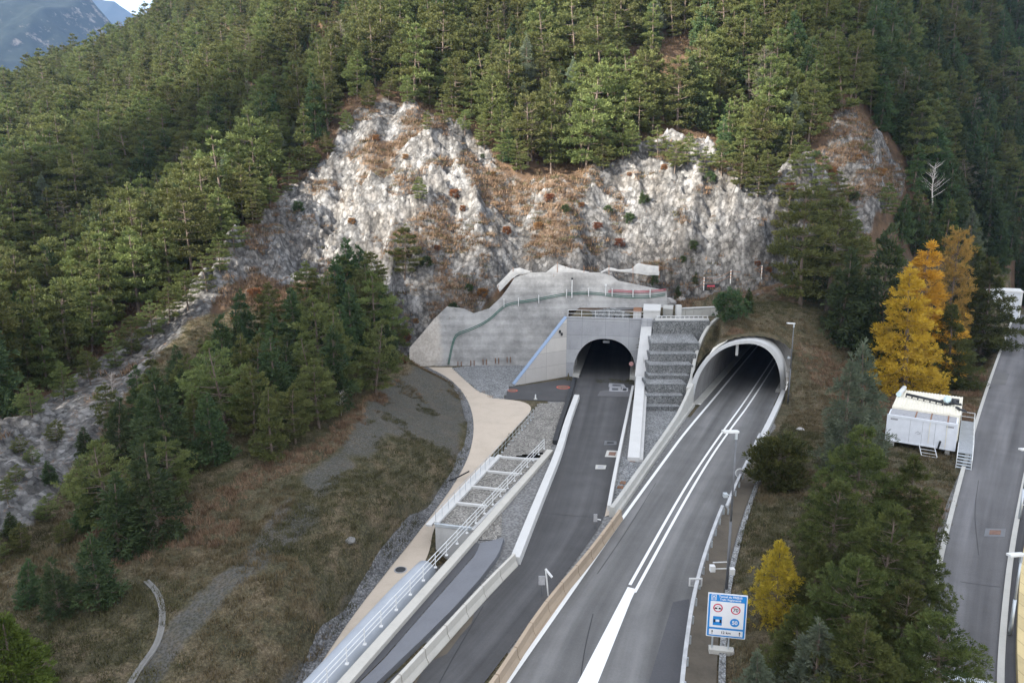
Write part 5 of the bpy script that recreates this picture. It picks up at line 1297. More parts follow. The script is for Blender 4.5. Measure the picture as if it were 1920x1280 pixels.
# ------------------------------------------------------------------ service road edges
mb = MB(); mb.sweep(smooth_line([P(1720,1340), P(1731,1280), P(1750,1100), P(1789,940), P(1839,760), P(1889,622), P(1903,588)], 1), [(-.16, -.1), (.16, -.1), (.16, .13), (-.16, .13)]); mb.build('kerb', 'kerb_concrete', label='pale kerb along the left edge of the narrow service road', cat='kerb')
mb = MB(); mb.sweep(smooth_line([P(1880,1340), P(1874,1280), P(1882,1160), P(1895,1040), P(1915,930), P(1941,800), P(1978,640)], 1), [(-.16, -.1), (.16, -.1), (.16, .15), (-.16, .15)]); mb.build('kerb', 'kerb_concrete', label='pale kerb along the right edge of the narrow service road', cat='kerb')
strip('pavement', [P(1884,1340), P(1878,1280), P(1886,1160), P(1899,1040), P(1919,930), P(1945,800)], [P(1920,1340), P(1906,1280), P(1906,1190), P(1916,1040), P(1938,930), P(1968,800)], 'patch_asphalt', z=.02, **S)
strip('pavement', [P(1700,1340), P(1712,1250), P(1722,1150), P(1755,1000), P(1780,930), P(1800,885)], [P(1716,1340), P(1727,1280), P(1746,1100), P(1778,965), P(1790,925), P(1812,870)], 'worn_asphalt', z=.03, **S)
mb = MB(); mb.sweep(smooth_line([P(1909,1345), P(1905,1280), P(1904,1200), P(1911,1080), P(1919,1030), P(1935,960)], 1), [(0, -.1), (5, -.1), (5, .62), (0, .62)]); mb.build('terrace_deck', 'yellow_tiles', label='yellowish tiled deck edge in the bottom right corner', cat='deck')
gr = empty('drain_grate', P(1800, 1268), label='wide slotted drain grate across the foot of the service road', cat='drain grate'); o = gr.location
a, b = P(1735, 1250) - o, P(1871, 1283) - o; c_, d_ = P(1862, 1335) - o, P(1722, 1300) - o
mb = MB(); mb.hexa([p + Vector((0, 0, .004)) for p in (d_, c_, b, a)], [p + Vector((0, 0, .012)) for p in (d_, c_, b, a)]); mb.build('dark_pit_sheet', 'black_rubber', gr)  # thin black sheet paints in the unlit drain below the bars
for i in range(40):
    f = (i + .5) / 40; mb = MB(); mb.beam(a.lerp(b, f) + Vector((0, 0, .03)), d_.lerp(c_, f) + Vector((0, 0, .03)), .055, .035); mb.build('bar', 'galvanised', gr)
mb = MB(); mb.beam(a + Vector((0, .05, .03)), b + Vector((0, .05, .03)), .16, .05); mb.build('frame', 'kerb_concrete', gr)

# ------------------------------------------------------------------ street lamps
def lamp(bpx, bpy_, tpy, label, hx=-1.0, rot=0.25, extras=(), Y=None, mat='grey_metal', arm=.95):
    b = P(bpx, bpy_); h = PY(bpx, tpy, b.y).z; r = empty('street_lamp', b, label=label, cat='street lamp')
    mb = MB(); mb.tube([(0, 0, -.1), (0, 0, h * .45)], [.10, .085], 8); mb.tube([(0, 0, h * .45), (0, 0, h - .25)], [.07, .055], 8); mb.build('pole', mat, r, smooth=True)
    mb = MB(); mb.tube([(0, 0, h - .45), (0, 0, h - .05)], .085, 8); mb.build('collar', 'galvanised', r)
    mb = MB(); x1 = hx * arm; c, s = math.cos(rot), math.sin(rot)
    q = [(-.12 * hx, -.13), (x1, -.16), (x1, .16), (-.12 * hx, .13)]
    if hx < 0: q = q[::-1]
    bot = [(x * c - y * s, x * s + y * c, h - .05 + .10 * abs(x)) for x, y in q]; mb.hexa(bot, [(x, y, z + .15) for x, y, z in bot]); mb.build('lamp_head', 'white_metal', r, bevel=.03)
    for kind, z, dx in extras:
        mb = MB()
        if kind == 'flood': mb.tube([(0, 0, z), (dx * .6, -.1, z + .05)], .03, 6); mb.box(min(dx * .6, dx), -.25, z - .08, max(dx * .6, dx), .05, z + .16); mb.build('floodlight', 'galvanised', r)
        elif kind == 'box': mb.box(dx - .16, -.22, z - .2, dx + .16, .1, z + .2); mb.build('control_box', 'white_metal', r, bevel=.03)
        elif kind == 'arm': mb.beam((0, 0, z), (dx, -.1, z + .02), .05, .05); mb.build('cross_arm', 'white_metal', r)
    return r
lamp(1477, 757, 607, 'tall slim lamp post at the right side of the rounded tunnel mouth', extras=(('flood', 5.9, -.5),))
lamp(1362, 1107, 810, 'tall lamp post leaning over the worn road just behind the sign board', extras=(('flood', 6.5, -.6), ('arm', 2.0, -1.0), ('arm', 1.55, -.95), ('box', 1.6, -1.0), ('box', 1.4, .25)))
lamp(1893, 1190, 1040, 'short lamp post nearest the camera with white head over the service road kerb', mat='galvanised')
lamp(1911, 975, 843, 'short lamp post further up the service road near the right edge', mat='galvanised', extras=(('arm', 1.3, .9),))
lamp(1932, 1300, 1112, 'lamp post at the right edge whose white head pokes into view', mat='galvanised', hx=-1, arm=1.1)

# small posts by the brown barriers
b = P(1028, 1116); r = empty('camera_post', b, label='thin pale post with angled arm and small grey plate beside the brown barriers', cat='post')
h = PY(1022, 1066, b.y).z
mb = MB(); mb.tube([(0, 0, 0), (-.18, 0, h)], .05, 7); mb.build('pole', 'white_metal', r)
mb = MB(); mb.beam((-.2, 0, h), (.22, -.2, h - .45), .12, .1); mb.build('lamp_arm', 'white_metal', r)
mb = MB(); mb.tube([(-.42, 0, 0), (-.42, 0, 1.1)], .04, 6); mb.build('stake', 'grey_metal', r)
mb = MB(); mb.box(-.62, -.04, .75, -.2, .03, 1.35); mb.build('plate', 'grey_lid', r)
b = P(1116, 990); r = empty('road_sign', b, label='small grey plate on a stake at the far end of the brown barriers', cat='road sign')
mb = MB(); mb.tube([(0, 0, 0), (0, 0, .9)], .04, 6); mb.build('pole', 'grey_metal', r)
mb = MB(); mb.box(-.14, -.04, .55, .14, .04, 1.15); mb.build('plate', 'grey_lid', r)
mb = MB(); mb.beam((.1, 0, .75), (.42, -.05, .72), .06, .06); mb.build('bracket', 'white_metal', r)
b = P(1004, 748); r = empty('bollard', b, label='tiny pale bollard at the lower edge of the asphalt apron', cat='bollard')
mb = MB(); mb.tube([(0, 0, 0), (0, 0, .62)], [.10, .07], 8); mb.build('post', 'white_paint', r)
mb = MB(); mb.box(-.22, -.22, -.02, .22, .22, .06); mb.build('base', 'kerb_concrete', r)

# ------------------------------------------------------------------ single trees and shrubs seen one by one
def plant(p, px, py, top, label, name='pine_tree', cat='tree', group=None, rz=None, w=1.0, dx=0):
    b = ground_at(px, py); h = max(.6, PY(px, top, b.y).z - b.z); s = h / (PROTO[p][3] * 1.02)
    return tree(p, (b.x, b.y, b.z - .08), s, random.uniform(0, 6.28) if rz is None else rz, name, label, cat, group, w)
plant('dark_pine0', 1602, 990, 800, 'dark bushy pine furthest from the camera in the verge between the two roads')
plant('dark_pine1', 1690, 1015, 845, 'dark spreading pine whose right branches reach towards the service road')
plant('dark_pine2', 1560, 1070, 905, 'very dark pine directly above and right of the yellow larch')
plant('dark_pine0', 1645, 1150, 945, 'broad dark green pine in the centre of the verge clump')
plant('dark_pine1', 1725, 1150, 1000, 'dark pine overhanging the left kerb of the service road')
plant('dark_pine2', 1585, 1230, 1040, 'dark pine with pale star shaped top in the verge clump')
plant('dark_pine0', 1675, 1270, 1085, 'dark pine beside the drain grate of the service road')
plant('dark_pine1', 1525, 1165, 1015, 'shadowed dark pine just right of the yellow larch')
plant('dark_pine2', 1745, 1350, 1150, 'dark pine cut by the bottom edge left of the drain grate')
plant('dark_pine0', 1610, 1370, 1160, 'dark pine cut by the bottom edge behind the silvery pine')
plant('dark_pine1', 1480, 1290, 1125, 'dark low pine between sign board and silvery pine')
plant('small_larch', 1455, 1158, 1010, 'small yellow larch behind the blue and white sign board', 'larch_tree', w=1.0)
plant('grey_pine0', 1515, 1340, 1162, 'silvery green pine at the bottom edge right of the sign board', w=1.5)
plant('grey_pine1', 1415, 1350, 1215, 'thin silvery pine at the bottom edge right under the sign board', w=1.2)
plant('shrub0', 1452, 912, 832, 'dark dense mountain pine shrub beside the round mirror', 'pine_shrub', 'shrub')
plant('grey_pine0', 1574, 885, 668, 'left one of two pale green pines in front of the white cabin')
plant('grey_pine1', 1606, 870, 640, 'right one of two pale green pines in front of the white cabin', w=.85)
plant('olive_larch', 1688, 735, 492, 'broad olive yellow larch, leftmost and nearest of the autumn larches', 'larch_tree', w=1.1)
plant('gold_larch', 1724, 700, 448, 'bright golden larch, middle one of the three autumn larches', 'larch_tree', w=1.3)
plant('rust_larch', 1766, 660, 434, 'thin rusty orange larch at the right of the autumn larches', 'larch_tree', w=.8)
plant('dark_pine1', 1768, 728, 566, 'dark dense pine just behind the white cabin roof', w=1.05)
plant('dark_pine1', 1832, 668, 478, 'dark wide pine partly hiding the white building at right', w=1.0)
plant('dark_pine0', 1800, 610, 455, 'dark pine behind the autumn larches at right')
plant('spruce2', 1640, 700, 425, 'tall dark spruce left of the olive larch', 'spruce_tree')
plant('spruce1', 1608, 660, 520, 'lower dark spruce beside the tall one left of the larches', 'spruce_tree')
plant('pine1', 1500, 572, 345, 'tallest dark pine on the mound right of the terrace road', w=.95)
plant('pine3', 1550, 585, 372, 'broad dark pine at the right end of the mound')
plant('spruce3', 1530, 562, 395, 'dark spruce between two big pines on the mound', 'spruce_tree')
plant('pine5', 1465, 528, 352, 'slim pine with bare lower trunk left of the mound pines', w=.8)
plant('spruce0', 1580, 640, 470, 'dark spruce on the right shoulder of the mound', 'spruce_tree')
plant('shrub1', 1366, 603, 552, 'bright green bushy shrub at the right end of the gabion coping', 'shrub', 'shrub', w=1.05)
plant('spruce0', 1400, 585, 540, 'small green conifer on the mound beside the terrace road', 'spruce_tree')
plant('spruce1', 1227, 535, 503, 'tiny conifer by the right end of the debris net', 'spruce_tree', w=1.1)
plant('spruce2', 1270, 560, 534, 'tiny dark conifer beside the small squarish boulder', 'spruce_tree', w=1.2)
plant('spruce3', 1303, 540, 508, 'tiny conifer left of the rope fence posts', 'spruce_tree', w=1.2)
for k, (p, px, py, tp, lb) in enumerate((
    ('pine1', 787, 378, 330, 'lone small pine on the open rock in the middle of the cliff'),
    ('spruce0', 1204, 382, 356, 'tiny round conifer on the open rock right of the cliff bench'),
    ('pine4', 760, 530, 418, 'bright topped pine standing alone at the foot of the left cliff'),
    ('pine2', 700, 560, 470, 'pine at the upper end of the grove beside the bright topped pine'),
    ('pine0', 575, 590, 490, 'greyish pine alone against the pale rock above the grove'),
    ('pine3', 650, 590, 482, 'pine at the top of the grove left of the bright topped pine'),
    ('pine5', 800, 245, 205, 'small pine on the left summit of the cliff'),
    ('pine2', 1265, 325, 262, 'pine leaning over the rock below the right wood'),
    ('pine0', 1390, 360, 275, 'dark pine at the lower edge of the right wood'),
    ('pine3', 1560, 400, 320, 'dark pine against the right hand rock patch'),
    ('pine1', 1420, 372, 300, 'dark pine among grey rock above the terrace road'),
    ('pine4', 1590, 460, 380, 'dark pine at the foot of the right hand rock patch'),
    ('pine2', 1625, 300, 262, 'small pine in the middle of the right hand rock patch'),
    ('pine5', 970, 325, 270, 'pine hanging over the bench path on the cliff'),
    ('pine1', 1130, 318, 250, 'pine at the right end of the bench path on the cliff'),
    ('bright_pine', 42, 1330, 1150, 'bright green bushy pine in the bottom left corner'),
    ('bright_pine', -25, 1300, 1140, 'bright green pine cut by the left edge at the bottom'),
    ('spruce1', 182, 1135, 1000, 'green spruce standing apart at lower left beside the drain'),
    ('spruce3', 112, 1150, 1040, 'spruce at lower left, left of the one beside the drain'),
    ('spruce2', 60, 1130, 1045, 'greyish spruce furthest left on the lower slope'),
    ('pine0', 40, 1035, 978, 'small pine in the brown scrub at the left edge'),
    ('pine3', 62, 872, 832, 'small bushy pine on the pale rock at the left edge'),
    ('pine2', 15, 945, 895, 'small pine cut by the left edge below the pale rock'),
    ('spruce0', 230, 1035, 890, 'narrow dark spruce at the lower left tip of the grove'),
    ('spruce3', 295, 1010, 815, 'tall broad spruce at the lower end of the grove'),
    ('spruce1', 175, 985, 880, 'dark spruce at the far left end of the grove'),
    ('pine4', 200, 810, 715, 'pine between the pale rock strip and the grove'))):
    plant(p, px, py, tp, lb, 'spruce_tree' if p.startswith('spruce') else 'pine_tree', w=1.15)
# stragglers along the edges of the cliff
for grp, lab, L_ in (('pines along the left edge of the cliff', 'pine from the top along the left edge of the cliff', ((650,252,205),(615,292,245),(585,322,268),(540,362,300),(508,395,330),(478,432,365),(440,472,400),(412,512,440),(388,545,470),(352,582,505),(318,605,530),(286,632,560),(248,664,590),(215,690,620),(170,722,655),(120,752,680),(60,782,712))),
    ('pines along the left summit of the cliff', 'pine from the left along the rim of the left summit', ((690,206,150),(728,188,130),(765,196,140),(832,236,178),(872,262,205),(908,284,225),(942,306,240))),
    ('pines on the rock of the right half of the cliff', 'pine from the left scattered over the right half of the cliff', ((1182,292,228),(1232,302,235),(1290,312,248),(1318,332,272),(1352,330,262),(1440,356,280),(1478,402,322),(1502,340,262),(1535,365,290),(1530,425,345),(1566,452,372),(1600,500,420),(1660,408,340)))):
    for i, (px, py, tp) in enumerate(L_):
        k = ('pine0', 'pine3', 'pine1', 'pine5', 'pine2')[i % 5]; plant(k, px, py, tp, ordn[i] + ' ' + lab, 'pine_tree', group=grp, w=1.15)
for i, (px, py, tp) in enumerate(((28,905,868),(95,905,862),(140,935,890),(85,975,925),(20,1010,960),(120,1020,975),(-10,1060,1010),(165,850,800),(105,830,785),(35,850,815))):
    plant(('pine3', 'spruce0', 'pine0')[i % 3], px, py, tp, 'small scrub pine in the brown scrub, %s of those at the left edge' % ordn[i], 'pine_tree', group='scrub pines at the left edge', w=1.4)
# the young grove below the cliff
GROVE = [(640,575),(740,535),(805,570),(765,665),(700,745),(650,790),(590,840),(480,880),(390,940),(320,975),(250,1000),(190,985),(185,900),(215,800),(270,750),(350,690),(450,640),(560,610)]
gp = [];
gc = scatter(9000, -75, 0, 40, 110, lambda x, y: 2.75, 17)
gX, gY = proj(gc[:, 0], gc[:, 1], gz(gc[:, 0], gc[:, 1])); gk = inpoly(gX, gY, GROVE)
rgg = np.random.default_rng(4); gs = sorted([(gx, gy, x, y) for gx, gy, x, y in zip(gX[gk], gY[gk], gc[gk, 0], gc[gk, 1])], key=lambda q: q[0])
gfront = [q for q in gs if not any(abs(o_[0] - q[0]) < 14 and o_[1] > q[1] + 3 for o_ in gs)]
for q in gs:
    k = ['spruce0', 'spruce1', 'spruce2', 'spruce3', 'pine0', 'pine3', 'cone_pine0', 'cone_pine1'][int(rgg.integers(0, 8))]
    h = (rgg.uniform(4.6, 8.6) + (1.2 if q[0] > 600 else 0)) * (.72 if q[0] < 400 and q[1] < 880 else 1); s = h / PROTO[k][3]
    if q in gfront: i = gfront.index(q); lb = '%s tree along the front edge of the young grove' % (ORD[i].replace('from left', 'from the left') if i < len(ORD) else '%s from the right' % ORD[len(gfront) - 1 - i].split(' ')[0].replace('leftmost', 'first'))
    else: lb = '%s %s inside the young grove %s' % ('taller' if h > 7 else 'shorter', 'spruce' if k.startswith('spruce') else 'pine', 'below the cliff' if q[0] > 560 else 'in its middle' if q[0] > 380 else 'at its left end')
    tree(k, (q[2], q[3], float(gz(q[2], q[3])) - .1), s, rgg.uniform(0, 6.28), 'spruce_tree' if k.startswith('spruce') else 'pine_tree', lb, 'tree', 'trees of the young grove', 1.1)

# ---- bare trees
def bare_tree(px, py, top, name, label, mat, seed, spread=.35, n=34, weep=0.0, twig=3):
    b = ground_at(px, py); h = PY(px, top, b.y).z - b.z; rg = random.Random(seed); r = empty(name, b, label=label, cat='tree')
    mb = MB(); mb.tube([(0.12 * h * .1 * math.sin(i), 0.02 * h * math.cos(i * 1.7) - .02 * h, h * i / 7) for i in range(8)], [h * .016 * (1 - i / 7.6) + .012 for i in range(8)], 7); mb.build('trunk', mat, r, smooth=True)
    mb = MB()
    for i in range(n):
        t_ = rg.uniform(.3, .97); a = i * 2.4 + rg.uniform(-.4, .4); L = h * spread * (1.15 - t_) ** .7 * rg.uniform(.6, 1.1); up = rg.uniform(.5, .9) - weep
        p0 = Vector((0, 0, h * t_)); p1 = p0 + Vector((math.cos(a) * L * .6, math.sin(a) * L * .6, L * up * .6)); p2 = p1 + Vector((math.cos(a) * L * .4, math.sin(a) * L * .4, L * (up * .5 - weep)))
        mb.tube([p0, p1, p2], [h * .0045, h * .003, .006], 4, False)
        for k in range(twig):
            f = rg.uniform(.3, 1); q = p0.lerp(p1, f * 1.0) if f < .6 else p1.lerp(p2, (f - .6) / .4); a2 = a + rg.uniform(-1.3, 1.3); l2 = L * rg.uniform(.25, .5)
            e = q + Vector((math.cos(a2) * l2, math.sin(a2) * l2, l2 * (up - weep * 1.6))); mb.tube([q, e], [h * .0022, .004], 3, False)
    mb.build('branches', mat, r)
bare_tree(1742, 408, 306, 'birch_tree', 'leafless white birch before the dark shaded slope at right', 'birch_bark', 3, .42, 30, 0, 4)
bare_tree(1066, 262, 186, 'dead_tree', 'bare grey dead tree with drooping twigs above the cliff', 'dead_wood', 5, .42, 46, .55, 6)
for i, (px, py, tp, lb) in enumerate(((1755, 400, 330, 'faint leafless tree just right of the white birch'), (455, 640, 590, 'bare grey bush tree at the upper edge of the grove'), (215, 760, 700, 'bare twiggy tree on the pale rock strip'), (640, 780, 735, 'bare grey bush by the scree of the mound'))):
    bare_tree(px, py, tp, 'bare_tree', lb, 'dead_wood', 20 + i, .45, 30, .05, 4)

# ---- shrubs on the cliff
rgs = np.random.default_rng(12); SH = []
for (px, py) in ((852,371),(868,398),(925,330),(905,300),(760,300),(705,268),(820,470),(800,500),(905,560),(880,545),(850,585),(780,610),(760,640),(755,680),(1030,380),(1060,400),(1010,430),(1090,390),(1140,400),(1180,420),(1210,380),(1120,430),(1160,465),(1245,320),(1330,345),(1300,470),(1420,500),(1440,520),(1480,360),(1530,300),(1560,330),(1610,300),(1650,330),(1600,380),(1280,500),(1180,330),(560,400),(500,380),(660,420),(950,440),(480,560),(440,600),(700,690),(720,660)):
    b = ground_at(px, py); rust = rgs.random() < .72; s = rgs.uniform(.55, 1.25)
    zone = 'low on the cliff above the retaining wall' if py > 440 and px > 760 else 'on the left half of the cliff' if 480 <= px < 960 and py < 480 else 'on the right half of the cliff' if px >= 960 else 'along the edge of the young grove'
    s *= .62
    tree('rust_shrub' if rust else 'shrub1', (b.x, b.y, b.z - .1), s, rgs.uniform(0, 6), 'shrub', ('rusty brown' if rust else 'green') + ' shrub ' + zone, 'shrub', 'shrubs ' + zone, 1.1)

# ---- dry grass: countless tufts
def grass_proto(name, mat, n, h, sp_, seed):
    rg = np.random.default_rng(seed); V = []
    for i in range(n):
        a, l = rg.uniform(0, 6.28), h * rg.uniform(.5, 1.1); o = rg.normal(0, sp_, 2); d = np.array((math.cos(a) * .55, math.sin(a) * .55, 1.0)) * l; s_ = np.array((-math.sin(a), math.cos(a), 0)) * .028
        b = np.array((o[0], o[1], -.03)); V += [b - s_, b + s_, b + d]
    me = mesh_np(name, np.array(V), np.arange(len(V)), 3); me.materials.append(MATS[mat]); return me
def grass_mat(name, c1, c2):
    t = NT(name, .9, .1); oi = t.n.new('ShaderNodeObjectInfo'); t.col(t.mix(oi.outputs['Random'], c1, c2)); return t.m
grass_mat('dry_grass', (.065, .056, .028), (.155, .118, .070)); grass_mat('rust_grass', (.11, .070, .044), (.23, .155, .10)); grass_mat('olive_grass', (.042, .043, .019), (.10, .092, .046))
gc_ = bpy.data.collections.new('grass_kinds')
for i, (m_, n, h, s_) in enumerate((('dry_grass', 26, .42, .20), ('dry_grass', 20, .30, .28), ('rust_grass', 24, .55, .22), ('rust_grass', 30, .38, .30), ('olive_grass', 30, .28, .26))):
    gc_.objects.link(bpy.data.objects.new('g%d' % i, grass_proto('tuft%d' % i, m_, n, h, s_, 200 + i)))
def grass_field(name, label, x, y, pick_, size):
    z = gz(x, y); me = bpy.data.meshes.new(name); me.from_pydata(np.stack([x, y, z], 1).tolist(), [], [])
    for nm, ty, arr in (('pick', 'INT', pick_), ('turn', 'FLOAT', rgs.uniform(0, 6.28, len(x))), ('size', 'FLOAT', size)):
        a = me.attributes.new(nm, ty, 'POINT'); a.data.foreach_set('value', arr.astype(np.int32 if ty == 'INT' else np.float32))
    o = link(name, me, None, kind='stuff', label=label, cat='grass'); o.modifiers.new('scatter', 'NODES').node_group = scatter_group('scatter_' + name, gc_)
N = 190000; gx = rgs.uniform(-80, 95, N); gy = rgs.uniform(24, 118, N); gzv = gz(gx, gy); gpx, gpy = proj(gx, gy, gzv)
vis = gval(VIS, gx, gy) & (gpx > -40) & (gpx < 1960) & (gpy < 1330)
nn = fbm(gx * .16, gy * .16, 0, 4, 301); dn = .5 + .5 * nn
free = (gval(MGRASS, gx, gy) > .5) & (gval(MGRAV, gx, gy) < .4)
pp = [(p.x, p.y) for p in lane_poly]
free &= (sdpoly(gx, gy, plat_poly) > .4) & (sdpoly(gx, gy, pp) > .3) & (sdpoly(gx, gy, [tuple(P(*c))[:2] for c in SRV]) > .3) & (sdpoly(gx, gy, ter) > .5) & (sdpoly(gx, gy, gb) > .3) & ~(wallf[0, 0] & False)
inwall = (gx > -19) & (gx < 27.5) & (gy > 96) & (gy < 111); free &= ~inwall
free &= ~((gx > 3) & (gx < 12) & (gy > 90))
s2g = (gx - C2.x) * N2.x + (gy - C2.y) * N2.y; a2g = (gx - C2.x) * AX2.x + (gy - C2.y) * AX2.y
free &= ~((np.abs(s2g) < HW2 + .8) & (a2g < KSK * s2g + 3.5) & (a2g > KSK * s2g - 14))
keep = vis & free & (rgs.random(N) < np.clip(dn * 1.3, .2, 1)) & ~((gval(MSCREE, gx, gy) > .4) & (nn < .05))
x, y = gx[keep], gy[keep]; m_ = fbm(x * .09, y * .09, 3, 3, 302); right = x > 15
rs = inpoly(*proj(x, y, gz(x, y)), [(750,700),(735,745),(690,790),(610,860),(500,905),(400,975),(300,1040),(200,1075),(190,1040),(300,985),(390,930),(480,870),(590,830),(650,780),(700,735)])
pk = np.where(rs | (m_ > .22), rgs.integers(2, 4, len(x)), np.where((m_ < -.12), 4, rgs.integers(0, 2, len(x))))
grass_field('grass', 'dry brown and olive grass on the banks beside the roads', x, y, pk, np.where(x < 15, .85, .95) * rgs.uniform(.45, 1.1, len(x)))
N = 60000; gx = rgs.uniform(-110, 60, N); gy = rgs.uniform(50, 165, N); gpx, gpy = proj(gx, gy, gz(gx, gy))
keep = gval(VIS, gx, gy) & (gval(MFOR, gx, gy) > .4) & (gpx > -30) & (gpx < 1950) & (fbm(gx * .2, gy * .2, 0, 3, 305) > -.1)
x, y = gx[keep], gy[keep]
grass_field('undergrowth', 'rusty undergrowth on the forest floor along the edge of the wood', x, y, rgs.choice([0, 2, 3, 3, 2, 4], len(x)), rgs.uniform(.8, 1.9, len(x)))
N = 90000; gx = rgs.uniform(-75, 95, N); gy = rgs.uniform(55, 150, N); gpx, gpy = proj(gx, gy, gz(gx, gy))
rn = fbm(gx * .22, gy * .22, gz(gx, gy) * .22, 4, 303) + .7 * gval(MVEG, gx, gy)
keep = gval(VIS, gx, gy) & (gval(MROCK, gx, gy) > .5) & (rn > .16) & (gpx > -30) & (gpx < 1950)
x, y = gx[keep], gy[keep]
grass_field('grass', 'rusty dry grass tufts growing in patches on the cliff', x, y, rgs.choice([1, 2, 3, 3, 2, 4], len(x)), rgs.uniform(.8, 1.9, len(x)))

concrete('ring_dim', (.17, .165, .155), .4)
# ---- open concrete drain in the lower left grass
dr = [ground_at(*c) + Vector((0, 0, .05)) for c in ((275,1092),(296,1112),(305,1140),(304,1180),(292,1215),(268,1250),(240,1290),(215,1330))]
mb = MB(); mb.sweep(smooth_line(dr, .5), [(-.17, -.3), (-.17, .03), (-.1, .035), (0, -.02), (.1, .035), (.17, .03), (.17, -.3)]); mb.build('drain_channel', 'ring_dim', label='curved open concrete drain channel in the grass at lower left', cat='drain')
for i, (px, py, s, lb) in enumerate(((655,1015,.5,'flat grey stone in the grass near the lane'),(230,660,.8,'white rock block at the top of the pale rock strip'),(1500,806,.45,'small white stone on the lawn beside the pale pines'),(1822,655,.8,'long pale boulder by the far end of the service road'))):
    boulder(ground_at(px, py), s, lb, 40 + i, mat='rock_stone' if i else 'ring_dim', flat=.5 if i else .3, cat='stone')

# ------------------------------------------------------------------ unseen sun blockers, added and shaped from the wanted shade outlines
def sun_blocker(polys, name, label, D):
    zx = to_sun.cross(Vector((0, 0, 1))).normalized(); zy = zx.cross(to_sun).normalized()
    PL = []
    for poly in polys:
        q = [(Vector(p) if not isinstance(p, tuple) or len(p) == 3 else ground_at(*p)) for p in poly]; PL.append([(v.dot(zx), v.dot(zy)) for v in q])
    xs = [p[0] for pl in PL for p in pl]; ys = [p[1] for pl in PL for p in pl]; st = 4.0
    X, Y = np.meshgrid(np.arange(min(xs) - 30, max(xs) + 30, st), np.arange(min(ys) - 30, max(ys) + 30, st))
    d = np.minimum.reduce([sdpoly(X, Y, pl) for pl in PL]) + 4.5 * fbm(X * .05, Y * .05, 0, 4, 71)
    ins = d < 2; T = np.sqrt(np.maximum(0, 2 - d)) * 7 * (1 + .4 * fbm(X * .03, Y * .03, 1, 4, 72))
    def pos(sgn):
        W_ = D + sgn * T
        return X[..., None] * np.array(zx) + Y[..., None] * np.array(zy) + W_[..., None] * np.array(to_sun)
    V = np.concatenate([pos(1).reshape(-1, 3), pos(-1).reshape(-1, 3)]); ix = np.arange(X.size).reshape(X.shape)
    q = np.stack([ix[:-1, :-1], ix[:-1, 1:], ix[1:, 1:], ix[1:, :-1]], -1); kf = (ins[:-1, :-1] | ins[1:, :-1] | ins[:-1, 1:] | ins[1:, 1:]); q = q[kf]
    me = mesh_np(name, V, np.concatenate([q, (q + X.size)[:, ::-1]]), 4); me.polygons.foreach_set('use_smooth', np.ones(len(me.polygons), bool))
    return link(name, me, 'blocker_white', kind='structure')
t = NT('blocker_white', 1.0, 0.0); t.col((.8, .8, .82))
LOW = [(-350,900),(50,810),(180,760),(300,690),(420,610),(520,585),(640,535),(760,490),(830,455),(900,490),(1000,500),(1250,485),(1400,480),(1500,450),(1600,430),(1720,420),(1850,470),(1990,520),(2100,700),Vector((60,10,0)),Vector((0,-25,0)),Vector((-60,10,0))]  # ground outlines of the shade the added blockers are cut to cast
RIGHT = [(1530,-60),(1548,60),(1562,180),(1610,235),(1660,290),(1705,345),(1720,430),(1850,480),(2080,520),(2080,-60)]
BAND = [(600,140),(640,225),(520,320),(440,365),(330,400),(200,460),(90,640),(0,640),(-60,560),(0,460),(150,400),(300,320),(350,250),(480,165)]
sun_blocker([LOW, RIGHT], 'sun_blocker', 'x', 2320.0)
sun_blocker([BAND], 'sun_blocker', 'x', 2280.0)

# ------------------------------------------------------------------ white cabin of two containers by the service road
O = P(1660, 823, .6); bx_ = P(1790, 844, .6) - O; bx_.z = 0; LX = bx_.length; ang = math.atan2(bx_.y, bx_.x)
cab = empty('site_cabin', (O.x, O.y, 0), ang, label='white container cabin on short legs with ribbed cream roof beside the service road', cat='cabin')
mb = MB(); mb.box(0, 0, .6, LX, 2.7, 3.22); mb.build('front_container', 'container_white', cab, bevel=.04)
mb = MB(); mb.box(-.04, -.04, 3.05, LX + .04, .1, 3.30); mb.box(-.04, -.04, .5, LX + .04, .08, .66); mb.box(-.05, -.05, .5, .12, .12, 3.3); mb.box(LX - .12, -.05, .5, LX + .05, .12, 3.3); mb.build('frame', 'container_white', cab, bevel=.02)
mb = MB(); mb.box(.15, .12, 3.222, LX - .15, 2.68, 3.27); mb.build('flat_roof', 'grey_lid', cab)
for x in (LX * .40, LX * .62, LX * .86):
    mb = MB(); mb.box(x - .05, .1, 3.272, x + .05, 2.68, 3.31); mb.build('roof_strap', 'rust', cab)
for x in (LX * .62, LX * .86):
    mb = MB(); mb.box(x - .025, -.075, .9 if x < LX * .7 else .65, x + .03, -.045, 3.05); mb.build('rust_streak', 'rust_thin', cab) if 'rust_thin' in MATS else mb.build('drain_pipe', 'cream_metal', cab)
for x in (LX * .10, LX * .90):
    mb = MB(); mb.box(x - .32, -.012, 2.78, x + .32, -.002, 2.95); mb.build('nameplate', 'plate_grey' if 'plate_grey' in MATS else 'grey_lid', cab)
D0, D1 = 2.72, 11.0
mb = MB(); n = 64; prof = []
mb.box(.1, D0, .6, LX + .1, D1, 3.48); mb.build('rear_container', 'cream_metal', cab, bevel=.03)
mb = MB()
for i in range(22):                      # ribbed roof, ribs along the depth
    x = .2 + (LX - .1) * i / 21; mb.hexa([(x - .08, D0 + .1, 3.482), (x + .08, D0 + .1, 3.482), (x + .08, D1 - .1, 3.482), (x - .08, D1 - .1, 3.482)], [(x - .05, D0 + .1, 3.54), (x + .05, D0 + .1, 3.54), (x + .05, D1 - .1, 3.54), (x - .05, D1 - .1, 3.54)])
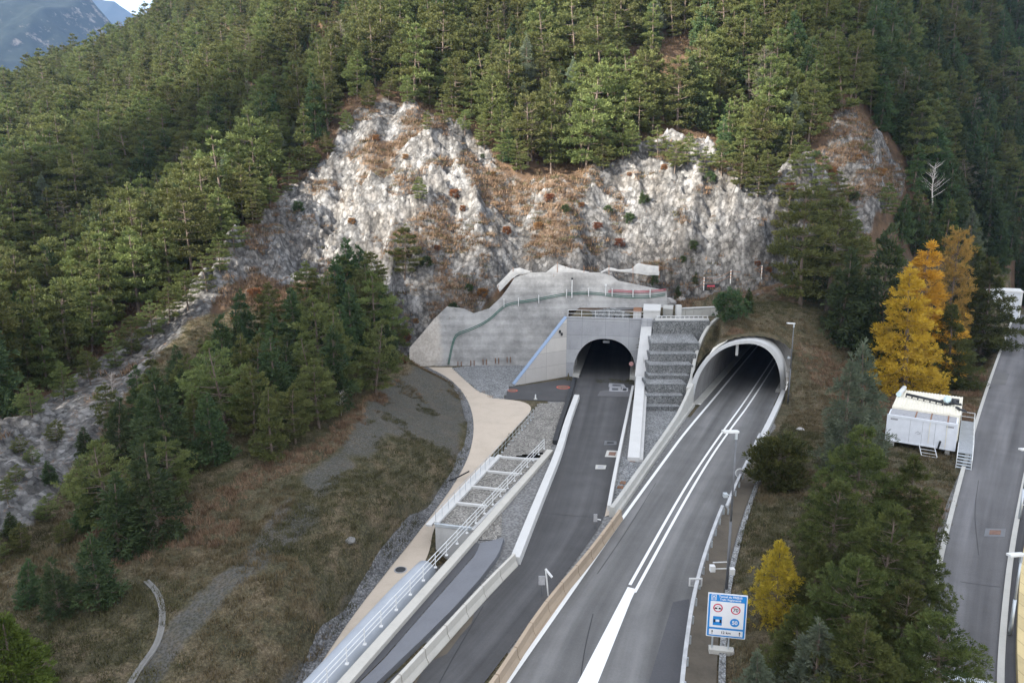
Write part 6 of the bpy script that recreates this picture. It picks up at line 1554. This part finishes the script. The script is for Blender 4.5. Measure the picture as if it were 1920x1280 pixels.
mb.build('ribbed_roof', 'cream_metal', cab)
mb = MB()
for i in range(26):
    y = D0 + .25 + (D1 - D0 - .5) * i / 25; mb.box(LX + .102, y - .07, .75, LX + .15, y + .07, 3.35)
mb.build('ribbed_side', 'cream_metal', cab)
for (x, y) in ((.6, .4), (LX - .6, .4), (.6, 5), (LX - .6, 5), (.6, 10.4), (LX - .6, 10.4)):
    mb = MB(); mb.box(x - .2, y - .2, -.1, x + .2, y + .2, .598); mb.build('leg', 'kerb_concrete', cab)
for x in (LX * .34, LX * .52, LX * .70):
    mb = MB(); mb.box(x - .012, -.006, .7, x + .012, -.002, 3.02); mb.build('panel_seam', 'grey_lid', cab)
for y in (1.0, 2.0):
    mb = MB(); mb.box(LX + .002, y - .3, 2.5, LX + .03, y + .3, 2.9); mb.build('vent_grille', 'grey_lid', cab)
mb = MB(); mb.tube([(LX * .77, -.10, .55), (LX * .79, -.12, 1.35)], .09, 8); mb.build('vent_pipe', 'dark_metal', cab)
mb = MB()
for k, (x0, z0, x1, z1) in enumerate(((.42, 1.72, .46, 1.95), (.46, 1.95, .49, 1.8), (.45, 1.62, .49, 1.75), (.50, 1.95, .495, 1.65))):
    mb.beam((LX * x0, -.008, z0), (LX * x1, -.008, z1), .012, .05, up=(0, 1, 0))
mb.build('scribble', 'grey_metal', cab)
# steel walkway and stairs on the road side
wk = empty('steel_stairs', (O.x, O.y, 0), ang, label='galvanised walkway with white handrails and steps along the side of the cabin', cat='stairs')
x0, x1 = LX + .25, LX + 1.45
mb = MB(); mb.box(x0, -1.3, .82, x1, 10.8, .90)
mb.build('deck', 'galvanised', wk)
mb = MB()
for i in range(40): y = -1.25 + 12 * i / 39; mb.box(x0 + .03, y - .03, .902, x1 - .03, y + .03, .925)
mb.build('deck_bars', 'grey_lid', wk)
for i in range(5):
    mb = MB(); y = -1.35 - .42 * (i + 1); z = .90 - .17 * (i + 1); mb.box(x0 + .04, y, z - .05, x1 - .04, y + .30, z); mb.build('step', 'galvanised', wk)
for x in (x0, x1):
    mb = MB(); mb.beam((x, -1.3, .78), (x, -3.55, -.05), .06, .22); mb.build('stringer', 'white_metal', wk)
for (pts_) in (([(x1, 10.8), (x1, -1.3)]),):
    for z in (1.9, 1.4):
        mb = MB(); mb.tube([(x1, 10.8, z), (x1, -1.3, z), (x1, -3.5, z - .95)], .035, 6); mb.tube([(x0, 10.8, z), (x1, 10.8, z)], .035, 6); mb.build('handrail', 'white_metal', wk)
    for y in (10.8, 9, 7.2, 5.4, 3.6, 1.8, .2, -1.3):
        mb = MB(); mb.tube([(x1, y, .9), (x1, y, 1.92)], .035, 6); mb.build('rail_post', 'white_metal', wk)
        mb = MB(); mb.tube([(x1 - .1, y, -.1), (x1 - .1, y, .82)], .05, 6); mb.build('support', 'galvanised', wk)
mb = MB(); mb.tube([(x0, 10.8, .9), (x0, 10.8, 1.9)], .035, 6); mb.build('rail_post', 'white_metal', wk)
mb = MB(); mb.tube([(x1, -3.5, -.05), (x1, -3.5, .97)], .035, 6); mb.build('rail_post', 'white_metal', wk)
mb = MB(); mb.tube([(x0, -1.3, 1.85), (x0, -3.5, .92)], .035, 6); mb.tube([(x0, -3.5, -.05), (x0, -3.5, .92)], .03, 6); mb.build('handrail', 'white_metal', wk)
# ladder leaning away under the front
ld = empty('ladder', (O.x, O.y, 0), ang, label='white metal ladder leaning from under the cabin onto the grass', cat='ladder')
for x in (LX * .50, LX * .72):
    mb = MB(); mb.tube([(x, -.1, .62), (x + .35, -1.5, .02)], .04, 6); mb.build('rail', 'white_metal', ld)
for f in (.05, .38, .72, 1.0):
    mb = MB(); mb.tube([(LX * .50 + .35 * f, -.1 - 1.4 * f, .62 - .6 * f), (LX * .72 + .35 * f, -.1 - 1.4 * f, .62 - .6 * f)], .03, 6); mb.build('rung', 'white_metal', ld)
# things lying on the roof
rt = empty('roof_pipe', (O.x, O.y, 0), ang, label='long dark pipe on stubby feet lying across the cream cabin roof', cat='pipe')
mb = MB(); mb.tube([(1.0, 7.6, 3.82), (LX * .74, 6.0, 3.82)], .14, 10); mb.build('tube', 'dark_metal', rt, smooth=True)
for i in range(7):
    f = i / 6; x = 1.0 + (LX * .74 - 1.0) * f; y = 7.6 - 1.6 * f; mb = MB(); mb.box(x - .06, y - .3, 3.542, x + .06, y - .12, 3.72); mb.build('foot', 'dark_metal', rt)
rb = empty('rolled_sheet', (O.x, O.y, 0), ang, label='pale cylinder roll lying on the far left corner of the cabin roof', cat='roll')
mb = MB(); mb.tube([(.3, 7.2, 3.8), (.55, 10.6, 3.85)], .24, 12); mb.build('roll', 'white_metal', rb, smooth=True)
mb = MB(); mb.tube([(.29, 7.1, 3.8), (.3, 7.2, 3.8)], .27, 12); mb.build('end_cap', 'pale_blue_fabric', rb)
rk = empty('roof_equipment', (O.x, O.y, 0), ang, label='pale blue bundle and black tangled parts heaped on the right of the cabin roof', cat='equipment')
import bmesh
bm = bmesh.new(); bmesh.ops.create_icosphere(bm, subdivisions=3, radius=1)
for v in bm.verts: c = v.co.copy(); d = 1 + .22 * float(fbm(c.x * 1.3, c.y * 1.3, c.z * 1.3, 3, 8)); v.co = Vector((LX * .80 + c.x * d * .34, 6.9 + c.y * d * .75, 3.95 + c.z * d * .42))
me = bpy.data.meshes.new('bundle'); bm.to_mesh(me); bm.free(); link('bundle', me, 'pale_blue_fabric', rk)
rgq = random.Random(6); 
for i in range(5):
    mb = MB(); p = Vector((LX * (.70 + .06 * i), 5.2 + rgq.uniform(-.5, 2.6), 3.7)); pts_ = [p]
    for k in range(4): p = p + Vector((rgq.uniform(-.1, .4), rgq.uniform(-.4, .3), rgq.uniform(-.08, .16))); pts_.append(p)
    mb.tube(pts_, [.1, .16, .12, .15, .06], 7); mb.build('black_hose', 'dark_metal', rk, smooth=True)
mb = MB(); mb.box(LX * .86, 7.2, 3.55, LX * .98, 8.0, 3.95); mb.build('motor_box', 'dark_metal', rk, bevel=.05)

# white building at the end of the service road
B = P(1893, 586, .4); wb = empty('white_building', (B.x + 1.0, 150, 0), R(-30), label='white flat roofed building half hidden by a dark pine at the right edge', cat='building'); B = PY(1912, 590, 150)
wb.location = (B.x, 150, 0)
zt = PY(1912, 547, 150).z
mb = MB(); mb.box(-7.2, 0, -.3, 0, 6, zt - .25); mb.build('wall', 'container_white', wb)
mb = MB(); mb.box(-7.35, -.15, zt - .248, .15, 6.15, zt + .1); mb.build('roof', 'white_paint', wb, bevel=.05)
mb = MB(); mb.box(-.32, -.05, -.3, .06, -.003, zt - .3); mb.build('corner_post', 'white_paint', wb)
mb = MB(); mb.box(-5.8, -.04, .9, -4.0, -.004, 2.6); mb.build('window', 'dark_metal', wb)

# ------------------------------------------------------------------ information board before the tunnel
plain('sign_blue', (.02, .22, .58), .45, 0, .04); plain('sign_red', (.50, .02, .07), .45, 0, .05); plain('sign_white', (.72, .73, .76), .5, 0, .04); plain('sign_black', (.015, .015, .02), .5, 0, .1)
b = P(1352, 1222); yb = b.y
tl, tr, br_, bl = PY(1326, 1110, yb), PY(1400, 1117, yb - .35), PY(1397, 1198, yb - .35), PY(1323.5, 1191, yb)
Wd, Ht = ((tr - tl).xy.length + (br_ - bl).xy.length) / 2, ((tl - bl).z + (tr - br_).z) / 2; z0 = (bl.z + br_.z) / 2
sb = empty('information_board', (bl.x, bl.y, 0), math.atan2(tr.y - tl.y, tr.x - tl.x), label='blue and white tunnel information board with speed signs on two posts', cat='sign board')
Y0 = 0.0
mb = MB(); mb.box(0, 0, z0, Wd, .07, z0 + Ht); mb.build('back_panel', 'galvanised', sb, bevel=.01)
def rrect(mb, x0, z0_, x1, z1, r, y, th=.004, n=5):
    pts_ = []
    for cx_, cz_, a0 in ((x1 - r, z1 - r, 0), (x0 + r, z1 - r, 90), (x0 + r, z0_ + r, 180), (x1 - r, z0_ + r, 270)):
        for i in range(n + 1): a = R(a0 + 90 * i / n); pts_.append((cx_ + r * math.cos(a), cz_ + r * math.sin(a)))
    k = len(pts_); mb.add([(x, y, z) for x, z in pts_] + [(x, y - th, z) for x, z in pts_], [tuple(range(k))[::-1], tuple(range(k, 2 * k))] + [(i, (i + 1) % k, k + (i + 1) % k, k + i) for i in range(k)]); return mb
X = lambda f: f * Wd
Zf = lambda f: z0 + (1 - f) * Ht
def lay(name, mat, x0, f0, x1, f1, y, r=.04): return rrect(MB(), X(x0), Zf(f1), X(x1), Zf(f0), r, y).build(name, mat, sb)
lay('border', 'sign_white', .0, .0, 1.0, 1.0, -.002, .06); lay('blue_field', 'sign_blue', .022, .018, .978, .982, -.008, .05)
lay('white_panel', 'sign_white', .07, .175, .93, .775, -.014, .03); lay('distance_panel', 'sign_white', .07, .82, .93, .952, -.014, .03)
def disc(name, mat, fx, fz, r, y, n=36, parent=None):
    mb = MB(); c = (X(fx), Zf(fz)); p = [(c[0] + r * math.cos(2 * math.pi * i / n), c[1] + r * math.sin(2 * math.pi * i / n)) for i in range(n)]
    mb.add([(x, y, z) for x, z in p] + [(x, y - .004, z) for x, z in p], [tuple(range(n))[::-1], tuple(range(n, 2 * n))] + [(i, (i + 1) % n, n + (i + 1) % n, n + i) for i in range(n)]); return mb.build(name, mat, parent or sb)
rr_ = .122 * Wd
def text(s, fx, fz, size, mat, y, parent, name='lettering', xs=1.0, bold=.0):
    cu = bpy.data.curves.new(name, 'FONT'); cu.body = s; cu.size = size; cu.align_x = 'CENTER'; cu.align_y = 'CENTER'; cu.extrude = .002; cu.offset = bold
    o = bpy.data.objects.new('tmp_text', cu); COL.objects.link(o); bpy.context.view_layer.update()
    me = bpy.data.meshes.new_from_object(o.evaluated_get(bpy.context.evaluated_depsgraph_get())); bpy.data.objects.remove(o); bpy.data.curves.remove(cu)
    for v in me.vertices: x_, y_, z_ = v.co; v.co = (X(fx) + x_ * xs, y - z_, Zf(fz) + y_)
    return link(name, me, mat, parent)
text('Tunnel du FREJUS', .57, .062, .165, 'sign_white', -.016, sb, 'place_lettering', 1.0, .004); text('Trafic Réglementé', .57, .128, .15, 'sign_white', -.016, sb, 'notice_lettering', 1.0, .003)
tn = lay('tunnel_symbol', 'sign_white', .085, .03, .215, .155, -.014, .02); 
mb = rrect(MB(), X(.10), Zf(.146), X(.20), Zf(.040), .015, -.020); mb.build('symbol_field', 'sign_blue', tn)
mb = MB(); a_ = [(X(.15) + .075 * math.cos(R(180 - 180 * i / 12)), Zf(.088) + .075 * math.sin(R(180 - 180 * i / 12))) for i in range(13)]; a_ = [(a_[0][0], Zf(.142))] + a_ + [(a_[-1][0], Zf(.142))]
i_ = [(X(.15) + .038 * math.cos(R(180 - 180 * i / 12)), Zf(.092) + .038 * math.sin(R(180 - 180 * i / 12))) for i in range(13)]; i_ = [(i_[0][0], Zf(.142))] + i_ + [(i_[-1][0], Zf(.142))]
mb.loft([[(x, -.027, z) for x, z in a_], [(x, -.027, z) for x, z in i_]]); mb.build('arch_symbol', 'sign_white', tn)
d1 = disc('overtaking_ban', 'sign_red', .265, .325, rr_, -.020); disc('white_disc', 'sign_white', .265, .325, rr_ * .76, -.026, parent=d1)
for fx_, m_ in ((.215, 'sign_black'), (.315, 'sign_black')):
    mb = MB(); mb.box(X(fx_) - .075, -.036, Zf(.35), X(fx_) + .075, -.031, Zf(.325)); mb.box(X(fx_) - .05, -.036, Zf(.325) + .001, X(fx_) + .03, -.031, Zf(.312)); mb.build('vehicle_symbol', m_, d1)
text('150 m', .265, .292, .07, 'sign_black', -.032, d1, 'gap_lettering')
d2 = disc('speed_limit', 'sign_red', .715, .345, rr_, -.020); disc('white_disc', 'sign_white', .715, .345, rr_ * .76, -.026, parent=d2); text('70', .715, .347, .30, 'sign_black', -.032, d2, 'limit_lettering', .95, .006)
sq = lay('gap_sign', 'sign_blue', .155, .52, .385, .725, -.020, .01)
for fx_ in (.19, .35):
    mb = MB(); mb.box(X(fx_) - .045, -.031, Zf(.645), X(fx_) + .045, -.026, Zf(.59)); mb.box(X(fx_) - .06, -.031, Zf(.662), X(fx_) + .06, -.026, Zf(.648)); mb.build('vehicle_symbol', 'sign_black', sq)
mb = MB(); mb.box(X(.225), -.031, Zf(.642), X(.315), -.026, Zf(.592)); mb.build('gap_panel', 'sign_white', sq)
d3 = disc('minimum_speed', 'sign_blue', .71, .635, rr_ * .98, -.020); text('50', .71, .637, .31, 'sign_white', -.032, d3, 'speed_lettering', .95, .008)
text('12 km', .50, .888, .20, 'sign_black', -.020, sb, 'distance_lettering', 1.05, .004)
for fx_ in (.15, .85):
    mb = MB(); mb.box(X(fx_) - .015, -.024, Zf(.935), X(fx_) + .015, -.019, Zf(.88)); mb.add([(X(fx_) - .055, -.024, Zf(.88)), (X(fx_) + .055, -.024, Zf(.88)), (X(fx_), -.024, Zf(.838))], [(0, 1, 2)]); mb.build('arrow', 'sign_black', sb)
for f in (.18, .60):
    mb = MB(); mb.tube([(X(f), .12, -.1), (X(f), .12, z0 + Ht * .9)], .05, 8); mb.build('post', 'galvanised', sb)
mb = MB(); mb.beam((X(.1), .12, .12), (X(.75), .12, .12), .45, .3); mb.build('footing', 'kerb_concrete', sb, bevel=.03)

# ------------------------------------------------------------------ far mountains, and the air between
def mountain(name, xs, ycrest, crest, yfoot, zfoot, seed, mat, rough, nx=260, ny=160):
    U = np.linspace(xs[0], xs[1], nx); T = np.linspace(0, 1.25, ny); X_ = np.broadcast_to(U[None], (ny, nx)); T_ = np.broadcast_to(T[:, None], (ny, nx))
    C = np.interp(U, [c[0] for c in crest], [c[1] for c in crest])[None]
    Y_ = yfoot + (ycrest - yfoot) * T_
    pr = np.where(T_ < 1, T_ ** 1.15, 1 - (T_ - 1) * 1.6)
    Z_ = zfoot + (C - zfoot) * pr
    s = 1 / (ycrest * .10)
    Z_ = Z_ + rough * (fbm(X_ * s, Y_ * s * .5, 0, 6, seed, True) * .9 + fbm(X_ * s * 4, Y_ * s * 2, 0, 4, seed + 9, True) * .22) * np.sin(np.clip(T_, 0, 1) * 3.0) ** .5
    ix = np.arange(nx * ny).reshape(ny, nx); q = np.stack([ix[:-1, :-1], ix[:-1, 1:], ix[1:, 1:], ix[1:, :-1]], -1)
    me = mesh_np(name, np.stack([X_, Y_, Z_], -1).reshape(-1, 3), q, 4); me.polygons.foreach_set('use_smooth', np.ones(len(me.polygons), bool))
    return link(name, me, mat, kind='structure')
def far_px(px, py, Y): p = PY(px, py, Y); return (p.x, p.z)
t = NT('mountain_side', .95, .1)
a = t.tex('Noise', .011, 'Pos', 8, .72); b_ = t.tex('Noise', .05, 'Pos', 6, .75); g = t.n.new('ShaderNodeNewGeometry'); sx = t.n.new('ShaderNodeSeparateXYZ'); t.l.new(g.outputs['Normal'], sx.inputs[0])
wood_ = t.ramp(b_, [(.35, (.006, .010, .008)), (.65, (.015, .02, .015))]); bare_ = t.ramp(b_, [(.3, (.06, .044, .034)), (.55, (.10, .084, .07)), (.7, (.17, .155, .14))])
k = t.math('ADD', t.math('ADD', a, t.math('MULTIPLY', t.math('SUBTRACT', b_, .5), .55)), t.math('MULTIPLY', t.math('SUBTRACT', .8, sx.outputs[2]), .45))
t.col(t.mix(t.ramp(k, [(.585, 0.0), (.66, 1.0)]), wood_, bare_))
t2 = NT('far_mountain_side', .95, .1); z_ = t2.n.new('ShaderNodeNewGeometry'); s2_ = t2.n.new('ShaderNodeSeparateXYZ'); t2.l.new(z_.outputs['Position'], s2_.inputs[0])
zz = t2.math('ADD', t2.math('MULTIPLY', s2_.outputs[2], .001), t2.math('MULTIPLY', t2.math('SUBTRACT', t2.tex('Noise', .004, 'Pos', 6), .5), .25))
t2.col(t2.ramp(zz, [(1.36, (.03, .045, .04)), (1.44, (.75, .77, .8))])) if False else t2.col(t2.ramp(t2.tex('Noise', .01, 'Pos', 6), [(.4, (.006, .010, .012)), (.7, (.018, .022, .024))]))
Y1 = 1800; cr = [far_px(px, py, Y1) for px, py in ((-900, -180), (-400, -120), (-120, -60), (60, -40), (165, -5), (200, 30), (232, 62), (330, 150), (500, 260))]
mountain('mountain', (cr[0][0], cr[-1][0]), Y1, cr, 720, -60, 5, 'mountain_side', 45)
Y2 = 3600; cr = [far_px(px, py, Y2) for px, py in ((-600, -30), (60, -30), (150, -16), (195, 2), (215, 4), (245, 26), (262, 42), (330, 85), (520, 200))]
mountain('mountain', (cr[0][0], cr[-1][0]), Y2, cr, 2300, -60, 15, 'far_mountain_side', 20)
hz = bpy.data.meshes.new('haze'); mb = MB(); mb.box(-3900, -60, -70, 900, 4300, 1065)
ob = mb.build('haze', None, kind='stuff'); ob.data.materials.clear()
m = bpy.data.materials.new('air'); m.use_nodes = True; nt = m.node_tree; nt.nodes.remove(nt.nodes['Principled BSDF'])
pv = nt.nodes.new('ShaderNodeVolumePrincipled'); pv.inputs['Color'].default_value = (.38, .60, 1.0, 1); pv.inputs['Density'].default_value = .00007; pv.inputs['Anisotropy'].default_value = .0
nt.links.new(pv.outputs[0], nt.nodes['Material Output'].inputs['Volume']); ob.data.materials.append(m)
